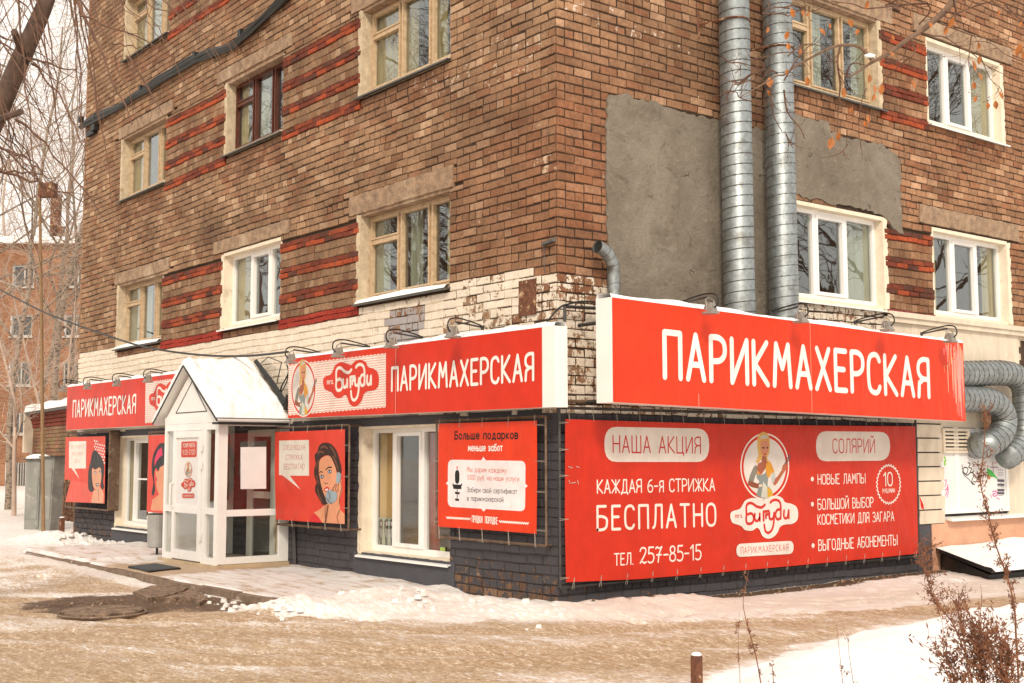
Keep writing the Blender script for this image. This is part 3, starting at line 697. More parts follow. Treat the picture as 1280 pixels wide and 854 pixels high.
# ------------------------------------------------------------------ windows
def window(face, u0, u1, z0, z1, mull, style, par, revside, vent=None, sill='tin', snow=False, cur='curtain', rd=.13, seed=0, sillw=.07, full=True):
    rr = random.Random(seed)
    q = M(); r0 = -rd-.02; fw = .055 if style == 'pvc' else .042
    def bx(q, a, b, c, d, e, f, m=0):    # u0 u1 z0 z1 depth range (outward)
        p0 = P3(face, a, c, e); p1 = P3(face, b, d, f)
        q.box(min(p0[0], p1[0]), max(p0[0], p1[0]), min(p0[1], p1[1]), max(p0[1], p1[1]), min(p0[2], p1[2]), max(p0[2], p1[2]), m)
    mt = {'pvc': 'pvc', 'wood': 'wood', 'brown': 'brownwood'}[style]
    a, b = u0+.035, u1-.035; c, d = z0+.03, z1-.02
    bx(q, a, b, c, c+fw+.02, r0, r0+.06); bx(q, a, b, d-fw, d, r0, r0+.06); bx(q, a, a+fw, c+fw+.02, d-fw, r0, r0+.06); bx(q, b-fw, b, c+fw+.02, d-fw, r0, r0+.06)
    fr = q.build('window', mt, par)
    edges = [a+fw]+[a+(b-a)*t for t in mull]+[b-fw]
    for i, t in enumerate(mull):
        x = a+(b-a)*t; q = M(); wd = .06 if style == 'pvc' else .042
        bx(q, x-wd/2, x+wd/2, c+fw+.021, d-fw-.001, r0-.005, r0+(.068 if style == 'pvc' else .052)); q.build('mullion', mt, fr)
    for i in range(len(edges)-1):
        x0 = edges[i]+(.03 if i else 0); x1 = edges[i+1]-(.03 if i < len(edges)-2 else 0)
        zz = [(c+fw+.022, d-fw-.002)]
        if vent is not None and i == vent:
            zt = d-(d-c)*.30; zz = [(c+fw+.022, zt-.022), (zt+.022, d-fw-.002)]
            q = M(); bx(q, x0, x1, zt-.02, zt+.02, r0, r0+.066); q.build('transom', mt, fr)
        sash = (i == 1 if style == 'pvc' else True); sw = .045 if style == 'pvc' else .022
        for (e0, e1) in zz:
            if sash:
                q = M(); bx(q, x0, x1, e0, e0+sw, r0+.01, r0+.078); bx(q, x0, x1, e1-sw, e1, r0+.01, r0+.078); bx(q, x0, x0+sw, e0+sw, e1-sw, r0+.01, r0+.078); bx(q, x1-sw, x1, e0+sw, e1-sw, r0+.01, r0+.078)
                q.build('sash', mt, fr)
            q = M(); bx(q, x0+.01, x1-.01, e0+.01, e1-.01, r0+.022, r0+.028); q.build('pane', 'glass', fr)
    # cream plaster reveal round the opening
    q = M(); t = .034; m_a, m_b = (.0, -.028) if revside == 'l' else (-.028, .0)
    bx(q, u0-.01, u0+t+m_b*(revside != 'l'), z0, z1, r0, .003 if revside == 'l' else -.01); bx(q, u1-t-m_b*(revside == 'l'), u1+.01, z0, z1, r0, .003 if revside == 'r' else -.01); bx(q, u0+t, u1-t, z0-.03, z0+.03, r0, -.02)
    q2 = M(); bx(q2, u0+.006, u1-.006, z1-.022, z1+.03, r0, -.006); q2.build('soffit', 'concrete' if style != 'pvc' else 'reveal', fr)  # darker concrete on non-plastic windows paints in the shade of the plaster underside
    q.build('reveal', 'reveal' if style == 'pvc' else 'woodreveal', fr)
    if full:
        e0, e1 = (u0-.055, u0+.012) if revside == 'l' else (u1-.012, u1+.055)
        rough_slab('plaster_edge', face, [(e0, z0-.02), (e1, z0-.02), (e1, z1+.01), (e0, z1+.01)], -.03, .0062, 'reveal' if style == 'pvc' else 'woodreveal', .018, par=fr, seed=seed+200, sub=.05)
    # sill, tilted outward
    q = M(); s0 = u0-.06 if revside == 'l' else u0-.03; s1 = u1+.03 if revside == 'l' else u1+.08
    pts = [P3(face, s0, z0+.015, r0+.05), P3(face, s1, z0+.015, r0+.05), P3(face, s1, z0-.03, sillw), P3(face, s0, z0-.03, sillw)]
    q.hexa([tuple(np.array(p)-(0, 0, .012)) for p in pts]+pts)
    e = [P3(face, s0, z0-.052, sillw+.001), P3(face, s1, z0-.052, sillw+.001), P3(face, s1, z0-.052, sillw-.008), P3(face, s0, z0-.052, sillw-.008)]
    q.hexa(e+[tuple(np.array(p)+(0, 0, .022)) for p in e])
    q.build('sill', sill, fr)
    if snow:
        q = M(); n = 16
        for i in range(n):
            ua, ub = s0+.05+(s1-s0-.1)*i/n, s0+.05+(s1-s0-.1)*(i+1)/n; ha, hb = [.03+.03*math.sin(math.pi*k_/n)+.01*vn(k_, seed, 1, 40) for k_ in (i, i+1)]
            q.poly([P3(face, ua, z0-.02, sillw-.005), P3(face, ub, z0-.02, sillw-.005), P3(face, ub, z0-.015+hb, sillw-.04), P3(face, ua, z0-.015+ha, sillw-.04)])
            q.poly([P3(face, ua, z0-.015+ha, sillw-.04), P3(face, ub, z0-.015+hb, sillw-.04), P3(face, ub, z0+.02+hb, r0+.06), P3(face, ua, z0+.02+ha, r0+.06)])
        q.build('sill_snow', 'snow', fr)
    # room behind and its curtains
    q = M(); e = r0-.02
    Q = lambda u, z, dd: P3(face, u, z, dd)
    A = (u0-.35, u1+.35, z0, z1, e, e-1.2)
    q.poly([Q(A[0], A[2], A[5]), Q(A[1], A[2], A[5]), Q(A[1], A[3], A[5]), Q(A[0], A[3], A[5])])
    q.poly([Q(A[0], A[2], A[4]), Q(A[0], A[2], A[5]), Q(A[0], A[3], A[5]), Q(A[0], A[3], A[4])]); q.poly([Q(A[1], A[2], A[4]), Q(A[1], A[2], A[5]), Q(A[1], A[3], A[5]), Q(A[1], A[3], A[4])])
    q.poly([Q(A[0], A[2], A[4]), Q(A[1], A[2], A[4]), Q(A[1], A[2], A[5]), Q(A[0], A[2], A[5])]); q.poly([Q(A[0], A[3], A[4]), Q(A[1], A[3], A[4]), Q(A[1], A[3], A[5]), Q(A[0], A[3], A[5])])
    q.build('room', 'room', fr)
    csh = -.13 if revside == 'l' else .14
    if cur:
        for (ca, cb) in (cur if isinstance(cur, list) else [(0, .28), (.80, 1)]):
            q = M(); n = 22; ua, ub = u0+(u1-u0)*ca, u0+(u1-u0)*cb
            for i in range(n):
                x0, x1 = ua+(ub-ua)*i/n+csh, ua+(ub-ua)*(i+1)/n+csh; f = lambda x: -.075-rd+.025*math.sin(x*46+seed)+.012*math.sin(x*90)
                q.poly([Q(x0, z0+.04, f(x0)), Q(x1, z0+.04, f(x1)), Q(x1, z1-.03, f(x1)), Q(x0, z1-.03, f(x0))])
            q.build('curtain', 'curtain' if rr.random() < .5 else 'curtain2', fr, smooth=True)
    return fr
Lp, Rp = wobj['L'], wobj['R']
for fi, fz in enumerate(FLOORS):
    s = {0: ('wood', 'pvc', 'wood'), 1: ('wood', 'brown', 'wood'), 2: ('wood', 'wood', 'wood')}[fi]
    for wi, (a, b) in enumerate(WIN['L']):
        st = s[wi] if wi < 3 else 'wood'
        st = {0: ['wood', 'pvc', 'wood'], 1: ['wood', 'brown', 'wood'], 2: ['wood']*3}[fi][wi]
        window('L', a, b, fz, fz+1.17, (.37, .72), st, Lp, 'l', vent=(0 if st != 'pvc' else None), rd=.19, sill='pvc' if st == 'pvc' else 'tin', snow=(fi == 0 and wi != 1), seed=fi*7+wi,
               cur=[[(0, .32), (.40, .52), (.76, .88)], [(0, .38), (.86, 1.1)], [(.0, .24), (.45, .60), (.85, 1.1)]][(fi+wi) % 3])
    for wi, (a, b) in enumerate(WIN['R']):
        if fi == 2: continue
        st = 'wood' if (fi == 1 and wi == 0) else 'pvc'
        window('R', a, b, fz-.04, fz+1.20, (.32, .66), st, Rp, 'r', vent=(0 if st == 'wood' else None), rd=.17, sill='pvc' if st == 'pvc' else 'tin', seed=fi*5+wi+30, snow=(fi == 0 and wi == 0 and False),
               cur=[[(.66, .96), (.0, .1)], [(.74, .96), (.0, .12)], [(.76, .98), (.34, .44), (0, .12)], [(.72, .96)]][fi*2+wi])
#PART3
# ------------------------------------------------------------------ lettering and flat print
GL = {  # glyph: width, strokes (a stroke is a list of points, True = smooth curve)
'А': (.40, [[(0, 0), (.2, 1), (.4, 0)], [(.08, .33), (.32, .33)]]),
'Б': (.38, [[(.34, 1), (0, 1), (0, 0)], 's', [(0, .56), (.2, .56), (.36, .46), (.38, .28), (.34, .09), (.2, 0), (0, 0)]]),
'В': (.38, [[(0, 0), (0, 1)], 's', [(0, 1), (.2, 1), (.33, .9), (.33, .68), (.2, .55), (0, .54)], 's', [(0, .54), (.22, .54), (.37, .42), (.37, .15), (.22, 0), (0, 0)]]),
'Г': (.30, [[(0, 0), (0, 1), (.3, 1)]]),
'Д': (.46, [[(.05, 0), (.13, .3), (.16, 1), (.38, 1), (.38, 0)], [(0, -.13), (0, 0), (.46, 0), (.46, -.13)]]),
'Е': (.32, [[(.32, 1), (0, 1), (0, 0), (.32, 0)], [(0, .53), (.26, .53)]]),
'Ж': (.56, [[(.28, 0), (.28, 1)], [(0, 1), (.28, .5), (0, 0)], [(.56, 1), (.28, .5), (.56, 0)]]),
'З': (.34, ['s', [(0, .88), (.1, .98), (.22, 1), (.32, .9), (.31, .66), (.2, .54), (.1, .53)], 's', [(.1, .53), (.24, .5), (.34, .38), (.34, .14), (.2, 0), (.06, .02), (0, .1)]]),
'И': (.40, [[(0, 1), (0, 0), (.4, 1), (.4, 0)]]),
'Й': (.40, [[(0, 1), (0, 0), (.4, 1), (.4, 0)], 's', [(.08, 1.26), (.13, 1.17), (.2, 1.15), (.28, 1.18), (.32, 1.26)]]),
'К': (.38, [[(0, 0), (0, 1)], [(.36, 1), (.03, .48), (.38, 0)]]),
'Л': (.38, ['s', [(0, 0), (.07, .1), (.11, .5), (.12, 1)], [(.12, 1), (.38, 1), (.38, 0)]]),
'М': (.46, [[(0, 0), (.06, 1), (.23, .42), (.40, 1), (.46, 0)]]),
'Н': (.38, [[(0, 0), (0, 1)], [(.38, 0), (.38, 1)], [(0, .52), (.38, .52)]]),
'О': (.40, ['c', [(.2, 1), (.06, .93), (0, .72), (0, .28), (.06, .07), (.2, 0), (.34, .07), (.4, .28), (.4, .72), (.34, .93)]]),
'П': (.38, [[(0, 0), (0, 1), (.38, 1), (.38, 0)]]),
'Р': (.36, [[(0, 0), (0, 1)], 's', [(0, 1), (.2, 1), (.34, .88), (.35, .62), (.22, .47), (0, .45)]]),
'С': (.36, ['s', [(.36, .84), (.30, .96), (.2, 1), (.06, .93), (0, .72), (0, .28), (.06, .07), (.2, 0), (.30, .04), (.36, .16)]]),
'Т': (.38, [[(0, 1), (.38, 1)], [(.19, 1), (.19, 0)]]),
'У': (.38, [[(0, 1), (.19, .4)], [(.38, 1), (.14, .1), (.03, 0)]]),
'Х': (.40, [[(.02, 1), (.4, 0)], [(.38, 1), (0, 0)]]),
'Ц': (.42, [[(0, 1), (0, 0), (.42, 0), (.42, -.14)], [(.36, 1), (.36, 0)]]),
'Ш': (.52, [[(0, 1), (0, 0), (.52, 0), (.52, 1)], [(.26, 1), (.26, 0)]]),
'Щ': (.56, [[(0, 1), (0, 0), (.56, 0), (.56, -.14)], [(.25, 1), (.25, 0)], [(.5, 1), (.5, 0)]]),
'Ы': (.52, [[(0, 1), (0, 0)], 's', [(0, .54), (.2, .54), (.32, .44), (.32, .1), (.2, 0), (0, 0)], [(.52, 1), (.52, 0)]]),
'Ь': (.36, [[(0, 1), (0, 0)], 's', [(0, .54), (.2, .54), (.34, .44), (.34, .1), (.2, 0), (0, 0)]]),
'Ю': (.54, [[(0, 1), (0, 0)], [(0, .5), (.18, .5)], 'c', [(.36, 1), (.24, .93), (.18, .7), (.18, .3), (.24, .07), (.36, 0), (.48, .07), (.54, .3), (.54, .7), (.48, .93)]]),
'Я': (.36, [[(.36, 0), (.36, 1)], 's', [(.36, 1), (.16, 1), (.02, .88), (.01, .64), (.14, .49), (.36, .47)], [(.18, .47), (.03, .36), (0, 0)]]),
'0': (.38, ['c', [(.19, 1), (.06, .93), (0, .72), (0, .28), (.06, .07), (.19, 0), (.32, .07), (.38, .28), (.38, .72), (.32, .93)]]),
'1': (.20, [[(0, .78), (.17, 1), (.17, 0)]]),
'2': (.38, ['s', [(.02, .78), (.08, .95), (.2, 1), (.34, .93), (.36, .72), (.24, .42), (.02, .02)], 's', [(.02, .02), (.12, .12), (.26, .0), (.38, .06)]]),
'5': (.36, [[(.34, 1), (.06, 1), (.04, .58)], 's', [(.04, .58), (.18, .62), (.32, .52), (.36, .3), (.28, .06), (.12, 0), (.0, .08)]]),
'6': (.36, ['s', [(.30, .97), (.12, .85), (.02, .55), (.0, .3), (.06, .06), (.18, 0), (.32, .08), (.36, .3), (.3, .48), (.18, .54), (.04, .44)]]),
'7': (.38, ['s', [(0, .9), (.1, 1), (.22, .9), (.38, 1)], [(.38, 1), (.2, .55), (.14, 0)], [(.06, .48), (.34, .48)]]),
'8': (.36, ['c', [(.18, 1), (.05, .9), (.05, .66), (.18, .54), (.31, .66), (.31, .9)], 'c', [(.18, .54), (.02, .4), (.02, .12), (.18, 0), (.34, .12), (.34, .4)]]),
'9': (.36, ['s', [(.06, .03), (.24, .15), (.34, .45), (.36, .7), (.3, .94), (.18, 1), (.04, .92), (0, .7), (.06, .52), (.18, .46), (.32, .56)]]),
'-': (.26, [[(0, .46), (.26, .46)]]), '.': (.04, [[(.02, 0), (.02, .01)]]), '/': (.26, [[(0, -.05), (.26, 1.05)]]), ' ': (.22, []), '+': (.3, [[(0, .5), (.3, .5)], [(.15, .3), (.15, .7)]]),
'я': (.30, [[(.30, 0), (.30, .86)], 's', [(.30, .86), (.12, .86), (.02, .75), (.02, .55), (.12, .42), (.30, .41)], [(.15, .41), (.03, .3), (0, 0)]]),
'а': (.38, ['c', [(.19, .7), (.05, .6), (0, .35), (.05, .1), (.19, 0), (.33, .1), (.38, .35), (.33, .6)], [(.38, .7), (.38, 0)]]),
'б': (.38, ['s', [(.36, 1), (.12, .92), (.02, .65), (0, .3), (.08, .06), (.19, 0), (.33, .1), (.38, .33), (.3, .56), (.19, .62), (.04, .5)]]),
'в': (.34, [[(0, 0), (0, .7)], 's', [(0, .7), (.18, .7), (.29, .6), (.28, .42), (.0, .37)], 's', [(0, .37), (.24, .35), (.33, .22), (.28, .04), (.0, 0)]]),
'г': (.26, [[(0, 0), (0, .7), (.26, .7)]]),
'д': (.42, [[(.05, 0), (.12, .3), (.14, .7), (.34, .7), (.34, 0)], [(0, -.13), (0, 0), (.42, 0), (.42, -.13)]]),
'е': (.36, ['s', [(0, .36), (.36, .38), (.33, .6), (.19, .7), (.05, .6), (0, .35), (.05, .1), (.2, 0), (.34, .08)]]),
'ж': (.48, [[(.24, 0), (.24, .7)], [(0, .7), (.22, .36), (0, 0)], [(.48, .7), (.26, .36), (.48, 0)]]),
'з': (.30, ['s', [(0, .62), (.14, .7), (.27, .6), (.22, .4), (.08, .37)], 's', [(.08, .37), (.26, .34), (.3, .14), (.14, 0), (0, .07)]]),
'и': (.34, [[(0, .7), (0, 0), (.34, .7), (.34, 0)]]), 'й': (.34, [[(0, .7), (0, 0), (.34, .7), (.34, 0)], 's', [(.06, 1), (.17, .88), (.28, 1)]]),
'к': (.32, [[(0, 0), (0, .7)], [(.30, .7), (.04, .35), (.32, 0)]]), 'л': (.34, ['s', [(0, 0), (.06, .08), (.1, .4), (.1, .7)], [(.1, .7), (.34, .7), (.34, 0)]]),
'м': (.42, [[(0, 0), (.05, .7), (.21, .25), (.37, .7), (.42, 0)]]), 'н': (.34, [[(0, 0), (0, .7)], [(.34, 0), (.34, .7)], [(0, .36), (.34, .36)]]),
'о': (.36, ['c', [(.18, .7), (.05, .6), (0, .35), (.05, .1), (.18, 0), (.31, .1), (.36, .35), (.31, .6)]]), 'п': (.34, [[(0, 0), (0, .7), (.34, .7), (.34, 0)]]),
'р': (.36, [[(0, -.28), (0, .7)], 'c', [(.18, .7), (.04, .6), (0, .35), (.04, .1), (.18, 0), (.31, .1), (.36, .35), (.31, .6)]]), 'с': (.32, ['s', [(.32, .6), (.19, .7), (.05, .6), (0, .35), (.05, .1), (.19, 0), (.32, .1)]]),
'т': (.32, [[(0, .7), (.32, .7)], [(.16, .7), (.16, 0)]]), 'у': (.34, [[(0, .7), (.17, .15)], [(.34, .7), (.12, -.2), (0, -.28)]]),
'ф': (.46, [[(.23, -.26), (.23, 1)], 'c', [(.23, .7), (.06, .6), (0, .35), (.06, .1), (.23, 0), (.4, .1), (.46, .35), (.4, .6)]]), 'х': (.34, [[(0, .7), (.34, 0)], [(.34, .7), (0, 0)]]),
'ш': (.48, [[(0, .7), (0, 0), (.48, 0), (.48, .7)], [(.24, .7), (.24, 0)]]), 'ы': (.46, [[(0, .7), (0, 0), (.2, 0), (.29, .1), (.29, .3), (.2, .4), (0, .4)], [(.46, .7), (.46, 0)]]),
'ь': (.32, [[(0, .7), (0, 0), (.2, 0), (.31, .1), (.31, .3), (.2, .4), (0, .4)]]),
'm': (.46, [[(0, 0), (0, .7)], 's', [(0, .6), (.12, .7), (.22, .6), (.23, 0)], 's', [(.23, .6), (.36, .7), (.45, .6), (.46, 0)]]), 'r': (.24, [[(0, 0), (0, .7)], 's', [(0, .5), (.1, .68), (.24, .68)]]),
's': (.28, ['s', [(.28, .62), (.14, .7), (.02, .6), (.06, .42), (.24, .3), (.26, .1), (.12, 0), (0, .08)]]),
}
def glyph_strokes(ch):
    w_, S = GL[ch]; out = []; mode = None
    for s in S:
        if isinstance(s, str): mode = s; continue
        if mode == 's': out.append([tuple(p) for p in cat_rom(s, 4)])
        elif mode == 'c': pts = cat_rom(s, 3, True); out.append([tuple(p) for p in pts]+[tuple(pts[0])])
        else: out.append(list(s))
        mode = None
    return w_, out
class Print:
    """flat print laid on one plane; points are (a, z) along the wall, d outward"""
    def __init__(s, face, d): s.face = face; s.d = d; s.lay = 0; s.q = M(); s.k = 0
    def up(s): s.lay += 1
    def D(s):
        s.k += 1; return s.d+s.lay*.00016+(s.k % 6)*.00002
    def P(s, a, z, d): return P3(s.face, a, z, d)
    def poly(s, pts, col, up=True):
        if up: s.up()
        d = s.D(); s.q.poly([s.P(a, z, d) for a, z in pts], 0, (*col, 1))
    def seg(s, a, b, r, col, nr=4):
        a = np.array(a, float); b = np.array(b, float); e = b-a; L = np.hypot(*e)
        th = math.atan2(e[1], e[0]) if L > 1e-9 else 0
        pts = [b+r*np.array((math.cos(th+t), math.sin(th+t))) for t in np.linspace(-math.pi/2, math.pi/2, nr+1)]+[a+r*np.array((math.cos(th+t), math.sin(th+t))) for t in np.linspace(math.pi/2, 3*math.pi/2, nr+1)]
        d = s.D(); s.q.poly([s.P(p[0], p[1], d) for p in pts], 0, (*col, 1))
    def line(s, pts, r, col, up=False):
        if up: s.up()
        for a, b in zip(pts[:-1], pts[1:]): s.seg(a, b, r, col)
    def disc(s, c, ra, rz, col, n=28):
        s.poly([(c[0]+ra*math.cos(t), c[1]+rz*math.sin(t)) for t in np.linspace(0, 2*math.pi, n, endpoint=False)], col)
    def text(s, txt, A, Bp, T, col, sw=.10, gap=.2, xh=1., flip=1):
        """A, Bp: baseline ends; T: top-left (all in plane metres)"""
        A = np.array(A, float); Bp = np.array(Bp, float); T = np.array(T, float)
        up = np.array((0., T[1]-A[1]))/xh; Lh = up[1]
        W = sum(GL[c][0]+gap for c in txt)-gap+sw
        ax = (Bp-A)/W; s.up()
        x = sw/2
        for c in txt:
            w_, S = glyph_strokes(c)
            for st in S:
                pts = [A+ax*(x+p[0])+up*(p[1]*(1-sw)+sw/2) for p in st]
                for a, b in zip(pts[:-1], pts[1:]): s.seg(a, b, sw*Lh*.5, col)
            x += w_+gap
    def build(s, name, par, mt='print', **k): return s.q.build(name, mt, par, **k)
RED = (.62, .032, .010); WHT = (.76, .70, .64); RED2 = (.60, .026, .005); BRED = (.54, .027, .009)

def crop(fn, x0, y0, sc, plane, ax):
    """turns a point of an enlarged view into wall coordinates"""
    def f(u, v): p = fn(x0+u/sc, y0+v/sc, plane); return (float(p[ax]), float(p[2]))
    return f
CLOUD = [(335, 530), (347, 488), (400, 465), (420, 430), (443, 383), (490, 362), (540, 372), (575, 385), (610, 352), (660, 341), (700, 362), (720, 402), (762, 415), (800, 445), (812, 510), (803, 570), (770, 602), (720, 608), (685, 630), (668, 680), (640, 722), (600, 740), (562, 715), (542, 660), (522, 638), (490, 665), (440, 660), (415, 625), (385, 608), (350, 590)]
SCRIPT = [('s', [(578, 425), (555, 450), (520, 440), (490, 413), (465, 412), (449, 440), (449, 520), (447, 570), (458, 600), (488, 595), (500, 560), (495, 520), (478, 505), (458, 515)]),
 ('s', [(508, 510), (507, 550), (516, 575), (530, 570), (541, 540), (542, 508)]), ('l', [(542, 508), (543, 572)]),
 ('l', [(570, 572), (568, 490), (606, 484)]), ('l', [(586, 548), (585, 516), (604, 513)]),
 ('s', [(610, 500), (610, 545), (620, 560), (636, 548), (643, 500)]), ('s', [(643, 500), (641, 580), (630, 650), (605, 685), (582, 668), (574, 610)]),
 ('s', [(688, 550), (665, 560), (652, 520), (664, 475), (688, 468)]), ('s', [(617, 405), (635, 384), (664, 382), (686, 410), (690, 480), (689, 552)]),
 ('s', [(713, 478), (711, 530), (722, 552), (737, 538), (745, 478)]), ('l', [(745, 478), (746, 548)])]
WOMAN = [
 ('p', (.62, .36, .10), [(205, 140), (225, 95), (262, 75), (300, 90), (322, 130), (326, 200), (322, 280), (300, 330), (318, 360), (310, 385), (285, 360), (240, 350), (215, 385), (185, 370), (200, 350), (215, 300), (205, 220)]),
 ('p', (.34, .10, .05), [(255, 310), (290, 305), (295, 360), (318, 385), (300, 400), (280, 440), (245, 492), (210, 480), (198, 430), (212, 385), (245, 370)]),
 ('p', (.24, .07, .035), [(190, 395), (165, 430), (150, 480), (118, 555), (112, 590), (150, 615), (210, 628), (250, 618), (262, 585), (235, 565), (205, 580), (165, 562), (175, 520), (200, 480), (208, 430)]),
 ('p', (.20, .19, .16), [(190, 395), (165, 425), (135, 495), (120, 550), (168, 560), (188, 500), (205, 450)]),
 ('p', (.22, .25, .24), [(200, 480), (245, 496), (280, 480), (300, 430), (322, 385), (350, 420), (340, 480), (312, 520), (303, 600), (345, 640), (358, 695), (330, 715), (265, 728), (195, 695), (215, 620), (225, 560), (196, 520)]),
 ('p', (.62, .28, .03), [(290, 385), (330, 362), (352, 410), (372, 470), (340, 482), (322, 525), (300, 510), (285, 450)]),
 ('p', (.60, .24, .04), [(205, 450), (222, 470), (245, 495), (215, 492), (198, 480)]),
 ('p', (.62, .36, .03), [(302, 612), (342, 640), (358, 695), (305, 722)]), ('p', (.56, .56, .48), [(262, 560), (300, 612), (304, 722), (240, 712)]),
 ('p', (.40, .12, .06), [(355, 500), (380, 530), (405, 505), (440, 450), (452, 400), (478, 380), (497, 408), (482, 445), (440, 505), (402, 570), (375, 602), (350, 570)]),
 ('p', (.45, .48, .46), [(345, 482), (375, 474), (380, 520), (364, 578), (340, 545)]),
 ('p', (.56, .23, .13), [(236, 165), (262, 150), (300, 158), (315, 190), (312, 250), (296, 300), (277, 322), (252, 300), (236, 250)]),
 ('p', (.60, .30, .06), [(236, 150), (285, 135), (313, 145), (318, 185), (292, 163), (252, 165), (236, 195)]), ('p', (.50, .47, .38), [(232, 125), (262, 106), (305, 114), (312, 138), (285, 143), (238, 150)]),
 ('p', (.07, .03, .02), [(248, 226), (272, 224), (276, 238), (256, 242)]), ('p', (.07, .03, .02), [(290, 226), (308, 224), (310, 238), (294, 240)]), ('p', (.45, .02, .02), [(264, 290), (282, 286), (292, 294), (278, 303)]),
 ('p', (.70, .55, .42), [(215, 590), (250, 585), (252, 608), (220, 615)]),
 ('l', (.12, .10, .10), 5, [(470, 385), (520, 300)]), ('l', (.12, .10, .10), 5, [(480, 390), (528, 320)])]
def badge(pr, fo, ring, white_outer=True, small=False):
    """oval portrait: fo maps the normalised oval to the wall"""
    E = lambda k: [fo(k*math.cos(t), k*math.sin(t)) for t in np.linspace(0, 2*math.pi, 40, endpoint=False)]
    pr.poly(E(1.0), WHT); pr.poly(E(.955), ring); pr.poly(E(.87), (.66, .61, .57))
    for it in WOMAN:
        g = lambda u, v: fo((u-278)/237, (v-415)/325)
        if it[0] == 'p': pr.poly([g(*p) for p in it[2]], it[1])
        elif not small:
            pts = [g(*p) for p in it[3]]; pr.line(pts, .006, it[1], True)
def cloud_logo(pr, fc, cc, tc, r, tiny=False):
    pr.poly([fc(*p) for p in cat_rom(CLOUD, 3, True)], cc)
    pr.up()
    for k, pts in SCRIPT:
        if tiny and k == 'l' and len(pts) == 3: continue
        P = [fc(*p) for p in (cat_rom(pts, 4) if k == 's' else pts)]
        pr.line(P, r, tc)
    if not tiny:
        pr.text('mrs.', fc(368, 552), fc(428, 548), fc(368, 520), tc, .16, .18, .7)

# ------------------------------------------------------------------ the three box signs
def sign_snow(q, a0, a1, dep0, dep1, z0, z1, face, seed, hmax=.05):
    n = int(abs(a1-a0)/.08); pv_ = None
    for i in range(n+1):
        a = a0+(a1-a0)*i/n; z = z0+(z1-z0)*i/n; h = .012+hmax*vn(a, seed, 1.7, 50)*.8+.02*vn(a, seed, 6, 51)
        row = [P3(face, a, z, dep1-.002), P3(face, a, z+h*.8, dep1-.02), P3(face, a, z+h*1.25, (dep0+dep1)/2), P3(face, a, z+h, dep0+.02), P3(face, a, z, dep0)]
        if pv_:
            for j in range(4): q.poly([pv_[j], row[j], row[j+1], pv_[j+1]])
        pv_ = row
# right-hand sign (the big one on the right facade)
ST = thing('signboard', (.75, 3.2, 2.0), 'largest red ПАРИКМАХЕРСКАЯ box sign, white lettering only, on the right wall above the wide banner', 'sign')
X1 = .75; yl, yr = .085, 6.49; zt0, zt1, zb0, zb1 = 3.165, 3.05, 2.09, 2.005
X0 = X1-.235
q = M(); q.hexa([(X0, yl, zb0), (X1-.004, yl, zb0), (X1-.004, yr, zb1), (X0, yr, zb1), (X0, yl, zt0), (X1-.004, yl, zt0), (X1-.004, yr, zt1), (X0, yr, zt1)]); q.build('box', 'white', ST)
pr = Print('R', X1)
cs = crop(RF, 0, 0, 1, X1, 1)
zt = lambda y: zt0+(zt1-zt0)*(y-yl)/(yr-yl); zb = lambda y: zb0+(zb1-zb0)*(y-yl)/(yr-yl)
pr.poly([(yl+.01, zb(yl)+.004), (yr, zb1), (yr, zt1), (yl+.01, zt(yl)-.004)], (.66, .042, .011))
for pxx in (937.5, ):
    pass
ys = cs(1014, 470)[0]; pr.up(); pr.line([(ys, zb(ys)), (ys, zt(ys))], .004, (.62, .30, .20))
ys = cs(873, 470)[0]; pr.line([(ys, zb(ys)), (ys, zb(ys)+.14)], .0035, (.66, .40, .30))
pr.text('ПАРИКМАХЕРСКАЯ', cs(828, 475), cs(1163.5, 499.5), cs(828, 411), (.80, .77, .73), .122, .185)
pr.build('face', ST)
q = M(); n = 44; rr = random.Random(3)      # paint gone thin and limed at the far end
for i in range(60):
    y = yr-.02-abs(rr.gauss(0, .22)); 
    if y < 5.9: continue
    z1_ = zt(y)-rr.random()*.25*(1+(yr-y)); L = rr.uniform(.1, .9)*(1.05-(yr-y)); 
    if L < .05: continue
    dd = X1+.0012+i*.00001; w_ = rr.uniform(.003, .016)
    z2_ = max(zb(y)+.01, z1_-L)
    q.poly([(dd, y-w_, z1_), (dd, y+w_, z1_), (dd, y+w_*.5, z2_), (dd, y-w_*.4, z2_)], 0, (rr.uniform(.66, .78), rr.uniform(.20, .42), rr.uniform(.14, .32), 1))
q.build('limescale_streaks', 'sign', ST, kind='stuff')
q = M(); sign_snow(q, yl, yr, X0, X1, zt0, zt1, 'R', 3, .045); q.build('snow_cap', 'snow', ST, smooth=True)
q = M()
for y in (.3, 1.9, 3.5, 5.1, 6.3):
    q.tube([(0, y, 2.95), (X0, y, 2.95)], .02, 4); q.tube([(0, y, 2.12), (X0, y, 2.12)], .02, 4)
q.build('bracket', 'darktube', ST, kind='stuff')

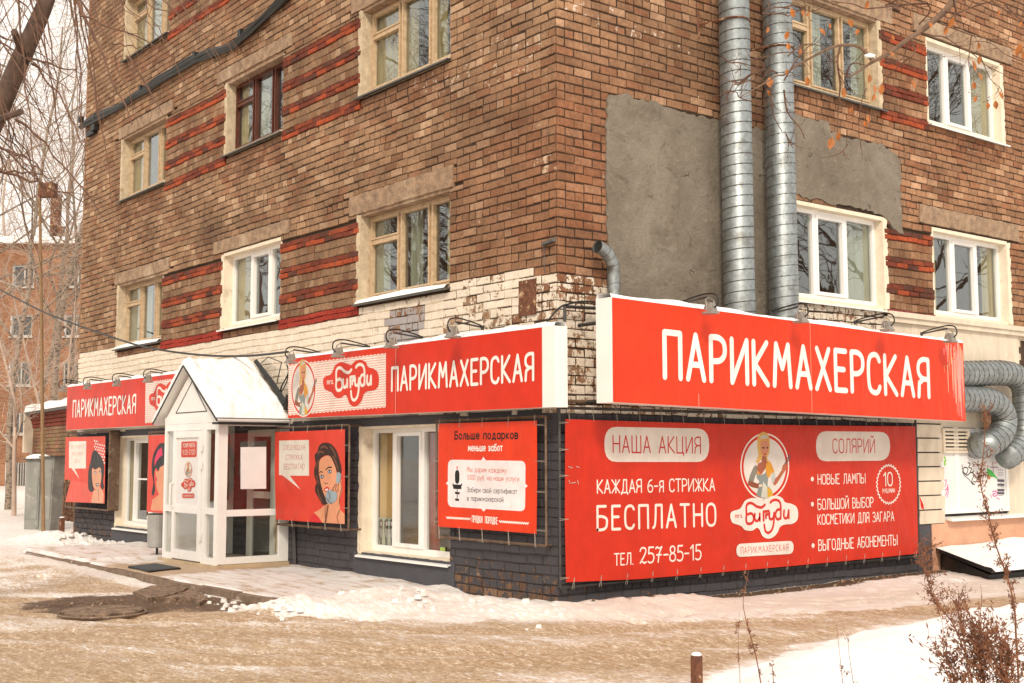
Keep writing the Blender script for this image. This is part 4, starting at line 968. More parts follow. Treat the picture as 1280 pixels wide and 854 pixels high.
def left_sign(xa, xb, za0, za1, zb_0, zb_1, Y1, Y0, label):
    t = thing('signboard', ((xa+xb)/2, Y1, za0), label, 'sign')
    q = M(); q.hexa([(xa, Y0, zb_0), (xb, Y0, zb_1), (xb, Y1+.004, zb_1), (xa, Y1+.004, zb_0), (xa, Y0, za0), (xb, Y0, za1), (xb, Y1+.004, za1), (xa, Y1+.004, za0)]); q.build('box', 'white', t)
    q = M(); sign_snow(q, xa, xb, -Y0, -Y1, za0, za1, 'L', int(-xa*3), .05); q.build('snow_cap', 'snow', t, smooth=True)
    q = M()
    for x in np.linspace(xa+.3, xb-.3, 4): q.tube([(x, 0, 2.85), (x, Y0, 2.85)], .02, 4); q.tube([(x, 0, 2.12), (x, Y0, 2.12)], .02, 4)
    q.build('bracket', 'darktube', t, kind='stuff'); return t
def waves(pr, f, x0, x1, y0t, y1t, y0b, y1b, rows, nz):
    """white panel of zigzag lines between crop-space edges"""
    zig = lambda i: (3.2 if i % 2 else -3.2)
    N = nz; e = lambda i, t: (x0+(x1-x0)*i/N, (y0t+(y1t-y0t)*i/N)*(1-t)+(y0b+(y1b-y0b)*i/N)*t)
    top = [(e(i, 0)[0], e(i, 0)[1]+zig(i)*1.6) for i in range(N+1)]; bot = [(e(i, 1)[0], e(i, 1)[1]+zig(i)*1.6) for i in range(N+1)]
    for i in range(N):
        if i == 0: pr.up()
        d = pr.d+pr.lay*.00016; P = [f(*top[i]), f(*top[i+1]), f(*bot[i+1]), f(*bot[i])]; pr.q.poly([pr.P(a, z, d) for a, z in P], 0, (*WHT, 1))
    pr.up(); d = pr.d+pr.lay*.00016
    for r in range(rows):
        t0 = (r+.5)/rows; th = .11/rows
        for i in range(N):
            a = e(i, t0-th); b = e(i+1, t0-th); c_ = e(i+1, t0+th); g = e(i, t0+th)
            P = [f(a[0], a[1]+zig(i)), f(b[0], b[1]+zig(i+1)), f(c_[0], c_[1]+zig(i+1)), f(g[0], g[1]+zig(i))]
            pr.q.poly([pr.P(u, z, d) for u, z in P], 0, (.62, .07, .04, 1))
YL = -.30
S1 = left_sign(-5.37, .30, 2.90, 2.885, 2.075, 2.05, YL, -.12, 'red ПАРИКМАХЕРСКАЯ box sign with full oval portrait logo, left wall, between porch roof and corner')
pr = Print('L', -YL); cl = crop(LF, 0, 0, 1, YL, 0)
pr.poly([(-5.36, 2.08), (.105, 2.052), (.105, 2.882), (-5.36, 2.897)], RED2)
c5 = crop(LF, 355, 400, 6.83, YL, 0)
waves(pr, c5, 38, 870, 385, 285, 815, 745, 22, 52)
badge(pr, lambda a, b: c5(166+108*a, 585+243*b), RED2)
cloud_logo(pr, c5, RED2, WHT, .020)
pr.text('ПАРИКМАХЕРСКАЯ', cl(489, 490.5), cl(668.5, 477), cl(489, 458.5), (.82, .79, .75), .122, .185)
xs = cl(495, 470)[0]; pr.up(); pr.line([(xs, 2.07), (xs, 2.89)], .004, (.70, .42, .34))
pr.build('face', S1, 'sign')
S2 = left_sign(-14.36, -7.9, 2.92, 2.90, 2.08, 2.075, YL, -.12, 'red ПАРИКМАХЕРСКАЯ box sign at the far left end, its logo cut by the porch gable')
pr = Print('L', -YL); pr.poly([(-14.35, 2.085), (-7.9, 2.08), (-7.9, 2.898), (-14.35, 2.917)], RED2)
c8 = crop(LF, 80, 460, 9.14, YL, 0)
xL = c8(930, 300)[0]; sh = xL-c5(38, 500)[0]
mv = lambda p: (p[0]+sh, p[1]+.008)
c5s = lambda u, v: mv(c5(u, v))
waves(pr, lambda u, v: mv(c5(u, v)), 38, 870, 385, 285, 815, 745, 22, 52)
# on this board the cloud comes first and the oval stands at the right
wc = c5(335, 500)[0]-c5(38, 500)[0]
cloud_logo(pr, lambda u, v: (lambda p: (p[0]-wc+.16, p[1]))(c5s(u, v)), RED2, WHT, .020)
badge(pr, lambda a, b: (lambda p: (p[0]+1.62, p[1]))(c5s(166+108*a, 585+243*b)), RED2)
pr.text('ПАРИКМАХЕРСКАЯ', c8(98, 572), c8(825, 524), c8(98, 368), (.82, .79, .75), .122, .185)
pr.build('face', S2, 'sign')

# ------------------------------------------------------------------ stretched banners on tube frames
def banner(label, face, d, outline, frame, tie_side=1, deep=None, mt='tube'):
    """outline: polygon in wall metres; frame: (a0,a1,z0,z1)"""
    a0, a1, z0, z1 = frame
    t = thing('banner', P3(face, (a0+a1)/2, z0, d), label, 'banner')
    r = .016
    fq = (deep or .07)
    for k, (u0, z0_, u1, z1_) in enumerate(((a0, z0, a1, z0), (a0, z1, a1, z1), (a0, z0, a0, z1), (a1, z0, a1, z1))):
        q = M(); q.tube([P3(face, u0, z0_, d-.03-(k > 1)*.002), P3(face, u1, z1_, d-.03-(k > 1)*.002)], r, 4); q.build('frame_tube', mt, t)
    q = M()
    for u in np.linspace(a0+.05, a1-.05, max(2, int((a1-a0)/1.2)+1)):
        for zz in (z0, z1): q.tube([P3(face, u, zz, 0), P3(face, u, zz, d-.03)], .012, 4)
    q.build('standoff', mt, t, kind='stuff'); return t
def ties(t, face, d, pts, fr, r=.0024):
    a0, a1, z0, z1 = fr
    for (u, z, k) in pts:
        q = M()
        if k in 'tb':
            zz = z1 if k == 't' else z0; s_ = 1 if k == 't' else -1
            q.tube([P3(face, u, z-s_*.03, d+.006), P3(face, u+.004, zz+s_*.02, d-.008)], r, 3, cap=False); q.tube([P3(face, u, z-s_*.03, d+.006), P3(face, u-.02, zz+s_*.022, d-.012)], r, 3, cap=False)
        else:
            aa = a0 if k == 'l' else a1; s_ = -1 if k == 'l' else 1
            q.tube([P3(face, u-s_*.03, z, d+.006), P3(face, aa+s_*.025, z+.006, d-.008)], r, 3, cap=False); q.tube([P3(face, u-s_*.03, z, d+.006), P3(face, aa+s_*.025, z-.012, d-.012)], r, 3, cap=False)
        q.build('cord_tie', 'wire', t)
def pl(f, pts): return [f(*p) for p in pts]

# wide banner on the right facade
FR = (-.06, 6.32, .20, 2.055); dR = .13
T1 = banner('wide red banner НАША АКЦИЯ and СОЛЯРИЙ covering the lower right wall', 'R', dR, None, FR, mt='darktube')
cr = crop(RF, 0, 0, 1, dR, 1); pr = Print('R', dR)
ol = pl(cr, [(706.5, 524), (800, 527), (900, 530), (1020, 532), (1144, 533), (1146, 610), (1148, 692), (1050, 702), (930, 713), (800, 724), (707.5, 728), (706, 650)])
pr.poly(ol, BRED)
cA = crop(RF, 730, 590, 6.83, dR, 1); cB = crop(RF, 1000, 530, 9.14, dR, 1); cC = crop(RF, 1000, 520, 4.27, dR, 1); cD = crop(RF, 900, 520, 4.267, dR, 1); cE = crop(RF, 920, 530, 7.77, dR, 1)
def pill(pr, f, pts, col, rad=.42):
    (x0, y0), (x1, y1), (x2, y2), (x3, y3) = pts        # TL TR BR BL
    P = []
    for k, (a, b, c_) in enumerate((((x3, y3), (x0, y0), (x1, y1)), ((x0, y0), (x1, y1), (x2, y2)), ((x1, y1), (x2, y2), (x3, y3)), ((x2, y2), (x3, y3), (x0, y0)))):
        a, b, c_ = map(np.array, (a, b, c_)); h = min(abs(y3-y0), abs(y2-y1))*rad
        ua = (a-b)/np.hypot(*(a-b)); uc = (c_-b)/np.hypot(*(c_-b)); 
        hw = h*.72
        la = (h if abs(ua[1]) > abs(ua[0]) else hw); lc = (h if abs(uc[1]) > abs(uc[0]) else hw)
        p0 = b+ua*la; p1 = b+uc*lc
        for t in np.linspace(0, 1, 6): P.append(tuple((1-t)**2*p0+2*t*(1-t)*b+t*t*p1))
    pr.poly([f(*p) for p in P], col)
pill(pr, cr, [(755.5, 533.5), (886.5, 536), (886.5, 577.5), (755.5, 577.5)], (.70, .63, .57), .5)
pr.text('НАША АКЦИЯ', cr(765.5, 566.5), cr(876.5, 567.5), cr(765.5, 543.5), (.52, .025, .02), .085, .16)
pill(pr, cB, [(183, 83), (1030, 92), (1028, 418), (183, 428)], (.70, .63, .57), .5)
pr.text('СОЛЯРИЙ', cB(372, 338), cB(860, 335), cB(372, 165), (.52, .025, .02), .085, .16)
W1 = (.78, .70, .64)
pr.text('КАЖДАЯ 6-я СТРИЖКА', cA(108, 188), cA(1120, 166), cA(108, 64), W1, .105, .14)
pr.text('БЕСПЛАТНО', cA(104, 507), cA(1132, 467), cA(104, 283), W1, .108, .22)
pr.text('ТЕЛ.', cA(255, 803), cA(424, 793), cA(255, 694), W1, .105, .15)
pr.text('257-85-15', cA(470, 788), cA(1005, 753), cA(470, 642), W1, .10, .12)
pr.text('НОВЫЕ ЛАМПЫ', cB(200, 695), cB(750, 679), cB(200, 573), W1, .10, .14)
pr.text('10', cB(950, 716), cB(1062, 712), cB(950, 549), W1, .10, .14)
pr.text('РУБ/МИН', cB(942, 794), cB(1083, 785), cB(942, 742), W1, .13, .2)
pr.text('БОЛЬШОЙ ВЫБОР', cC(93, 503), cC(393, 489), cC(93, 443), W1, .10, .14)
pr.text('КОСМЕТИКИ ДЛЯ ЗАГАРА', cC(93, 583), cC(503, 562), cC(93, 525), W1, .10, .14)
pr.text('ВЫГОДНЫЕ АБОНЕМЕНТЫ', cC(97, 722), cC(521, 690), cC(97, 660), W1, .10, .14)
for p in ((65, 337), (65, 471), (69, 692)): pr.seg(cC(*p), cC(*p), .03, W1)
n = 60; Z = []
for i in range(n+1):
    t = 2*math.pi*i/n; k = 1.0 if i % 2 else .90
    Z.append(cr(1110.5+15.3*k*math.cos(t), 605.5+25*k*math.sin(t)))
pr.line(Z, .008, W1)
badge(pr, lambda a, b: cE(278+237*a, 415+325*b), BRED)
cS = lambda u, v: cD(52+(u-335)*(415-52)/(812-335), 425+(v-340)*(655-425)/(740-340))
cloud_logo(pr, cS, (.72, .66, .61), (.54, .03, .02), .017)
pill(pr, cD, [(85, 683), (390, 665), (390, 735), (85, 753)], (.72, .66, .61), .5)
pr.text('ПАРИКМАХЕРСКАЯ', cD(108, 737), cD(363, 718), cD(108, 700), (.56, .05, .035), .09, .22)
# scuffs near the left edge
for (a, b) in (((280, 622), (300, 628)), ((320, 622), (335, 626)), ((283, 690), (288, 706)), ((296, 704), (318, 700)), ((326, 690), (330, 708))):
    f = crop(RF, 640, 428, 4.0, dR, 1); pr.line([f(*a), f(*b)], .004, (.50, .40, .36))
pr.build('cloth', T1)
pts = [(y, float(np.interp(y, [0, 6.3], [2.0-.06, 1.95])), 't') for y in np.linspace(.05, 6.2, 19)]+[(y, .27, 'b') for y in np.linspace(.1, 6.2, 17)]+[(.0, z, 'l') for z in (.3, .9, 1.35, 1.62, 1.9)]
ties(T1, 'R', dR, pts, FR, .0022)
q = M(); p = cr(1149, 628); q.poly([P3('R', p[0]-.02, p[1]+.09, dR+.02), P3('R', p[0]+.05, p[1]-.03, dR+.03), P3('R', p[0]+.08, p[1]-.10, dR+.02), P3('R', p[0]+.0, p[1]-.08, dR+.025)], 0, (.6, .02, .015, 1)); q.build('torn_corner', 'print', T1)

# gift banner next to the corner
dG = .15; FG = (-2.05, -.055, .62, 1.965)
T2 = banner('square red banner Больше подарков with white speech panel, on left wall nearest the corner', 'L', dG, None, FG)
cg = crop(LF, 540, 515, 4.744, -dG, 0); pr = Print('L', dG)
pr.poly(pl(cg, [(38, 70), (300, 62), (622, 52), (624, 400), (620, 723), (350, 702), (35, 680)]), (.68, .042, .008))
pill(pr, cg, [(95, 283), (555, 291), (552, 590), (93, 562)], (.76, .71, .72), .14)
for tri in ([(292, 287), (305, 266), (320, 288)], [(292, 572), (306, 592), (322, 574)], [(96, 410), (82, 423), (96, 436)], [(553, 425), (569, 439), (553, 452)]): pr.poly(pl(cg, tri), (.76, .71, .72))
K = (.012, .010, .010)
pr.text('Больше подарков', cg(132, 166), cg(514, 163), cg(132, 114), K, .18, .19)
pr.text('меньше забот', cg(213, 234), cg(420, 234), cg(213, 203), (.80, .76, .73), .17, .19, .7)
RT = (.66, .10, .05)
pr.text('Мы дарим каждому'.replace('М', 'М'), cg(208, 356), cg(444, 364), cg(208, 325), RT, .10, .15)
pr.text('1000 руб. на наши услуги.', cg(208, 403), cg(523, 413), cg(208, 373), RT, .10, .15)
KT = (.05, .04, .05)
pr.text('Забери свой сертификат', cg(208, 476), cg(506, 488), cg(208, 445), KT, .10, .15)
pr.text('в парикмахерской.', cg(208, 527), cg(430, 536), cg(208, 497), KT, .10, .15)
pr.text('ПРЯДКИ', cg(237, 655), cg(300, 660), cg(237, 613), (.80, .72, .66), .13, .14); pr.text('ПОРЯДКЕ', cg(315, 661), cg(391, 668), cg(315, 618), (.80, .72, .66), .13, .14)
for (x0, y0, x1, y1) in ((87, 627, 228, 635), (400, 650, 573, 662)):
    pr.line([cg(x0+(x1-x0)*i/28, y0+(y1-y0)*i/28+(4 if i % 2 else -4)) for i in range(29)], .008, (.80, .72, .66))
pr.seg(cg(150, 365), cg(150, 405), .043, K); pr.poly(pl(cg, [(127, 430), (175, 432), (175, 458), (127, 456)]), K); pr.seg(cg(125, 428), cg(127, 440), .009, K); pr.seg(cg(178, 428), cg(172, 440), .009, K)
pr.seg(cg(150, 458), cg(150, 515), .006, K); pr.seg(cg(140, 480), cg(162, 482), .012, K); pr.seg(cg(141, 520), cg(158, 522), .012, K); pr.seg(cg(150, 326), cg(150, 334), .010, (.72, .07, .03))
pr.build('cloth', T2)
pts = [(x, 1.91, 't') for x in (-1.95, -1.55, -1.12, -.65, -.2)]+[(x, .73, 'b') for x in (-1.95, -1.55, -1.12, -.65, -.2)]+[(-1.98, z, 'l') for z in (.8, 1.15, 1.5)]+[(-.16, z, 'r') for z in (.78, 1.18, 1.5, 1.88)]
ties(T2, 'L', dG, pts, FG)

# telephone banner beside the porch
dP = .25; FP = (-5.79, -3.86, .62, 1.955)
T3 = banner('red banner of a dark-haired woman holding a grey telephone, right of the porch', 'L', dP, None, FP)
cp = crop(LF, 340, 520, 5.89, -dP, 0); pr = Print('L', dP)
pr.poly(pl(cp, [(22, 118), (280, 110), (537, 98), (537, 450), (535, 797), (270, 780), (28, 762), (20, 400)]), (.64, .052, .03))
pr.poly(pl(cp, [(52, 182), (272, 177), (273, 440), (130, 440), (210, 542), (75, 436), (52, 436)]), (.68, .64, .58))
TR = (.46, .12, .10)
pr.text('СЛЕДУЮЩАЯ', cp(82, 252), cp(243, 250), cp(82, 214), TR, .10, .16); pr.text('СТРИЖКА', cp(101, 325), cp(225, 324), cp(101, 286), TR, .10, .16); pr.text('БЕСПЛАТНО', cp(88, 395), cp(240, 394), cp(88, 353), TR, .10, .16)
HD = (.035, .014, .010); SK = (.66, .29, .16); SD = (.10, .03, .02)
pr.poly(pl(cp, [(400, 595), (430, 640), (440, 560), (470, 500), (512, 470), (518, 540), (498, 620), (502, 690), (535, 722), (535, 796), (370, 786), (330, 730), (308, 712), (350, 690), (385, 660), (395, 635)]), SK)
pr.poly(pl(cp, [(310, 714), (345, 745), (370, 786), (274, 779), (284, 742)]), (.60, .025, .03))
pr.poly(pl(cp, cat_rom([(345, 225), (372, 200), (420, 200), (455, 225), (482, 270), (500, 330), (514, 392), (505, 430), (482, 418), (465, 370), (435, 305), (400, 290), (358, 315), (348, 360), (345, 420), (355, 470), (372, 540), (388, 582), (405, 620), (410, 645), (375, 655), (350, 615), (320, 560), (318, 520), (328, 490), (312, 440), (312, 385), (322, 350), (314, 290), (335, 262)], 3, True)), HD)
for st in ([(360, 235), (385, 225), (410, 240)], [(430, 225), (455, 260), (470, 300)], [(450, 300), (470, 340), (488, 390)], [(340, 280), (352, 262), (380, 270)], [(325, 380), (335, 350), (345, 330)], [(330, 440), (336, 470), (345, 500)], [(335, 540), (350, 590), (370, 630)]):
    pr.line(pl(cp, cat_rom(st, 4)), .012, (.16, .065, .035), True)
pr.poly(pl(cp, cat_rom([(355, 325), (395, 295), (430, 298), (452, 340), (470, 385), (478, 430), (480, 490), (450, 535), (430, 560), (402, 604), (385, 580), (366, 520), (352, 450), (347, 375)], 3, True)), SK)
pr.up(); pr.line(pl(cp, cat_rom([(352, 418), (360, 410), (372, 415)], 3)), .008, K); pr.line(pl(cp, cat_rom([(398, 397), (415, 380), (440, 378)], 3)), .009, K)
for (x, y) in ((368, 447), (425, 410)):
    pr.poly(pl(cp, [(x-16, y+4), (x-4, y-16), (x+12, y-10), (x+16, y+6), (x, y+16)]), K); pr.poly(pl(cp, [(x-12, y+4), (x-3, y-9), (x+9, y-5), (x+11, y+4), (x, y+10)]), (.70, .70, .70)); pr.disc(cp(x, y), .02, .022, (.05, .16, .28), 10)
pr.up(); pr.line(pl(cp, [(385, 490), (396, 500), (414, 493)]), .005, SD)
pr.poly(pl(cp, [(386, 535), (405, 520), (424, 528), (420, 550), (395, 560), (386, 552)]), (.55, .02, .02)); pr.poly(pl(cp, [(393, 540), (415, 534), (412, 548), (396, 552)]), (.75, .72, .70))
GP = (.27, .34, .39)
pr.poly(pl(cp, [(478, 420), (495, 411), (512, 430), (506, 478), (482, 503), (472, 480)]), GP)
pr.poly(pl(cp, cat_rom([(424, 542), (445, 552), (480, 568), (476, 618), (445, 645), (412, 642), (397, 610), (398, 572)], 3, True)), GP)
pr.up(); pr.line(pl(cp, [(415, 555), (428, 590), (418, 630)]), .005, K); pr.line(pl(cp, [(440, 560), (430, 600), (440, 640)]), .004, (.12, .16, .2))
for st in ([(470, 500), (450, 535), (456, 555)], [(478, 505), (468, 535), (480, 560)], [(492, 500), (486, 530), (492, 555)], [(505, 480), (516, 520), (500, 600), (496, 650)], [(395, 650), (392, 720), (400, 780)], [(500, 695), (480, 740), (490, 790)], [(400, 604), (430, 640), (445, 640)]):
    pr.line(pl(cp, cat_rom(st, 4)), .005, SD)
pr.line([cp(414+(395-414)*i/20+(5 if i % 2 else -5), 655+(785-655)*i/20) for i in range(21)], .005, SD)
pr.build('cloth', T3)
pts = [(x, 1.90, 't') for x in (-5.3, -4.9, -4.4, -4.0)]+[(x, .68, 'b') for x in (-5.3, -4.85, -4.4, -4.0)]+[(-3.92, z, 'r') for z in (.9, 1.3, 1.7)]
ties(T3, 'L', dP, pts, FP)

# far-left banner, torn corner
dF = .24; FF = (-14.5, -12.26, .60, 2.02)
T4 = banner('leftmost red banner, torn at one edge, of a black-haired woman in a dotted scarf', 'L', dF, None, FF, deep=.2)
cf = crop(LF, 80, 540, 8.99, -dF, 0); pr = Print('L', dF)
pr.poly(pl(cf, [(20, 60), (465, 48), (462, 430), (455, 805), (15, 785), (45, 665), (75, 545), (5, 535), (12, 300)]), (.62, .055, .03))
pr.poly(pl(cf, [(75, 545), (455, 620), (455, 805), (15, 785)]), (.66, .09, .06))
pr.poly(pl(cf, [(57, 108), (250, 103), (245, 410), (118, 412), (172, 524), (85, 408), (55, 405)]), (.70, .66, .60))
TR = (.62, .28, .22)
pr.text('МНЕ НРАВИТСЯ', cf(82, 192), cf(224, 186), cf(82, 150), TR, .11, .18); pr.text('МОЙ НОВЫЙ', cf(90, 268), cf(215, 262), cf(90, 228), TR, .11, .18); pr.text('ОБРАЗ', cf(120, 350), cf(182, 350), cf(120, 308), TR, .11, .18)
rr = random.Random(2); pr.up()
for i in range(9):
    for j in range(5):
        x = 345+j*24+(i % 2)*12; y = 100+i*32+j*6
        if x < 462 and y > 88+(x-345)*.5 and y < 210+(x-340)*2.0: pr.poly(pl(cf, [(x-6, y-9), (x+6, y-9), (x+7, y+9), (x-5, y+9)]), (.74, .72, .70), False)
pr.poly(pl(cf, cat_rom([(340, 205), (365, 215), (410, 270), (440, 330), (452, 400), (446, 500), (440, 560), (450, 620), (430, 652), (412, 600), (420, 480), (405, 400), (380, 415), (350, 425), (325, 400), (315, 430), (315, 520), (325, 600), (340, 655), (300, 675), (275, 640), (270, 560), (275, 440), (300, 330), (318, 240)], 3, True)), (.018, .014, .016))
pr.poly(pl(cf, [(330, 660), (368, 650), (390, 610), (430, 650), (447, 700), (442, 804), (305, 796)]), (.66, .32, .20))
pr.poly(pl(cf, cat_rom([(318, 410), (350, 425), (405, 398), (422, 460), (416, 560), (396, 610), (370, 652), (342, 630), (325, 590), (315, 500)], 3, True)), (.66, .32, .20))
for (x, y) in ((350, 455), (407, 450)): pr.poly(pl(cf, [(x-18, y), (x-8, y-14), (x+12, y-10), (x+16, y+6), (x, y+14)]), K); pr.poly(pl(cf, [(x-10, y+2), (x, y-9), (x+10, y+1), (x, y+10)]), (.62, .70, .72))
pr.poly(pl(cf, [(356, 582), (372, 576), (394, 582), (388, 606), (372, 616), (360, 604)]), (.04, .01, .01)); pr.poly(pl(cf, [(362, 588), (390, 588), (376, 606)]), (.75, .72, .7))
pr.up(); pr.line(pl(cf, [(385, 640), (392, 700), (388, 780)]), .006, SD); pr.line(pl(cf, [(330, 405), (345, 300), (352, 240)]), .006, (.07, .05, .05))
pr.build('cloth', T4)
# side panels of the deep frame
q = M(); q.box(-12.275, -12.245, -dF+.03, -.02, .60, 2.02); q.box(-14.5, -12.27, -dF+.03, -.02, .585, .60); q.build('frame_side', 'tube', T4)

# banner half hidden behind the porch
dH = .25; FH = (-10.42, -8.5, .58, 1.97)
T5 = banner('red banner of a woman with a pink headband, mostly hidden behind the porch', 'L', dH, None, FH)
ch = crop(LF, 70, 530, 5.34, -dH, 0); pr = Print('L', dH)
pr.poly([(-10.36, .64), (-8.55, .64), (-8.55, 1.92), (-10.36, 1.92)], (.64, .05, .03))
HB = (.014, .012, .014)
pr.poly(pl(ch, cat_rom([(700, 128), (672, 160), (650, 205), (639, 270), (640, 330), (650, 395), (638, 460), (650, 478), (662, 440), (658, 390), (655, 330), (668, 295), (690, 320), (760, 330), (790, 420), (800, 300), (800, 200), (760, 140)], 3, True)), HB)
pr.poly(pl(ch, [(664, 310), (682, 322), (695, 288), (745, 262), (785, 300), (785, 430), (755, 500), (735, 530), (700, 500), (672, 430)]), SK)
pr.poly(pl(ch, [(634, 560), (645, 505), (690, 470), (735, 530), (800, 545), (815, 585), (634, 577)]), SK)
pr.poly(pl(ch, [(706, 155), (680, 178), (658, 235), (657, 285), (672, 250), (690, 225), (712, 208)]), (.66, .02, .10))
pr.poly(pl(ch, [(668, 350), (676, 372), (674, 385), (664, 372)]), (.60, .02, .08))
pr.build('cloth', T5)

# ------------------------------------------------------------------ floodlights over the signs
def flood():
    t = thing('floodlight', (0, 0, 0), '', 'floodlight', 'floodlights on arms above the red signs')
    q = M(); q.tube([(0, 0, 0), (0, -.40, .035)], .011, 5); q.tube([(0, 0, -.03), (0, 0, .02)], .02, 6); q.build('arm', 'darktube', t)
    q = M(); q.tube(cat_rom([(.0, -.02, .02), (.01, -.2, .055), (.02, -.38, .075), (.02, -.5, .05), (.02, -.525, -.04), (.01, -.46, -.1)], 6), .009, 5); q.build('cable', 'black', t, smooth=True)
    q = M(); q.hexa([(-.055, -.50, -.135), (.055, -.50, -.135), (.05, -.38, -.10), (-.05, -.38, -.10), (-.035, -.47, -.03), (.035, -.47, -.03), (.03, -.40, -.02), (-.03, -.40, -.02)])
    q.box(-.065, .065, -.505, -.375, -.15, -.125); q.build('lamp_head', 'lampgrey', t)
    q = M(); q.tube([(-.06, -.44, -.12), (-.065, -.43, -.0), (-.0, -.41, .03), (.065, -.43, -.0), (.06, -.44, -.12)], .007, 4); q.build('yoke', 'lampgrey', t)
    return t
fl0 = flood(); first = True
spots = []
names_l = {82: 'leftmost floodlight, at the far left end of the far-left sign', 113: 'second floodlight from the far left, above the letters of the far-left sign', 149: 'third floodlight from the far left, above the letters of the far-left sign', 187: 'floodlight just left of the porch gable, over the logo',
           368: 'floodlight above the oval portrait, right of the porch roof', 427: 'floodlight above the cloud logo right of the porch', 492: 'floodlight above the first letter of the middle sign', 567: 'floodlight nearest the corner on the left-wall sign'}
for x, y in ((82, 483), (113, 480), (149, 476), (187, 471), (368, 445), (427, 437), (492, 425), (567, 412)):
    p = LF(x, y, -.50); spots.append(((p[0], -.10, p[2]+.05), 0, names_l[x]))
names_r = {886: 'floodlight nearest the corner on the big right sign', 1000: 'floodlight under the two upright ducts on the big right sign', 1105: 'second floodlight from the right end of the big right sign', 1188: 'rightmost floodlight, at the faded end of the big sign'}
for x, y in ((886, 381), (1000, 393), (1105, 404), (1188, 419)):
    p = RF(x, y, .98); spots.append(((.56, p[1], p[2]+.05), 90, names_r[x]))
for i, (loc, rz, lb) in enumerate(spots):
    o = fl0 if i == 0 else copy_tree(fl0); o.location = loc; o.rotation_euler = (0, 0, R(rz+rng.uniform(-5, 5))); o['label'] = lb
#PART4
# ------------------------------------------------------------------ shop windows
def xL(px_, y, Y): return float(LF(px_, y, Y)[0])
a, b, c, d = SHOPW[0]
m0 = (xL(497, 600, .2)-a-.035)/(b-a-.07); m1 = (xL(533.5, 600, .2)-a-.035)/(b-a-.07)
fr = window('L', a, b, c, d, (m0, m1), 'pvc', Lp, 'l', sill='pvc', cur=None, rd=.19, seed=91, sillw=.05)
bpy.data.objects.remove([o for o in fr.children if o.name.startswith('room')][0])
for o in [o for o in fr.children if o.name.startswith('pane')]: o.data.materials[0] = B['shopglass']
q = M(); q.box(a-.3, b+.3, 1.9, 1.95, .0, 2.3, 0); q.box(a-.35, a-.3, .3, 1.9, 0, 2.3, 1); q.box(b+.3, b+.35, .3, 1.9, 0, 2.3, 1); q.box(a-.3, b+.3, .3, 1.9, -.02, .05, 1); q.box(a-.3, b+.3, .3, 1.9, 2.3, 2.35, 0); q.build('shop_interior', ['room', 'tanwall'], fr)
q = M(); n = 26; x0, x1 = xL(458, 600, .27), xL(497, 600, .27)
for i in range(n):
    f = lambda x: .27+.03*math.sin(x*30)+.012*math.sin(x*71)
    u0, u1 = x0+(x1-x0)*i/n, x0+(x1-x0)*(i+1)/n; q.poly([(u0, f(u0), .38), (u1, f(u1), .38), (u1, f(u1), 1.92), (u0, f(u0), 1.92)])
q.build('curtain', 'tanwall', fr, smooth=True)
q = M(); q.box(-3.2, -2.95, .5, .56, .35, 1.9); q.box(-2.5, -1.9, 1.0, 1.05, 1.2, 1.85); q.box(-2.6, -2.0, .9, 1.0, .35, .9); q.build('red_shelf', 'redinside', fr)
pr = Print('L', -.225)       # grey photo card of three women standing in the first light
f = crop(LF, 440, 520, 4.27, .225, 0)
pr.poly([f(102, 540), f(222, 545), f(222, 712), f(102, 700)], (.42, .47, .40))
for x in (156, 185, 214):
    pr.poly([f(x-13, 600), f(x-12, 560), f(x, 548), f(x+9, 560), f(x+8, 600), f(x+3, 690), f(x-6, 690)], (.05, .045, .05)); pr.poly([f(x-6, 566), f(x+5, 566), f(x+4, 586), f(x-4, 586)], (.45, .36, .33)); pr.poly([f(x-9, 600), f(x+6, 602), f(x+4, 650), f(x-8, 645)], (.30, .27, .28))
pr.poly([f(112, 700), f(118, 640), (f(140, 600)), f(150, 640), f(140, 700)], (.05, .07, .05))
pr.build('photo_card', fr)
pr = Print('L', -.17); f = crop(LF, 440, 520, 4.27, .17, 0); pr.poly([f(470, 700), f(497, 702), f(497, 738), f(470, 736)], (.45, .62, .14)); pr.build('green_sticker', fr)
a, b, c, d = SHOPW[1]
m0 = (xL(171.5, 600, .2)-a-.035)/(b-a-.07)
fr = window('L', a, b, c, d, (m0, m0+.34), 'pvc', Lp, 'l', sill='pvc', cur=[(0.0, .24), (.5, .8)], rd=.19, seed=92, sillw=.05)
x0 = xL(173, 600, .17); x1 = x0+.75; q = M(); q.box(x0, x1, .150, .158, 1.15, 1.18); q.build('glazing_bar', 'pvc', fr)
for o in list(fr.children):
    if o.name.startswith('pane'): o.data.materials[0] = B['shopglass']

# ------------------------------------------------------------------ entrance porch
XA, XB, YF, ZB, ZE = -7.68, -5.85, -1.09, .088, 2.03
PO = thing('entrance_porch', ((XA+XB)/2, YF/2, .04), 'white glazed entrance porch with gabled roof under thick snow', 'porch')
q = M(); q.box(XA-.14, XB+.05, YF-.05, -.001, -.02, .03); q.box(XA-.10, XB+.03, YF-.03, -.002, .03, ZB); q.build('step', 'step', PO)
q = M(); q.box(XA, XB, YF+.02, -.001, ZB, ZB+.01); q.build('floor', 'floor', PO)
xp = lambda p, y=600: float(LF(p, y, YF)[0])
xs_ = dict(a=XA, g1=xp(207), g1e=xp(216), d0=xp(217), d1=xp(252), g2=xp(257), g2e=xp(268), b=XB)
q = M()
pst = [(XA, xs_['g1']), (xs_['g1e'], xs_['d0']-.004), (xs_['d1']+.004, xs_['g2']), (xs_['g2e'], XB)]
for (u0, u1) in pst: q.box(u0, u1, YF, YF+.07, ZB, ZE)
zt_ = float(LF(240, 637.5, YF)[2]); zt2 = zt_+.0
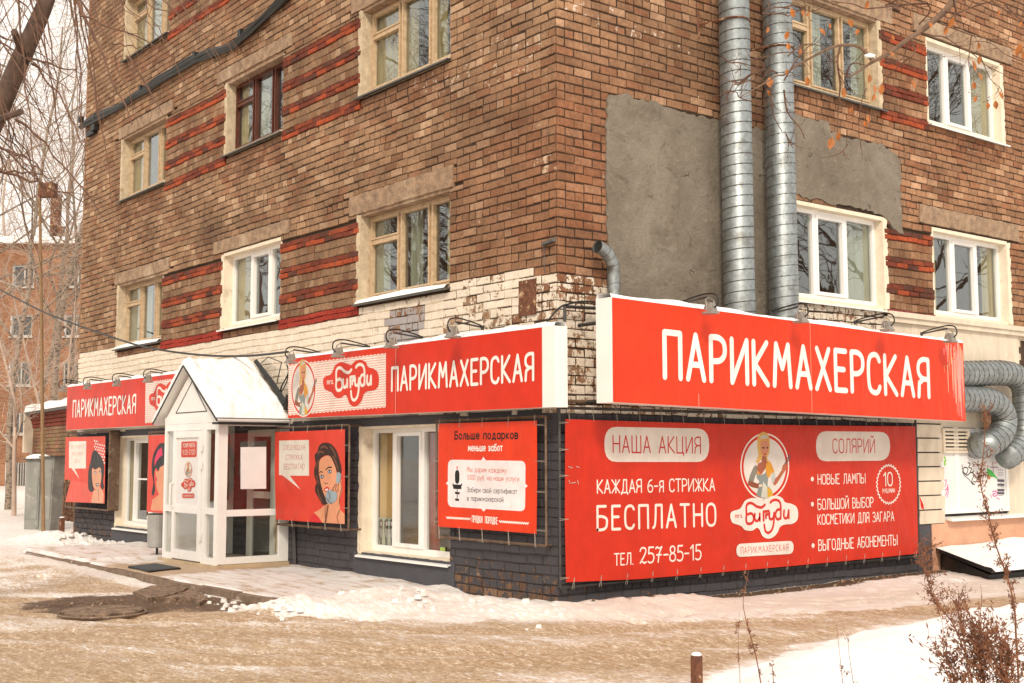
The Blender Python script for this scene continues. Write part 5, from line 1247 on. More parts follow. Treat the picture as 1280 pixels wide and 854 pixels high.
for (u0, u1) in ((xs_['g1'], xs_['g1e']), (xs_['g2'], xs_['g2e'])):
    q.box(u0, u1, YF+.003, YF+.067, ZB, ZB+.09); q.box(u0, u1, YF+.003, YF+.067, zt_-.045, zt_+.045); q.box(u0, u1, YF+.003, YF+.067, ZE-.10, ZE)
q.box(xs_['d0']-.004, xs_['d1']+.004, YF+.003, YF+.067, ZE-.10, ZE)
q.box(XA, XB, YF-.002, YF+.075, ZE, ZE+.10)
q.build('front_frame', 'pvc', PO)
for (u0, u1) in ((xs_['g1'], xs_['g1e']), (xs_['g2'], xs_['g2e'])):
    for (e0, e1) in ((ZB+.09, zt_-.045), (zt_+.045, ZE-.10)):
        q = M(); q.box(u0, u1, YF+.03, YF+.036, e0, e1); q.build('pane', 'shopglass', PO)
DR = None
q = M(); u0, u1 = xs_['d0'], xs_['d1']; e = .09; yd = YF-.018
q.box(u0, u0+e, yd, YF+.05, ZB+.02, ZE-.105); q.box(u1-e, u1, yd, YF+.05, ZB+.02, ZE-.105)
q.box(u0+e, u1-e, yd, YF+.05, ZB+.02, ZB+.15); q.box(u0+e, u1-e, yd, YF+.05, zt_-.05, zt_+.05); q.box(u0+e, u1-e, yd, YF+.05, ZE-.20, ZE-.105)
DR = q.build('door', 'pvc', PO)
q = M(); q.box(u0+e, u1-e, YF+.005, YF+.03, zt_+.05, ZE-.20); q.build('door_panel', 'paper', DR)
q = M(); q.box(u0+e, u1-e, YF+.01, YF+.016, ZB+.15, zt_-.05); q.build('door_pane', 'shopglass', DR)
q = M(); q.tube([(u0+.04, yd, zt_+.02), (u0+.04, yd-.05, zt_+.03), (u0+.04, yd-.05, zt_+.36), (u0+.04, yd, zt_+.37)], .016, 6); q.build('door_handle', 'white', DR)
for z in (ZB+.35, zt_+.62, ZE-.35):
    q = M(); q.box(u1-.01, u1+.035, yd-.012, yd+.01, z-.05, z+.05); q.build('hinge', 'white', DR)
pr = Print('L', -(YF+.003)); f = crop(LF, 215, 540, 8.54, YF+.003, 0)
DRD = (.58, .05, .02); DW = (.72, .66, .60)
pill(pr, f, [(100, 104), (265, 98), (262, 270), (97, 272)], DRD, .12)
pr.text('РЕЖИМ РАБОТЫ', f(116, 168), f(246, 162), f(116, 122), DW, .11, .16); pr.text('9.00-21.00', f(112, 248), f(248, 240), f(112, 192), DW, .10, .12)
badge(pr, lambda a_, b_: f(175+42*a_, 405+85*b_), DRD, small=True)
cloud_logo(pr, lambda u, v: f(100+(u-335)*150/477, 490+(v-340)*150/400), DRD, DW, .0055, tiny=True)
pill(pr, f, [(112, 658), (238, 656), (238, 704), (112, 706)], DRD, .3)
pr.text('ПАРИКМАХЕРСКАЯ', f(122, 694), f(230, 692), f(122, 672), DW, .13, .2)
pr.build('door_sticker', DR)
pr = Print('L', -(YF+.026)); f = crop(LF, 180, 430, 6.57, YF+.026, 0); pr.poly([f(190, 662), f(238, 660), f(238, 702), f(190, 704)], (.70, .66, .66)); pr.poly([f(193, 665), f(212, 664), f(212, 698), f(193, 699)], (.35, .08, .12)); pr.build('small_sticker', PO)
# gable: recessed triangle, boards and roof planes
XR0, XR1, XM, ZR = -7.88, -5.70, -6.84, 2.835
YO = YF-.10
q = M(); q.hexa([(XA, YF+.02, ZE+.10), (XB, YF+.02, ZE+.10), (XB, YF+.06, ZE+.10), (XA, YF+.06, ZE+.10), (XM-.01, YF+.02, ZR-.07), (XM+.01, YF+.02, ZR-.07), (XM+.01, YF+.06, ZR-.07), (XM-.01, YF+.06, ZR-.07)]); 
gb = q.build('gable_panel', 'pvc', PO)
q = M(); g0, g1 = XM-.50, XM+.55
for p0, p1 in (((g0, ZE+.16), (XM+.05, ZR-.20)), ((g1, ZE+.16), (XM+.05, ZR-.20)), ((g0, ZE+.16), (g1, ZE+.16))):
    q.tube([(p0[0], YF+.018, p0[1]), (p1[0], YF+.018, p1[1])], .008, 4)
q.build('gable_bead', 'tin', gb)
def roofplane(xe, ze, xm, zm, y0, y1, th):
    n = Vector((zm-ze, 0, -(xm-xe))).normalized(); n = n if n.z > 0 else -n
    return [(xe, y0, ze), (xm, y0, zm), (xm, y1, zm), (xe, y1, ze)], n*th
for xe in (XR0, XR1):
    P, nn = roofplane(xe, ZE+.0, XM, ZR, YO, -.10, .03)
    q = M(); P0 = [Vector(p) for p in P]; q.hexa([tuple(p) for p in P0]+[tuple(p+nn) for p in P0]); q.build('roof', 'pvc', PO)
    q = M(); e = [(xe, YO-.012, ZE-.0), (XM, YO-.012, ZR), (XM, YO+.01, ZR), (xe, YO+.01, ZE)]; e = [Vector(p)+nn*.2 for p in e]; q.hexa([tuple(p) for p in e]+[tuple(p+nn*.75) for p in e]); q.build('roof_edge', 'black', PO)
q = M(); q.box(XB+.0, XR1+.01, YO, -.11, ZE-.035, ZE-.005); q.build('gutter_strip', 'black', PO)
# thick snow on both slopes
q = M(); NX, NY = 60, 60
def snow_top(s, t):
    # s along slope across the ridge (-1..1), t along depth
    y = YO+.0+(-.11-YO)*t; ex = XR1 if s > 0 else XR0; x = XM+(ex-XM)*abs(s)*1.0; z = ZR+(ZE-ZR)*abs(s)
    h = .035+.09*vn(x, y, 3.2, 60)+.045*vn(x, y, 9, 61)+.02*vn(x, y, 19, 62)
    edge = min(1, (1-abs(s))/.14)**.6*min(1, t/.09+.02)**.5*min(1, (1-t)/.07+.15)**.5
    h = .03+h*edge
    nx_ = (1 if s > 0 else -1)*.62; return (x+nx_*h*.8*min(1, abs(s)*4), y-(.02 if t < .02 else 0), z+h*.85+.03)
for i in range(NX):
    for j in range(NY):
        s0, s1 = -1+2*i/NX, -1+2*(i+1)/NX; t0, t1 = j/NY, (j+1)/NY
        q.poly([snow_top(s0, t0), snow_top(s1, t0), snow_top(s1, t1), snow_top(s0, t1)])
    s0, s1 = -1+2*i/NX, -1+2*(i+1)/NX; a0, a1 = snow_top(s0, 0), snow_top(s1, 0)
    zz = lambda s: ZR+(ZE-ZR)*abs(s)+.03
    q.poly([(XM+((XR1 if s0 > 0 else XR0)-XM)*abs(s0), YO, zz(s0)), (XM+((XR1 if s1 > 0 else XR0)-XM)*abs(s1), YO, zz(s1)), a1, a0])
o = q.build('roof_snow', 'snow', PO, smooth=True)
wd = o.modifiers.new('w', 'WELD'); wd.merge_threshold = .002
# right glazed side
q = M(); ys0 = YF+.005
sy = lambda p, y=600: float(RF(p, y, XB)[1])
q.box(XB-.07, XB-.002, ys0+.066, sy(284), ZB, ZE+.0); q.box(XB-.07, XB-.002, sy(350), -.004, ZB, ZE)
zs = float(RF(310, 641, XB)[2]); zs2 = zs
for (e0, e1) in ((ZB, ZB+.10), (zs-.045, zs+.045), (ZE-.05, ZE)): q.box(XB-.068, XB-.006, sy(284), sy(350), e0, e1)
q.box(XB-.075, XB+.003, YF+.08, -.004, ZE, ZE+.05)
q.build('side_frame', 'pvc', PO)
for (e0, e1) in ((ZB+.10, zs-.045), (zs+.045, ZE-.05)):
    q = M(); q.box(XB-.04, XB-.034, sy(284), sy(350), e0, e1); q.build('pane', 'shopglass', PO)
q = M(); q.box(XA+.002, XA+.07, YF+.07, -.004, ZB, ZE); q.build('left_side', 'pvc', PO)
f = lambda u, v: tuple(RF(180+u/4.616, 540+v/4.616, XB-.028))
q = M(); P = [np.array(f(*p)) for p in ((557, 88), (705, 86), (705, 328), (557, 330))]; q.poly(P); q.build('taped_paper', 'paper', PO)
# things seen through the porch glass: inner door, red picture, coir
q = M(); q.box(-7.07, -6.95, -.05, -.0, ZB, 1.95); q.box(-6.33, -6.21, -.05, 0, ZB, 1.95); q.box(-6.95, -6.33, -.05, 0, 1.85, 1.95); q.box(-6.95, -6.33, -.045, -.002, .95, 1.05); q.build('inner_door_frame', 'pvc', PO)
q = M(); q.box(-6.95, -6.33, -.02, -.012, ZB, 1.85); q.build('inner_door_pane', 'shopglass', PO)
q = M(); q.box(-7.25, -6.05, .15, .9, 0, 2.2); q.build('hall', 'room', PO)
q = M(); q.box(-6.19, -5.93, -.03, -.004, .2, 2.0); q.build('inner_wall_left', 'tanwall', PO)
q = M(); q.box(-7.60, -7.58, -.95, -.1, .9, 1.9); q.build('red_poster', 'redinside', PO)

# bracket of black timber and wires leaning behind the porch roof
f = lambda u, v, Y: tuple(LF(180+u/6.57, 430+v/6.57, Y))
t = thing('bracket', f(1150, 530, -.2), 'black charred sign bracket with bent rods leaning against wall behind porch roof', 'bracket')
q = M(); p = [Vector(f(920, 145, -.12)), Vector(f(1060, 330, -.14)), Vector(f(1165, 500, -.17))]; q.tube(p, [.045, .05, .055], 4); q.build('arm', 'black', t)
q = M(); q.tube([f(960, 160, -.1), f(1020, 108, -.1), (f(1130, 150, -.12)), f(1090, 330, -.14)], .008, 4); q.tube(cat_rom([f(1172, 170, -.12), f(1185, 240, -.12), f(1130, 350, -.15), f(1120, 420, -.15), f(1150, 440, -.15)], 5), .013, 4); q.tube(cat_rom([f(1185, 250, -.12), f(1165, 330, -.12), f(1100, 440, -.15)], 5), .01, 4); q.build('rod', 'black', t)
q = M(); q.tube([f(1080, 430, -.16), f(1180, 470, -.17)], .03, 5); q.tube([f(1180, 420, -.17), f(1160, 540, -.17)], .03, 5); q.build('clamp', 'black', t)
q = M(); g0 = LF(369, 711, -.04); q.tube([tuple(g0), tuple(LF(366, 665, -.03)+(0, 0, .45))], .03, 4); props(q.build('plank', 'darktube', label='narrow black plank standing against the grey wall right of the porch', cat='plank'))

# ------------------------------------------------------------------ ducts
def helix(q, pts, r, pitch, rr=.0045, n=14):
    P = [Vector(p) for p in pts]; L = [0]
    for a_, b_ in zip(P[:-1], P[1:]): L.append(L[-1]+(b_-a_).length)
    tot = L[-1]; out = []; ref = None; N_ = int(tot/pitch*n)
    for i in range(N_+1):
        s = tot*i/N_; k = max(j for j in range(len(L)-1) if L[j] <= s+1e-9); tt = (s-L[k])/(L[k+1]-L[k]+1e-9); c_ = P[k].lerp(P[k+1], tt); dr = (P[k+1]-P[k]).normalized()
        if ref is None: ref = dr.orthogonal().normalized()
        ref = (ref-dr*ref.dot(dr)).normalized(); bb = dr.cross(ref); th = 2*math.pi*i/n
        out.append(c_+(ref*math.cos(th)+bb*math.sin(th))*(r+.001))
    q.tube(out, rr, 3, cap=False)
XD = .30
def duct(label, pts, r, rings=(), pitch=.125, clamps=True):
    t = thing('duct', pts[-1], label, 'air duct')
    q = M(); q.tube(pts, r, 28); q.build('pipe', 'duct', t, smooth=True)
    q = M(); helix(q, pts, r+.001, pitch, .0065); q.build('seam', 'tin', t, smooth=True)
    for z in rings:
        q = M(); c_ = (pts[1][0], pts[1][1], z); n_ = 24
        ring = [(c_[0]+(r+.008)*math.cos(a_), c_[1]+(r+.008)*math.sin(a_), z) for a_ in np.linspace(0, 2*math.pi, n_+1)]
        q.tube(ring, .011, 4); q.tube([(0, c_[1]-.30, z-.02), (c_[0], c_[1]-r-.01, z)], .014, 4); q.tube([(0, c_[1]-.30, z-.18), (0, c_[1]-.30, z+.16)], .02, 4); q.build('clamp_ring', 'rust', t)
    return t
y1t, y1b = RF(914.5, 5, XD), RF(924.5, 380, XD); y2t, y2b = RF(973, 5, XD), RF(980, 385, XD)
r1 = 19.5*depth(y1b)/FPX; r2 = 18.3*depth(y2b)/FPX
def arc(c, r, a0, a1, n=7): return [(XD, c[0]+r*math.cos(R(a)), c[1]+r*math.sin(R(a))) for a in np.linspace(a0, a1, n)]
yA = float(y1b[1]); yB = float(y2b[1]); zU = float(RF(1204, 467, XD)[2]); zL = float(RF(1204, 499, XD)[2])
def right_leg(pxs): return [tuple(RF(x, y, XD)) for x, y in pxs]
low = [tuple(RF(1204, 498.5, XD))]+cat_rom(right_leg([(1228, 499), (1246, 506), (1255, 525), (1249, 545), (1234, 556)]), 5)+cat_rom([tuple(RF(1234, 556, XD)), tuple(RF(1225, 557, .18)), tuple(RF(1217, 557, .0)), tuple(RF(1212, 557, -.3))], 4)[1:]
upp = [tuple(RF(1204, 467.5, XD))]+cat_rom(right_leg([(1250, 466), (1269, 470), (1280, 486), (1281, 515), (1280, 540), (1272, 560), (1258, 572)]), 4)
topA = (float(y1t[0]), yA+.0, 9.8); topB = (float(y2t[0]), yB, 9.8)
dA = duct('left of the two upright steel ducts, ending in the lower elbow right of the sign', [topA, (XD, yA, zL+.4)]+arc((yA+.32, zL+.32), .32, 180, 270)+low, r1, rings=(6.72,))
dB = duct('right of the two upright steel ducts, ending in the upper elbow right of the sign', [topB, (XD, yB, zU+.35)]+arc((yB+.28, zU+.28), .28, 180, 270)+upp, r2, rings=(6.55,))
rk = 8*depth(RF(765, 365, .16))/FPX; yp = float(RF(767, 360, .16)[1])
t = thing('vent_pipe', (.16, yp, 3.2), 'short bent grey vent pipe poking out above the left end of the big sign', 'pipe')
pp_ = [(.16, yp, 2.9), (.16, yp, 3.50)]+cat_rom([(.165, yp-.005, 3.60), (.175, yp-.07, 3.70), (.19, yp-.17, 3.765), (.20, yp-.27, 3.79)], 4)
q = M(); q.tube(pp_, rk, 20, cap=False); q.build('pipe', 'duct', t, smooth=True)
q = M(); e1 = Vector(pp_[-1]); e0 = Vector(pp_[-2]); dd = (e1-e0).normalized(); q.tube([e1-dd*.03, e1-dd*.025], rk*.97, 20); q.build('mouth_shade', 'black', t)  # black disc painted in for the shade inside the pipe
q = M()
for z in (3.1, 3.25, 3.40, 3.53): q.tube([(.16+rk*math.cos(a_), yp+rk*math.sin(a_), z+.02*math.cos(a_)) for a_ in np.linspace(0, 2*math.pi, 20)], .004, 3, cap=False)
for k in (3, 6, 9):
    c_ = Vector(pp_[k]); dr = (Vector(pp_[k+1])-Vector(pp_[k-1])).normalized(); u_ = dr.orthogonal().normalized(); v_ = dr.cross(u_); q.tube([c_+(u_*math.cos(a_)+v_*math.sin(a_))*rk for a_ in np.linspace(0, 2*math.pi, 20)], .004, 3, cap=False)
q.build('seam', 'tin', t)

# ------------------------------------------------------------------ small things on the walls
q = M(); p0, p1 = LF(650, 352), LF(671, 393)
q.box(p0[0], p1[0], -.02, -.004, p1[2], p0[2]); props(q.build('rusty_plate', 'rust', label='small rusty steel plate with flaking paint on the left wall near the corner', cat='plate'))
q = M(); a_ = LF(680, 304, -.02); b_ = LF(693.5, 298.5, -.02); q.hexa([(a_[0], -.06, a_[2]-.03), (b_[0], -.06, b_[2]-.03), (b_[0], -.0, b_[2]-.03), (a_[0], 0, a_[2]-.03), (a_[0], -.06, a_[2]+.0), (b_[0], -.06, b_[2]+.0), (b_[0], 0, b_[2]+.02), (a_[0], 0, a_[2]+.02)]); q.tube([(a_[0], -.02, a_[2]-.02), (a_[0], -.015, a_[2]-.32)], .006, 4)
props(q.build('metal_bracket', 'tin', label='short grey metal bracket on the brick corner above the red signs', cat='bracket'))
t = thing('conduit', (.12, .01, 2.1), 'dark square pipe frame standing at the corner between the two signs', 'frame')
q = M(); q.tube([(.12, .0, 2.06), (.12, .0, 3.12)], .022, 4); q.build('upright', 'darktube', t)
q = M(); q.tube([(.12, .0, 3.12), (.12, .6, 3.14)], .018, 4); q.build('top_rail', 'darktube', t)
q = M(); q.tube([(.12, .0, 2.12), (.12, .6, 2.14)], .018, 4); q.build('lower_rail', 'tube', t)
q = M(); q.tube(cat_rom([tuple(LF(683, 405, -.2)), (.03, -.14, 2.98), (.10, -.06, 3.10), (.13, .05, 3.15), (.14, .25, 3.19), (.2, .5, 3.19)], 5), .011, 5); props(q.build('power_cable', 'black', label='black cable looping from the middle sign across the corner to the big sign', cat='cable'))
# bundle of cables on the left facade
t = thing('cable_bundle', tuple(LF(103, 152)), 'sagging bundle of black cables strung along the upper left facade', 'cables')
top = [(100, 157), (122, 143), (150, 130), (165, 119), (180, 110), (195, 99), (215, 88), (233, 74), (248, 68), (262, 63), (285, 56), (305, 40), (325, 22), (345, 2), (365, -20)]
bot = [(100, 160), (122, 150), (152, 134), (168, 122), (184, 114), (199, 103), (219, 93), (236, 82), (252, 74), (268, 68), (290, 60), (308, 46), (328, 28), (348, 9), (368, -12)]
for k in range(7):
    f_ = k/6; pts = [tuple(LF(a_[0]+(b_[0]-a_[0])*f_+rng.uniform(-1, 1), a_[1]+(b_[1]-a_[1])*f_+rng.uniform(-1.5, 1.5), -.05-.012*(k % 3))) for a_, b_ in zip(top, bot)]
    q = M(); q.tube(cat_rom(pts, 3), .026, 5, cap=False); q.build('cable', 'black', t)
q = M(); 
for (x, y) in ((104, 150), (122, 148), (180, 112), (248, 71), (305, 43)): c_ = LF(x, y); q.box(c_[0]-.05, c_[0]+.05, -.09, 0, c_[2]-.06, c_[2]+.06)
q.build('clip', 'black', t, kind='stuff')
q = M(); c_ = LF(118, 166); q.box(c_[0]-.25, c_[0]+.15, -.08, 0, c_[2]-.05, c_[2]+.05); q.box(c_[0]+.05, c_[0]+.25, -.10, 0, c_[2]-.0, c_[2]+.12); props(q.build('insulator', 'black', label='small black insulator block on bricks at the upper left edge of the building', cat='insulator'))
wr = [(-60, 330), (0, 362), (50, 388), (90, 404), (130, 418), (170, 431), (210, 439), (260, 444.5), (310, 445), (360, 440)]
q = M(); q.tube(cat_rom([tuple(LF(x, y, -.42)) for x, y in wr], 4), .017, 5); props(q.build('overhead_cable', 'black', label='single black cable sagging from the far left to the middle sign', cat='cable'))

# right end: louvre grille, painted shutters with graffiti, hatch
t = thing('louvre_grille', (.04, 7.36, 1.58), 'cream slatted louvre vent on the wall under the faded sign end', 'vent')
q = M(); y0, y1, z0, z1 = 7.03, 7.70, 1.585, 1.935; q.box(.018, .03, y0, y1, z0, z1, 1)
q.box(.03, .065, y0, y0+.05, z0, z1); q.box(.03, .065, y1-.05, y1, z0, z1); q.box(.03, .065, y0+.05, y1-.05, z0, z0+.04); q.box(.03, .065, y0+.05, y1-.05, z1-.04, z1); q.build('grille_frame', ['cream', 'black'], t)
for i in range(5):
    q = M(); z = z0+.06+i*.053; q.hexa([(.035, y0+.05, z), (.062, y0+.05, z-.012), (.062, y1-.05, z-.012), (.035, y1-.05, z), (.035, y0+.05, z+.022), (.062, y0+.05, z+.008), (.062, y1-.05, z+.008), (.035, y1-.05, z+.022)]); q.build('slat', 'cream', t)
t = thing('boarded_window', (.02, 8.1, .7), 'white boarded window covered in graffiti tags at the right end', 'window')
ya = [float(RF(x, 600, .02)[1]) for x in (1176, 1193, 1199, 1223, 1226, 1257)]
for (a_, b_) in ((ya[0], ya[1]), (ya[2], ya[3]), (ya[4], ya[5])):
    q = M(); q.box(.004, .022, a_, b_, .80, 1.94); q.build('board', 'paper', t)
q = M()
for (a_, b_) in ((7.07, ya[0]-.002), (ya[1]+.002, ya[2]-.002), (ya[3]+.002, ya[4]-.002), (ya[5]+.002, ya[5]+.06)): q.box(.002, .034, a_, b_, .74, 1.95)
q.box(.003, .033, ya[0], ya[5], .74, .80); q.build('board_frame', 'pvc', t, kind='stuff')
q = M(); q.box(-.02, .028, ya[5]+.06, 9.2, .66, 1.95); q.build('side_pier', 'cream', t)
q = M(); q.hexa([(0, 7.10, .66), (.12, 7.10, .64), (.12, 9.22, .64), (0, 9.22, .66), (0, 7.10, .70), (.12, 7.10, .672), (.12, 9.22, .672), (0, 9.22, .70)]); q.build('sill', 'pvc', t)
pr = Print('R', .0235); f = crop(RF, 1120, 540, 5.34, .0235, 1)
BL = (.02, .02, .03); PK = (.75, .08, .35); GN = (.25, .6, .05)
for st, c_, r_ in ([(440, 220), (450, 265), (475, 290), (500, 270), (520, 290), (505, 330), (525, 352)], BL, .008), ([(455, 235), (480, 245), (470, 280), (445, 270), (455, 235)], BL, .008), ([(480, 205), (495, 215), (485, 235), (505, 245), (495, 270), (520, 265)], BL, .008), ([(515, 290), (538, 310), (535, 335), (515, 330)], BL, .006), ([(450, 285), (490, 320), (515, 355)], BL, .006), \
  ([(318, 330), (335, 320), (330, 360), (312, 380), (335, 385), (345, 360), (338, 410), (315, 435)], PK, .007), ([(345, 350), (350, 400), (340, 440)], PK, .006), ([(312, 310), (322, 340)], PK, .006), ([(308, 180), (325, 170), (332, 195), (310, 200), (330, 215), (308, 218)], GN, .012), \
  ([(645, 400), (665, 395), (678, 415), (660, 430), (645, 418), (665, 410)], PK, .008), ([(630, 420), (640, 440)], PK, .006), ([(670, 440), (690, 450)], PK, .007), ([(625, 235), (680, 238)], (.3, .12, .2), .006), ([(645, 200), (650, 270)], (.3, .12, .2), .006), ([(655, 210), (690, 195)], (.7, .3, .4), .005), ([(303, 270), (318, 280), (310, 300)], BL, .006):
    pr.line([f(*p) for p in cat_rom(st, 3)] if len(st) > 3 else [f(*p) for p in st], r_, c_, True)
pr.poly([f(607, 240), f(640, 260), (f(682, 318)), f(650, 300), f(610, 300)], (.06, .42, .06)); pr.poly([f(607, 285), f(635, 295), f(625, 318), f(607, 310)], (.45, .20, .05))
for (y0, y1) in ((316, 332), (345, 358), (380, 395), (400, 415)): pr.poly([f(676, y0), f(722, y0+2), f(722, y1+2), f(676, y1)], (.08, .07, .10)); 
for y0 in (362, 420, 250, 270, 285): pr.poly([f(680, y0), f(715, y0+1), f(715, y0+7), f(680, y0+6)], (.45, .40, .42))
pr.build('graffiti', t)
t = thing('cellar_hatch', (.6, 8.2, .1), 'low dark hatch lid covered with snow at the right end of the wall', 'hatch')
A_ = np.array(RF(1170, 685, .03)); A_ = (.03, float(A_[1]), float(A_[2])); C_ = tuple(G(1240, 712, .10)); D_ = (C_[0]+.5, C_[1]+4.2, .16); B_ = (.03, A_[1]+4.5, .34)
q = M(); dn = lambda p, h: (p[0], p[1], p[2]-h); P = [A_, C_, D_, B_]
q.hexa([dn(p, .05) for p in P]+P); q.build('lid', 'black', t)
q = M(); q.hexa([(.03, A_[1]+.1, -.2), (C_[0]-.1, C_[1]+.1, -.2), (D_[0]-.1, D_[1], -.2), (.03, B_[1], -.2), (.03, A_[1]+.1, A_[2]-.08), (C_[0]-.1, C_[1]+.1, C_[2]-.08), (D_[0]-.1, D_[1], D_[2]-.08), (.03, B_[1], B_[2]-.08)]); q.build('rim', 'black', t)  # black block standing in for the shaded gap under the lid
q = M(); n = 16
def hs(i, j):
    u, v = i/n, j/n; p = (np.array(A_)*(1-u)+np.array(C_)*u)*(1-v)+(np.array(B_)*(1-u)+np.array(D_)*u)*v
    e = min(1, min(u, 1-u)*6, v*7); return (p[0]+.05*(u > .9), p[1], p[2]+.004-(.03 if u > .99 else 0)+.10*e*(.35+.9*vn(p[0], p[1], 3, 70)))
for i in range(n):
    for j in range(n*2): q.poly([hs(i, j/2), hs(i+1, j/2), hs(i+1, j/2+.5), hs(i, j/2+.5)])
q.build('snow_cover', 'snow', t, smooth=True)

# ------------------------------------------------------------------ things on the ground
t = thing('litter_bin', tuple(G(196, 696, .04)), 'grey cylindrical litter bin on a black post beside the porch door', 'litter bin')
c_ = WO[t.name]; q = M(); q.tube([(c_[0], c_[1], .18), (c_[0], c_[1], .20), (c_[0], c_[1], .68)], [.125, .145, .155], 24); q.build('body', 'bin', t, smooth=False)
q = M(); q.tube([(c_[0], c_[1], .68), (c_[0], c_[1], .695)], .158, 24); q.build('rim', 'black', t)
q = M(); q.tube([(c_[0], c_[1], .03), (c_[0], c_[1], .2)], .02, 6); q.tube([(c_[0], c_[1], .05), (c_[0]+.22, c_[1]+.06, .05)], .016, 5); q.build('post', 'black', t)
q = M(); P = [tuple(G(x, y, .062)) for x, y in ((160, 708), (186, 714), (226, 710), (195, 704.5))]; q.hexa([(p[0], p[1], .04) for p in P]+P); 
for i in range(14):
    a_ = np.array(P[0])*(1-(i+.5)/14)+np.array(P[3])*((i+.5)/14); b_ = np.array(P[1])*(1-(i+.5)/14)+np.array(P[2])*((i+.5)/14); q.tube([a_+(0, 0, .002), b_+(0, 0, .002)], .007, 4)
props(q.build('doormat', 'black', label='black ribbed rubber doormat on the paving before the porch step', cat='doormat'))
c_ = G(128, 765, -.03); q = M(); rr = random.Random(4)
for (r_, z_, z2) in ((.40, -.10, -.012), ):
    n_ = 30; ring = [(c_[0]+(r_+rr.uniform(-.006, .006))*math.cos(a_), c_[1]+(r_+rr.uniform(-.006, .006))*math.sin(a_)) for a_ in np.linspace(0, 2*math.pi, n_, endpoint=False)]
    k = len(q.v); q.v += [(x, y, z_) for x, y in ring]+[(x, y, z2) for x, y in ring]+[(c_[0]+(x-c_[0])*.95, c_[1]+(y-c_[1])*.95, z2+.008) for x, y in ring]
    for i in range(n_): j = (i+1) % n_; q.face((k+i, k+j, k+n_+j, k+n_+i)); q.face((k+n_+i, k+n_+j, k+2*n_+j, k+2*n_+i))
    q.face(range(k+2*n_, k+3*n_))
t = thing('manhole_cover', (c_[0], c_[1], -.08), 'round worn concrete manhole cover in the dirt patch before the porch', 'manhole')
q.build('cover', 'iron', t)
q = M(); ring = [(c_[0]+.43*math.cos(a_), c_[1]+.43*math.sin(a_), -.038) for a_ in np.linspace(0, 2*math.pi, 31)]; q.tube(ring, .014, 5); q.build('rim', 'kerbc', t)
def flat_slab(name, pxs, z, th, label, cat):
    P = []; n = len(pxs); rr = random.Random(8)
    for i in range(n):
        a_ = G(*pxs[i], z); b_ = G(*pxs[(i+1) % n], z)
        for j in range(4): p = a_+(b_-a_)*j/4; P.append((p[0]+rr.uniform(-.012, .012), p[1]+rr.uniform(-.012, .012)))
    q = M(); k = len(P); q.v += [(x, y, z-th) for x, y in P]+[(x, y, z+.008*math.sin(x*9)) for x, y in P]; q.face(range(k, 2*k))
    for i in range(k): q.face((i, (i+1) % k, k+(i+1) % k, k+i))
    props(q.build(name, 'iron', label=label, cat=cat))
flat_slab('broken_slab', [(165, 739), (188, 733), (218, 731), (236, 733), (228, 739), (205, 744), (185, 747)], -.005, .08, 'larger piece of the broken concrete slab lying near the kerb', 'slab')
flat_slab('broken_slab', [(240, 734), (252, 739), (258, 747), (250, 753), (240, 747), (222, 747), (200, 748), (212, 744), (232, 740)], -.012, .07, 'smaller broken-off piece of the concrete slab, nearer the camera', 'slab')
def stake(x, y, w_, h, z0, label, lean=0):
    p = G(x, y, z0); q = M(); q.hexa([(p[0]-w_/2, p[1]-w_/2, z0-.1), (p[0]+w_/2, p[1]-w_/2, z0-.1), (p[0]+w_/2, p[1]+w_/2, z0-.1), (p[0]-w_/2, p[1]+w_/2, z0-.1), (p[0]-w_/2+lean, p[1]-w_/2, z0+h), (p[0]+w_/2+lean, p[1]-w_/2, z0+h), (p[0]+w_/2+lean, p[1]+w_/2, z0+h-.004), (p[0]-w_/2+lean, p[1]+w_/2, z0+h)])
    t = thing('stake', (p[0], p[1], z0), label, 'stake'); q.build('post', 'rust', t)
    q = M(); q.tube([(p[0]+lean, p[1], z0+h), (p[0]+lean, p[1], z0+h+.012), (p[0]+lean, p[1], z0+h+.022)], [w_*.62, w_*.6, w_*.3], 8); q.build('snow_cap', 'snow', t, smooth=True)
stake(871, 848, .058, .155, .02, 'short rusty steel stake at the edge of the snow mound in the foreground')
stake(77, 668, .09, .34, -.03, 'red-brown stake in the snow beside the far left corner of the building')
q = M(); rr = random.Random(12)     # pebbles and rubble along the foot of the right wall and in the dirt
for i in range(420):
    if i < 250: y = rr.uniform(.2, 6.6); x = abs(rr.gauss(0, .14))+.02; z = gz(x, y)
    else: a_ = rr.uniform(0, 6.28); k_ = rr.random()**.5; x = -3.2+.62*1.3*k_*math.cos(a_)-.78*.7*k_*math.sin(a_); y = -3.0+.78*1.3*k_*math.cos(a_)+.62*.7*k_*math.sin(a_); z = gz(x, y)
    s = rr.uniform(.006, .028)*(1 if i < 250 else .8); v = rr.choice([(.30, .20, .12, 1), (.12, .07, .04, 1), (.36, .26, .18, 1), (.22, .10, .05, 1)])
    P = [(x+s*rr.uniform(.6, 1.2)*math.cos(t_), y+s*rr.uniform(.6, 1.2)*math.sin(t_), z-.005) for t_ in (.3, 1.8, 3.3, 4.9)]; T_ = (x, y, z+s*rr.uniform(.4, .9))
    for j in range(4): q.poly([P[j], P[(j+1) % 4], T_], 0, v)
q.build('rubble', 'print', kind='stuff')
q = M()
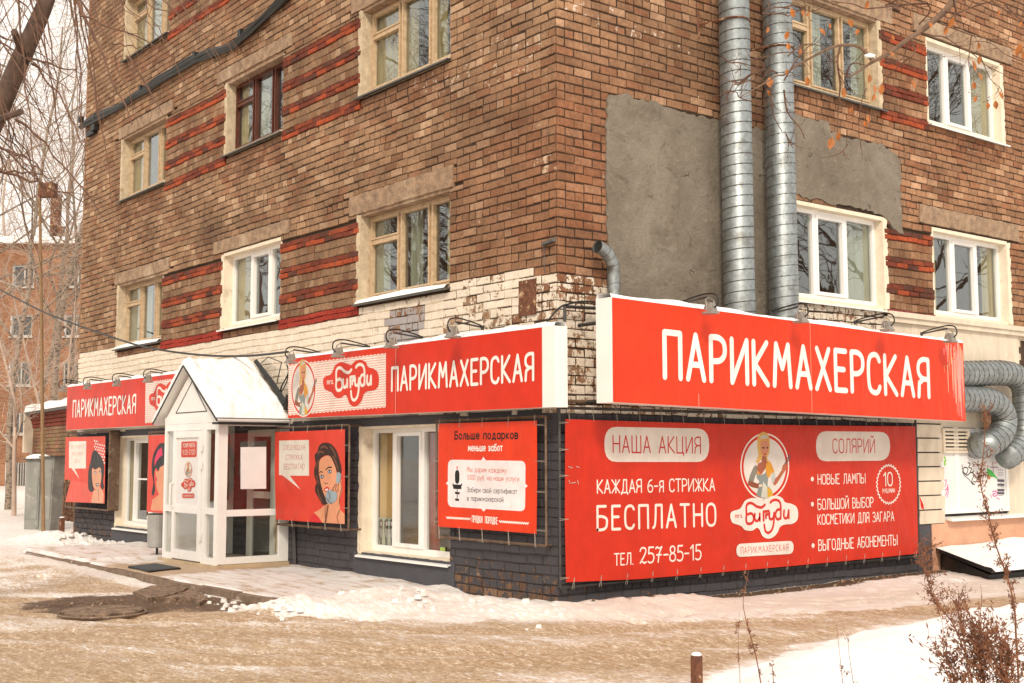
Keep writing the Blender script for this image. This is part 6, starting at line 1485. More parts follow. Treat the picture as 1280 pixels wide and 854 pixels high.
for i in range(150):     # loose lumps of snow along the kerb and banks
    k_ = rr.random()
    if k_ < .35: x = rr.uniform(-14.3, -11.3); y = -.38+rr.gauss(0, .25)
    elif k_ < .55: x = rr.uniform(-1.9, .9); y = -.6+rr.gauss(0, .35)-(.4 if x < -.5 else 0)
    else: x = rr.uniform(-5, -1.2); y = -2.42+rr.gauss(0, .10)
    z = gz(x, y); s = rr.uniform(.015, .05)*(1.6 if k_ < .35 else 1)
    if -1.9 > x and y > -2.2 and x > -11: continue
    P = [(x+s*rr.uniform(.7, 1.3)*math.cos(t_), y+s*rr.uniform(.7, 1.3)*math.sin(t_), z-.01) for t_ in (.2, 1.2, 2.4, 3.4, 4.5, 5.5)]; Q_ = [(x+(p[0]-x)*.7, y+(p[1]-y)*.7, z+s*rr.uniform(.5, .8)) for p in P]
    for j in range(6): q.poly([P[j], P[(j+1) % 6], Q_[(j+1) % 6], Q_[j]])
    q.poly(Q_)
q.build('snow_lumps', 'dirtysnow', kind='stuff')
#PART5
# ------------------------------------------------------------------ left background
RV = np.array((math.sin(YAW), -math.cos(YAW), 0.)); FV = np.array((math.cos(YAW), math.sin(YAW), 0.)); RV = RV
def PD(px_, dist, z=0.): 
    p = AT(px_, 571, dist); return np.array((p[0], p[1], z))
# low brick annexe with snow on its roof
A0, A1 = PD(100, 30.5), PD(40, 35.5); dv = (A1-A0)/np.linalg.norm(A1-A0); nv = np.array((dv[1], -dv[0], 0)); nv = nv if nv @ (CAM-A0) > 0 else -nv
AX = thing('brick_annexe', tuple((A0+A1)/2), 'low brick annexe with a snow-covered roof beyond the left end', 'building')
LA = float(np.linalg.norm(A1-A0)); q = M(); mo = M(); rr = random.Random(21); z = -.2; k = 0
QA = lambda u, z, dd: tuple(A0+dv*u+nv*dd+np.array((0, 0, z)))
while z < 2.72:
    u = -(.13 if k % 2 else 0)
    while u < LA:
        x0, x1 = max(0, u)+.006, min(LA, u+.26)-.006
        if x1-x0 > .03:
            red = z > 2.4; cc = (.34*rr.uniform(.8, 1.15), .20*rr.uniform(.8, 1.15), .11) if not red else (.26, .05, .025); dd = .0+(.05*(z-2.3)/.1*.5 if red else 0)+rr.uniform(-.004, .004)
            P = [QA(x0, z+.007, dd-.05), QA(x1, z+.007, dd-.05), QA(x1, z+.007, dd), QA(x0, z+.007, dd)]; q.hexa(P+[tuple(np.array(p)+(0, 0, .086)) for p in P], 0, (*cc, 1), (0, 0, 0, 0))
        u += .262
    z += .1; k += 1
w_ = M(); P = [QA(0, -.2, -.02), QA(LA, -.2, -.02), QA(LA, -.2, -3.), QA(0, -.2, -3.)]; w_.hexa(P+[tuple(np.array(p)+(0, 0, 2.95)) for p in P], 0, (.12, .07, .04, 1))
wl = w_.build('wall', 'brick', AX); q.build('brickwork', 'brick', wl, kind='stuff')
q = M(); P = [QA(-.1, 2.78, .22), QA(LA+.15, 2.78, .22), QA(LA+.15, 2.84, -3), QA(-.1, 2.84, -3)]; q.hexa(P+[tuple(np.array(p)+(0, 0, .06)) for p in P]); q.box(*[0]*0) if False else None; rf_ = q.build('roof', 'tin', AX)
q = M(); n = 20
for i in range(n):
    for j in range(6):
        g_f = lambda i, j: QA(-.1+(LA+.25)*i/n, 2.85+(.0 if j == 0 else .17+.05*math.sin(i*.8)*.5+.02*j)+(.0), .24-.0*j-(0 if j == 0 else (j-1)*.6+.05))
        q.poly([g_f(i, j), g_f(i+1, j), g_f(i+1, j+1), g_f(i, j+1)])
q.build('roof_snow', 'snow', rf_, smooth=True)
q = M(); P = [QA(LA-.02, 1.7, .24), QA(LA+.16, 1.7, .24), QA(LA+.16, 1.7, -.3), QA(LA-.02, 1.7, -.3)]; q.hexa(P+[tuple(np.array(p)+(0, 0, 1.1)) for p in P]); q.build('white_end_board', 'cream', AX)
# second brick block far behind
DB = 70.
FB = thing('brick_house', tuple(PD(50, DB)), 'orange brick apartment house far behind the bare birches at left', 'building')
def QF(px_, py_, dd=0.): d_ = DB-dd; return np.array(AT(px_, py_, d_))
o0 = PD(50, DB)
UF = lambda px_: (px_-50)/FPX*DB
ZF = lambda py_: 1.54+(571-py_)/FPX*DB
def Q3(u, z, dd): p = o0+RV*u-FV*dd*1.0; return (p[0], p[1], z)
cols = [UF(x) for x in (-250, -182, -114, -46, 21, 89, 157, 225)]; rows = [(327, 355), (391, 418), (450, 480), (514, 541), (576, 607)]
us = sorted([UF(-330), UF(300)]+[c-.62 for c in cols]+[c+.62 for c in cols]); zsx = sorted([-.5, ZF(300)]+[ZF(a) for a, b in rows]+[ZF(b) for a, b in rows])
q = M(); uvs = []
for i in range(len(us)-1):
    for j in range(len(zsx)-1):
        um, zm = (us[i]+us[i+1])/2, (zsx[j]+zsx[j+1])/2
        if any(abs(um-c) < .6 for c in cols) and any(ZF(b) < zm < ZF(a) for a, b in rows): continue
        q.poly([Q3(us[i], zsx[j], 0), Q3(us[i+1], zsx[j], 0), Q3(us[i+1], zsx[j+1], 0), Q3(us[i], zsx[j+1], 0)]); uvs += [(us[i], zsx[j]), (us[i+1], zsx[j]), (us[i+1], zsx[j+1]), (us[i], zsx[j+1])]
k = len(q.v)//4
for (ua, ub) in ((us[0], us[0]), (us[-1], us[-1])): q.poly([Q3(ua, -.5, 0), Q3(ua, -.5, -12), Q3(ua, ZF(300), -12), Q3(ua, ZF(300), 0)]); uvs += [(0, 0), (12, 0), (12, 13), (0, 13)]
fw_ = q.build('wall', 'far', FB); uvl = fw_.data.uv_layers.new(name='UVMap'); uvl.data.foreach_set('uv', np.array(uvs, np.float32).ravel())
q = M(); P = [Q3(us[0]-.4, ZF(300), .5), Q3(us[-1]+.4, ZF(300), .5), Q3(us[-1]+.4, ZF(300), -12), Q3(us[0]-.4, ZF(300), -12)]; q.hexa(P+[tuple(np.array(p)+(0, 0, .35)) for p in P]); q.build('roof', 'snow', FB)
for (x0, x1, ytop) in ((36, 46, 226), (40, 51, 268), (62, 70, 285), (120, 135, 262)):
    q = M(); P = [Q3(UF(x0), ZF(302), -2), Q3(UF(x1), ZF(302), -2), Q3(UF(x1), ZF(302), -2.6), Q3(UF(x0), ZF(302), -2.6)]; H_ = ZF(ytop)-ZF(302); q.hexa(P+[tuple(np.array(p)+(0, 0, H_)) for p in P]); q.build('chimney', 'rust', FB)
wf = None
for ri, (ra, rb) in enumerate(rows):
    for ci, c in enumerate(cols):
        q = M(); z0, z1 = ZF(rb), ZF(ra); hx = lambda u0, u1, e0, e1, d0, d1: q.hexa([Q3(u0, e0, d1), Q3(u1, e0, d1), Q3(u1, e0, d0), Q3(u0, e0, d0), Q3(u0, e1, d1), Q3(u1, e1, d1), Q3(u1, e1, d0), Q3(u0, e1, d0)])
        hx(c-.62, c-.54, z0, z1, -.2, -.08); hx(c+.54, c+.62, z0, z1, -.2, -.08); hx(c-.54, c+.54, z0, z0+.09, -.2, -.08); hx(c-.54, c+.54, z1-.09, z1, -.2, -.08); hx(c+.02, c+.10, z0+.09, z1-.09, -.2, -.08); hx(c-.7, c+.7, z0-.09, z0-.005, -.1, .12)
        wn = q.build('window', 'farwhite', FB)
        q = M(); q.poly([Q3(c-.54, z0+.09, -.15), Q3(c+.54, z0+.09, -.15), Q3(c+.54, z1-.09, -.15), Q3(c-.54, z1-.09, -.15)]); q.poly([Q3(c-.6, z0, -.4), Q3(c+.6, z0, -.4), Q3(c+.6, z1, -.4), Q3(c-.6, z1, -.4)], 1); q.build('pane', ['glass', 'room'], wn)
        if ri == 4 and ci in (3, 4, 5):
            q = M()
            for u in np.linspace(c-.55, c+.55, 9): q.tube([Q3(u, z0, .03), Q3(u, z1, .03)], .028, 4, cap=False)
            q.build('window_bar', 'farwhite', wn)
# cabinets, pole
def cab(x0, x1, dist, h, th, label, lean=0):
    a_, b_ = PD(x0, dist, -.15), PD(x1, dist-.1, -.15); e = (b_-a_); e /= np.linalg.norm(e); n_ = np.array((-e[1], e[0], 0)); n_ = n_ if n_ @ FV > 0 else -n_
    t = thing('utility_cabinet', tuple((a_+b_)/2), label, 'cabinet')
    P = [a_, b_, b_+n_*th, a_+n_*th]; up = np.array((0, 0, h+.15))+e*lean; q = M(); q.hexa([tuple(p) for p in P]+[tuple(p+up) for p in P]); q.build('body', 'cabinet', t)
    q = M(); m_ = (a_+b_)/2-n_*.012; q.box(0, 0, 0, 0, 0, 0) if False else None
    w2 = np.linalg.norm(b_-a_)*.42; zz = np.array((0, 0, .35)); P = [m_-e*w2+zz, m_+e*w2+zz, m_+e*w2+zz+n_*.02, m_-e*w2+zz+n_*.02]; q.hexa([tuple(p) for p in P]+[tuple(p+(0, 0, h-.45)+e*lean*.7) for p in P]); q.build('door', 'cabinet', t)
    q = M(); P = [a_-e*.06-n_*.06+up, b_+e*.06-n_*.06+up, b_+e*.06+n_*(th+.06)+up, a_-e*.06+n_*(th+.06)+up]; q.hexa([tuple(p) for p in P]+[tuple(p+(0, 0, .035)) for p in P]); q.build('lid', 'tin', t)
    return t, a_+up, b_+up, n_
t1, ca, cb, cn = cab(33, 50, 27.6, 1.50, .4, 'grey utility cabinet capped with snow, left of the thin pole')
q = M(); m_ = (ca+cb)/2; q.tube([m_+cn*.2+(0, 0, .03), m_+cn*.2+(0, 0, .08), m_+cn*.2+(0, 0, .13)], [.30, .26, .12], 12); q.build('snow_cap', 'snow', t1, smooth=True)
cab(51, 65.5, 27.2, 1.55, .35, 'darker leaning grey cabinet right of the thin pole', .06)
t = thing('pole', tuple(PD(57, 26.6, -.1)), 'thin weathered brown pole with a small square box, standing before the cabinets', 'pole')
q = M(); q.tube([PD(57.5, 26.6, -.1), AT(52, 400, 26.6), AT(49.5, 232, 26.6)], [.042, .036, .03], 7); q.build('shaft', 'pole', t)
q = M(); a_ = AT(60, 238, 26.6); e = RV*.165; n_ = FV*.12; P = [a_-e-n_-(0, 0, .15), a_+e-n_-(0, 0, .15), a_+e+n_-(0, 0, .15), a_-e+n_-(0, 0, .15)]; q.hexa([tuple(p) for p in P]+[tuple(p+(0, 0, .30)) for p in P]); q.build('box', 'rust', t)
q = M(); p = [AT(63, 505+40, 28.8), AT(63, 540, 28.8)]
# small blue notice and dry climber stems on the annexe wall
q = M(); P = [QA(LA*.72, 1.25, .012), QA(LA*.9, 1.25, .012), QA(LA*.9, 1.62, .012), QA(LA*.72, 1.62, .012)]; q.hexa([tuple(np.array(p)-nv*.01) for p in P]+P, 0, (.12, .20, .30, 1)); props(q.build('notice_board', 'print', label='small faded blue notice on the annexe wall above the cabinets', cat='notice'))
q = M(); rr = random.Random(31)
for i in range(16):
    u = rr.uniform(.1, 1.9); z = -.1; P = [QA(u, z, .05)]
    for j in range(7): u += rr.uniform(-.14, .16); z += rr.uniform(.12, .26); P.append(QA(u, z, .04+rr.uniform(0, .10)))
    q.tube(P, [.016-.0018*j for j in range(len(P))], 4, cap=False)
props(q.build('climber', 'twig', label='bare dark climber stems on the annexe wall beside the leftmost banner', cat='climber'))

# ------------------------------------------------------------------ bare trees
def grow(q, p, d, L, r, lev, rr, up=.0, nb=5, split=.5, m=0, m2=1, droop=0., minr=.004, nsides=(7, 5, 3, 3, 3), kids=None):
    pts = [Vector(p)]; dirs = []; n = max(3, int(4+L*1.2)) if lev < 2 else 4; d = Vector(d).normalized(); st = L/n
    rad = [r]
    for i in range(n):
        w = .16 if lev == 0 else .30
        d = (d+Vector((rr.gauss(0, w), rr.gauss(0, w), rr.gauss(0, w*.7)+up-droop*(i/n)*(lev > 0)))*.45).normalized()
        pts.append(pts[-1]+d*st); dirs.append(d.copy()); rad.append(max(minr*.6, r*(1-.72*(i+1)/n)))
    q.tube(pts, rad, nsides[min(lev, 4)], m if lev < 2 else m2, cap=False)
    if lev >= (kids or 4) or L < .15: return
    cnt = nb[lev] if isinstance(nb, (list, tuple)) else nb
    for i in range(cnt):
        t = (.28 if lev == 0 else .12)+(.72 if lev == 0 else .86)*(i+rr.random())/cnt; k = min(n-1, int(t*n)); f_ = t*n-k; pp_ = pts[k].lerp(pts[k+1], f_)
        dd = dirs[k]; side = Vector((rr.gauss(0, 1), rr.gauss(0, 1), rr.gauss(0, .6))); side = (side-dd*side.dot(dd)).normalized()
        ang = rr.uniform(.45, .95) if lev else rr.uniform(.55, 1.05)
        nd = dd*math.cos(ang)+side*math.sin(ang)
        grow(q, pp_, nd, L*(.42-.14*t if lev == 0 else .52-.15*t)*rr.uniform(.8, 1.25), rad[k]*.5, lev+1, rr, up if lev == 0 else up*.6, nb, split, m, m2, droop, minr, nsides, kids)
def tree(name, loc, H, r, seed, label, cat, mats, group=None, lean=(0, 0), nb=(16, 7, 6, 3), up=.12, droop=.5, minr=.008, kids=4):
    rr = random.Random(seed); q = M(); grow(q, loc, (lean[0], lean[1], 1), H, r, 0, rr, up, nb, .5, 0, 1, droop, minr, kids=kids)
    t = thing(name, loc, label, cat, group)
    tr = M(); cr_ = M()
    for f_, m_ in zip(q.f, q.m):
        tgt = tr if m_ == 0 else cr_; tgt.f.append(f_); tgt.m.append(0); tgt.c.append((1, 1, 1, 1)); tgt.p.append((0, 0, 0, 0))
    for tgt in (tr, cr_):
        if not tgt.f: continue
        used = sorted({i for f_ in tgt.f for i in f_}); mp = {i: k for k, i in enumerate(used)}; tgt.v = [q.v[i] for i in used]; tgt.f = [tuple(mp[i] for i in f_) for f_ in tgt.f]
    tr.build('trunk', mats[0], t, smooth=True); cr_.build('crown', mats[1], t)
    return t
btr = [(37, 44, 17, .17, 'pale birch between the far house windows, left of the pole top'), (73, 40, 18, .19, 'tall pale birch nearest the building edge, forking high'), (95, 47, 17, .13, 'thin birch half hidden by the building edge'), (12, 38, 16, .15, 'slim birch at the left edge of the view'), (-35, 42, 18, .18, 'birch just outside the left edge, its twigs reaching in')]
for i, (x, dd, H_, r_, lb) in enumerate(btr):
    tree('birch', tuple(PD(x, dd, -.1)), H_, r_*.68, 100+i, lb, 'birch', ('bark', 'fartwig'), lean=(rng.uniform(-.03, .03), rng.uniform(-.03, .03)), nb=(16, 6, 5, 2), droop=.45, minr=.009)
for i, (x, dd, H_) in enumerate(((55, 85, 24), (20, 90, 25))):
    tree('bare_tree', tuple(PD(x, dd, -.1)), H_, .22, 200+i, ['tall bare tree rising behind the far brick house, centre', 'tall bare tree rising behind the far brick house, left', 'tall bare tree behind the house next to the building edge', 'bare tree behind the house at the far left'][i], 'tree', ('fartwig', 'fartwig'), nb=(13, 6, 5, 2), droop=.2, minr=.014)
for i, (x, dd, H_, lb) in enumerate(((84, 38, 6.5, 'snow-dusted bare shrub between the pole and the building edge'), (20, 34, 6., 'snow-dusted bare shrub in front of the far house, left of the pole'), (58, 42, 9, 'slender frosted sapling in front of the far house, behind the pole'))):
    tree('bare_shrub', tuple(PD(x, dd, -.1)), H_, .07, 400+i, lb, 'shrub', ('fartwig', 'fartwig'), nb=(14, 6, 4, 0), droop=.15, minr=.009, kids=3)
# trees across the yard: seen only as reflections in the window glass
proto = tree('yard_tree', (-24, -17, -.1), 17, .24, 300, 'bare yard tree outside the view, reflected in the left windows', 'tree', ('branch', 'branch'), 'bare trees across the yard', nb=(15, 7, 5, 3), droop=.1, minr=.014)
for i, (x, y, rz, s) in enumerate(((-32, -13, 1.1, 1.1), (-15, -24, 2.3, 1.), (-38, -22, 4., 1.15), (-19, -14, 5., .8), (14, 26, .7, 1.), (19, 34, 2.9, 1.1), (10, 36, 4.4, 1.05), (25, 27, 5.6, 1.2))):
    o = copy_tree(proto); o.location = (x, y, -.1); o.rotation_euler = (0, 0, rz); o.scale = (s, s, s)
    o['label'] = ['farther', 'nearer', 'farthest', 'smallest', 'nearest', 'middle', 'leftmost', 'rightmost'][i]+' bare yard tree outside the view, reflected in the '+('left' if i < 4 else 'right')+' windows'

# leaning birch trunk at upper left with its hanging twigs
t = thing('leaning_birch', tuple(G(-170, 800, -.08)), 'leaning birch trunk crossing the upper left corner with long hanging twigs', 'birch')
b0 = G(-170, 800, -.08)
trk = cat_rom([b0, AT(-140, 560, 12.2), AT(-85, 330, 12), AT(-38, 215, 12), AT(-6, 148, 12), AT(24, 78, 12), AT(46, 30, 12), AT(62, -12, 12), AT(82, -90, 12.1), AT(110, -220, 12.4)], 4)
q = M(); q.tube(trk, [.13-.0020*i for i in range(len(trk))], 12); q.build('trunk', 'darkbark', t, smooth=True)
q = M(); rr = random.Random(41)
q.tube(cat_rom([AT(-10, 155, 11.9), AT(8, 146, 11.7), AT(26, 140, 11.5)], 3), [.045, .04, .036, .034, .033, .03, .03], 7); q.tube(cat_rom([AT(28, 70, 12), AT(22, 52, 11.8), AT(18, 40, 11.6)], 3), [.035]*7, 6); q.build('limb', 'darkbark', t)
q = M()
def twig(q, px0, px1, d0, d1, r, sag, n=9, rr=rr, kids=3, wob=3.0, m=0):
    P = []
    ph = rr.uniform(0, 6)
    for i in range(n+1):
        t_ = i/n; x = px0[0]+(px1[0]-px0[0])*t_+rr.uniform(-wob, wob)*(0 < i < n); y = px0[1]+(px1[1]-px0[1])*t_**(1+sag)+rr.uniform(-wob, wob)*(0 < i < n)
        P.append(np.array(AT(x, y, d0+(d1-d0)*t_)))
    r *= 1.5; P = cat_rom(P, 2); rad = [r*(1-.75*i/len(P)) for i in range(len(P))]
    q.tube(P, rad, 4 if r > .006 else 3, m, cap=False)
    for k in range(kids):
        i = rr.randint(2, len(P)-4); s = Vector(P[i]); dr = (Vector(P[i+2])-s).normalized(); sd = Vector((rr.gauss(0, 1), rr.gauss(0, 1), rr.gauss(0, 1))).normalized()
        L = rr.uniform(.15, .6); pts = [s]
        for j in range(5): dr = (dr+sd*.35+Vector((0, 0, -.12))).normalized(); sd *= .5; pts.append(pts[-1]+dr*L/5)
        q.tube(pts, [rad[i]*.6*(1-.13*j) for j in range(6)], 3, m, cap=False)
twig(q, (78, -30), (165, 155), 11.5, 10.5, .016, .15, 10, kids=5)
twig(q, (158, 70), (212, 165), 10.6, 10.2, .006, .2, kids=2); twig(q, (100, 20), (225, 72), 11, 10, .006, .1, kids=3); twig(q, (140, 55), (185, 60), 10.6, 10, .005, 0, kids=1)
for i in range(15): x0 = rr.uniform(-30, 105); twig(q, (x0, rr.uniform(-30, 10)), (x0+rr.uniform(15, 90), rr.uniform(110, 330)), 12, rr.uniform(9.5, 12), rr.uniform(.004, .008), rr.uniform(.1, .7), kids=3)
for i in range(18): y0 = rr.uniform(-10, 190); twig(q, (-20, y0), (rr.uniform(30, 105), y0+rr.uniform(30, 190)), 12.5, rr.uniform(10, 13), rr.uniform(.004, .009), rr.uniform(.2, .8), kids=4)
for i in range(16): x0 = rr.uniform(60, 230); twig(q, (x0, -20), (x0+rr.uniform(20, 110), rr.uniform(25, 125)), 11.5, rr.uniform(9.5, 11), rr.uniform(.003, .005), rr.uniform(.0, .4), kids=2)
for (a_, b_) in (((0, 185), (58, 215)), ((30, 70), (100, 92)), ((40, 80), (110, 190)), ((0, 215), (110, 255)), ((20, 150), (130, 275)), ((-10, 212), (70, 222))): twig(q, a_, b_, 12, 11, .009, .3, kids=5)
q.build('hanging_twigs', 'twig', t, kind='stuff')

# branch with last orange leaves, upper right, close to the camera
t = thing('leafy_branch', tuple(AT(1300, -140, 5.4)), 'brown tree branch with a few dry orange leaves hanging into the upper right', 'branch')
c4 = lambda u, v, d_=5.4: np.array(AT(980+u/4.267, v/4.267, d_)); c3 = lambda u, v, d_=5.3: np.array(AT(880+u/6.57, v/6.57, d_))
q = M(); main = cat_rom([AT(1300, -140, 5.6), AT(1225, -40, 5.5), c4(905, 0), c4(860, 60), c4(800, 110), c4(740, 160), c4(660, 210), c4(560, 285), c4(490, 322), c4(440, 352), c4(385, 390), c4(340, 415)], 4)
q.tube(main, [.019-.00036*i for i in range(len(main))], 8)
q.tube(cat_rom([c4(470, 320), c4(440, 285), c4(400, 250), c4(330, 240), c4(250, 255), c4(140, 310), c4(60, 355), c4(0, 400), c3(600, 620), c3(530, 665), c3(400, 740), c3(290, 800)], 3), [.0085-.0002*i for i in range(34)], 6)
q.build('limb', 'branch', t, smooth=True)
q = M(); q.box(0, 0, 0, 0, 0, 0) if False else None
p = c4(455, 300, 5.37); q.tube([p+RV*-.02, p+RV*.0+np.array((0, 0, .004)), p+RV*.025], [.006, .010, .006], 6); q.build('snow_lump', 'snow', t, smooth=True)
q = M(); rr = random.Random(51)
def tw(P, r, d=5.4, kids=6):
    r *= 1.25
    P = [np.array(AT(x, y, d+rr.uniform(-.1, .1))) for x, y in P]; P = cat_rom(P, 4); q.tube(P, [r*(1-.7*i/len(P)) for i in range(len(P))], 4, cap=False)
    for k in range(kids):
        i = rr.randint(1, len(P)-3); s = Vector(P[i]); dr = (Vector(P[i+1])-s).normalized(); sd = Vector((rr.gauss(0, 1), rr.gauss(0, 1), rr.gauss(0, 1))).normalized(); L = rr.uniform(.03, .12); pts = [s]
        for j in range(4): dr = (dr+sd*.6).normalized(); sd = (sd*.6+Vector((0, 0, .15))); pts.append(pts[-1]+dr*L/4)
        q.tube(pts, [r*.45*(1-.12*j) for j in range(5)], 3, cap=False); e = pts[-1]; q.tube([e, e+(pts[-1]-pts[-2]).normalized()*.008], [.0028, .0008], 4, cap=False)
X4 = lambda L: [(980+u/4.267, v/4.267) for u, v in L]; X3 = lambda L: [(880+u/6.57, v/6.57) for u, v in L]
for L, r in ((X3([(140, 465), (210, 512), (290, 515), (380, 540), (440, 575)]), .0035), (X3([(230, 665), (300, 682), (400, 660), (510, 665)]), .003), (X3([(440, 600), (380, 620), (300, 690), (240, 700), (190, 790), (165, 850)]), .0035), (X3([(600, 600), (520, 570), (420, 590), (340, 640), (290, 680)]), .004), (X3([(480, 110), (560, 115), (640, 115), (700, 130), (800, 70), (854, 40)]), .003), (X3([(700, 70), (600, 60), (540, 72), (500, 70)]), .003),
  (X3([(535, 665), (545, 750), (560, 850), (575, 960), (640, 1080)]), .0035), (X3([(410, 490), (500, 470), (600, 440), (720, 430), (854, 440)]), .003), (X3([(150, 745), (200, 750), (270, 760), (290, 800), (400, 830), (530, 815)]), .003),
  (X4([(765, 18), (680, 22), (600, 30), (500, 42), (430, 45), (360, 20), (250, 10)]), .0045), (X4([(860, 60), (920, 70), (1000, 40), (1080, 15), (1100, 10)]), .004), (X4([(720, 170), (790, 190), (860, 200), (950, 260), (1010, 290), (1080, 350), (1180, 400)]), .003), (X4([(800, 110), (900, 150), (1010, 190), (1110, 210), (1240, 240)]), .003), (X4([(300, 250), (285, 330), (300, 450), (290, 560), (285, 700)]), .0045), (X4([(905, 0), (915, 70), (870, 110), (880, 130)]), .0035),
  (X4([(670, 205), (700, 280), (640, 330), (560, 400), (530, 440)]), .003), (X4([(660, 220), (640, 300), (600, 330), (545, 350)]), .0025), (X4([(1280, 120), (1210, 60), (1180, 20)]), .004), (X4([(1040, 280), (1100, 420), (1160, 480), (1180, 600)]), .002), (X4([(0, 430), (60, 330), (120, 260), (180, 200)]), .003), (X4([(20, 300), (100, 240), (200, 250), (250, 330), (240, 420)]), .0025), (X4([(330, 415), (360, 340), (440, 350)]), .004), (X4([(340, 770), (310, 810), (270, 830)]), .003), (X4([(10, 715), (30, 760), (50, 790)]), .003), (X4([(440, 470), (410, 560), (400, 700), (420, 850)]), .0022), (X4([(0, 480), (20, 600), (90, 690), (110, 740)]), .0035), (X4([(0, 40), (60, 30), (150, 60), (220, 30)]), .003),
  (X4([(1000, 190), (985, 330), (1000, 430)]), .002), (X4([(1280, 330), (1180, 290), (1100, 230), (1000, 220)]), .0025), (X4([(1100, 0), (1190, 60), (1270, 90)]), .003), (X4([(720, 130), (780, 60), (760, 18)]), .004), (X4([(540, 30), (620, -10), (650, -30)]), .0035)):
    tw(L, r)
q.build('side_twig', 'twig', t, kind='stuff')
lf = None
LV = [(45, 70), (100, 70), (125, 75), (440, 25), (205, 170), (240, 140), (355, 125), (392, 172), (780, 135), (860, 165), (1140, 70), (890, 120), (1265, 130), (1250, 265), (15, 385), (125, 435), (85, 275), (1035, 245), (1012, 352), (1040, 322), (1045, 408), (1015, 457), (1020, 530), (1085, 565), (1130, 560), (455, 420), (480, 475), (475, 520), (520, 478), (360, 590), (435, 662), (455, 635), (250, 765), (290, 728), (690, 450), (570, 290), (585, 200), (1155, 510), (25, 250), (15, 190), (315, 495), (1275, 295), (-90, 160), (-75, 440), (-80, 500)]
for i, (u, v) in enumerate(LV):
    s = rr.uniform(.65, 1.2)*(1.25 if i in (18, 15, 11, 32, 13, 43) else 1); c_ = Vector(c4(u, v, 5.36))
    q = M(); ax = Vector((rr.gauss(0, .35), rr.gauss(0, .35), -1)).normalized(); sd = Vector(RV)*rr.uniform(.5, 1)+Vector(FV)*rr.uniform(-.5, .5); sd = (sd-ax*sd.dot(ax)).normalized(); nn = ax.cross(sd); curl = rr.uniform(.003, .009)
    prof = [(-.02, 0), (-.012, .007), (0, .0115), (.010, .008), (.021, 0)]
    base = [tuple(c_+ax*a_*s) for a_, b_ in prof]
    k = 0; q.v += base; q.v += [tuple(c_+ax*a_*s+sd*b_*s+nn*curl*(b_/.0115)) for a_, b_ in prof]; q.v += [tuple(c_+ax*a_*s-sd*b_*s+nn*curl*(b_/.0115)) for a_, b_ in prof]
    for j in range(4):
        q.face((j, j+1, 5+j+1, 5+j)); q.face((j, 10+j, 10+j+1, j+1))
    q.tube([c_-ax*.02*s, c_-ax*.036*s+nn*.004], .0008, 3, cap=False); q.build('leaf', 'leaf', t)

# ------------------------------------------------------------------ dry weeds in the snow
def weed(label, pxs, dist, r, clump, seed, ls=.010, spread=.03, from_t=.25):
    rr = random.Random(seed); P0 = [np.array(AT(x, y, dist+rr.uniform(-.08, .08))) for x, y in pxs]
    g0 = P0[0].copy(); zz = gz(g0[0], g0[1])-.03
    if g0[2] > zz: P0 = [np.array((g0[0], g0[1], zz))]+P0
    else: P0[0][2] = zz if zz < P0[1][2] else P0[0][2]
    t = thing('dry_weed', (g0[0], g0[1], zz), label, 'weed'); P = cat_rom(P0, 6)
    q = M(); q.tube(P, [r*(1-.7*i/len(P)) for i in range(len(P))], 5, cap=False)
    tips = []
    for k in range(int(clump/10)):
        i = rr.randint(int(len(P)*from_t), len(P)-2); s = Vector(P[i]); dr = Vector((rr.gauss(0, .6), rr.gauss(0, .6), .8)).normalized(); L = rr.uniform(.4, 1.6)*spread*2.2; pts = [s]
        for j in range(4): dr = (dr+Vector((rr.gauss(0, .25), rr.gauss(0, .25), rr.gauss(0, .25)))).normalized(); pts.append(pts[-1]+dr*L/4)
        q.tube(pts, [r*.4*(1-.15*j) for j in range(5)], 3, cap=False); tips += pts[1:]
    q.build('stem', 'weed', t)
    q = M()
    for k in range(clump):
        c_ = Vector(rr.choice(tips))+Vector((rr.gauss(0, .006), rr.gauss(0, .006), rr.gauss(0, .008))); a_ = Vector((rr.gauss(0, 1), rr.gauss(0, 1), rr.gauss(0, 1.2))).normalized()*ls*rr.uniform(.5, 1.3); b_ = a_.orthogonal().normalized()*ls*.28; n_ = a_.cross(b_).normalized()*ls*.12
        q.poly([tuple(c_-a_), tuple(c_+b_+n_), tuple(c_+a_), tuple(c_-b_+n_)])
    q.build('seed_heads', 'weed', t, kind='stuff')
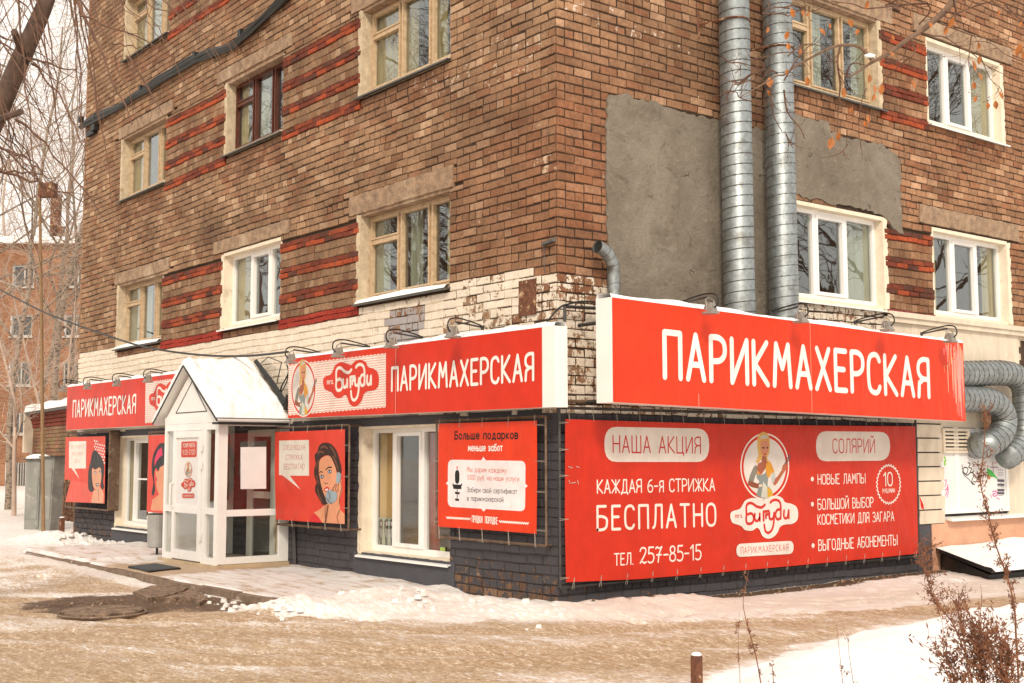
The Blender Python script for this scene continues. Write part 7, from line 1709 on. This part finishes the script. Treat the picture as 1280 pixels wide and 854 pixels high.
weed('tallest dry weed at the right edge, reaching up past the graffiti boards', [(1276, 960), (1273, 850), (1270, 796), (1268, 760), (1261, 728), (1253, 705), (1243, 675), (1235, 640), (1226, 605), (1230, 560), (1232, 515)], 5.3, .0055, 620, 61, .010, .022, .25)
weed('dry weed arching left with a drooping tip over the snow mound', [(1225, 960), (1215, 850), (1200, 800), (1188, 775), (1168, 752), (1160, 725), (1152, 700), (1162, 685)], 5.5, .005, 480, 62, .009, .03, .5)
weed('dense bushy dry weed in the bottom right corner', [(1240, 970), (1235, 880), (1228, 845), (1222, 815), (1224, 795)], 5.0, .006, 1250, 63, .013, .07, .2)
weed('dense dry weed right of the bushy one, against the right edge', [(1272, 975), (1262, 880), (1258, 845), (1262, 815)], 5.0, .006, 1150, 64, .013, .065, .2)
weed('low spreading dry weed with dark curled leaves, left of the bushy one', [(1205, 970), (1200, 885), (1190, 840), (1178, 820)], 5.1, .005, 700, 65, .013, .06, .2)
weed('thin brown weed with knotted head between snow mound edge and stake', [(958, 900), (949, 842), (943, 812), (935, 785), (929, 755), (932, 735), (936, 712)], 6.2, .004, 110, 66, .010, .012, .3)
weed('faint thin weed just left of the knotted one', [(925, 905), (925, 852), (923, 812), (924, 765)], 6.3, .0025, 60, 67, .009, .012, .1)
weed('short dark weed tip at the bottom edge of the mound', [(970, 930), (968, 870), (965, 830)], 6.0, .004, 70, 68, .010, .012, .3)
weed('left one of two hair-thin weeds on the snow mound', [(1058, 920), (1053, 850), (1049, 812), (1046, 780)], 6.4, .0022, 36, 69, .008, .012, .2)
weed('right one of two hair-thin weeds on the snow mound', [(1073, 920), (1066, 850), (1061, 815), (1060, 795)], 6.4, .0022, 36, 70, .008, .012, .2)
weed('weed on top of the mound with a feathery brown plume', [(1218, 940), (1210, 840), (1203, 790), (1198, 765), (1199, 742)], 5.6, .004, 480, 71, .008, .028, .55)
p_ = RF(1158, 706, .5); dW = depth(p_)
weed('tangled dry weed against the wall beside the cellar hatch', [(1160, 716), (1163, 702), (1156, 690), (1168, 683)], dW, .006, 300, 72, .016, .07, .2)
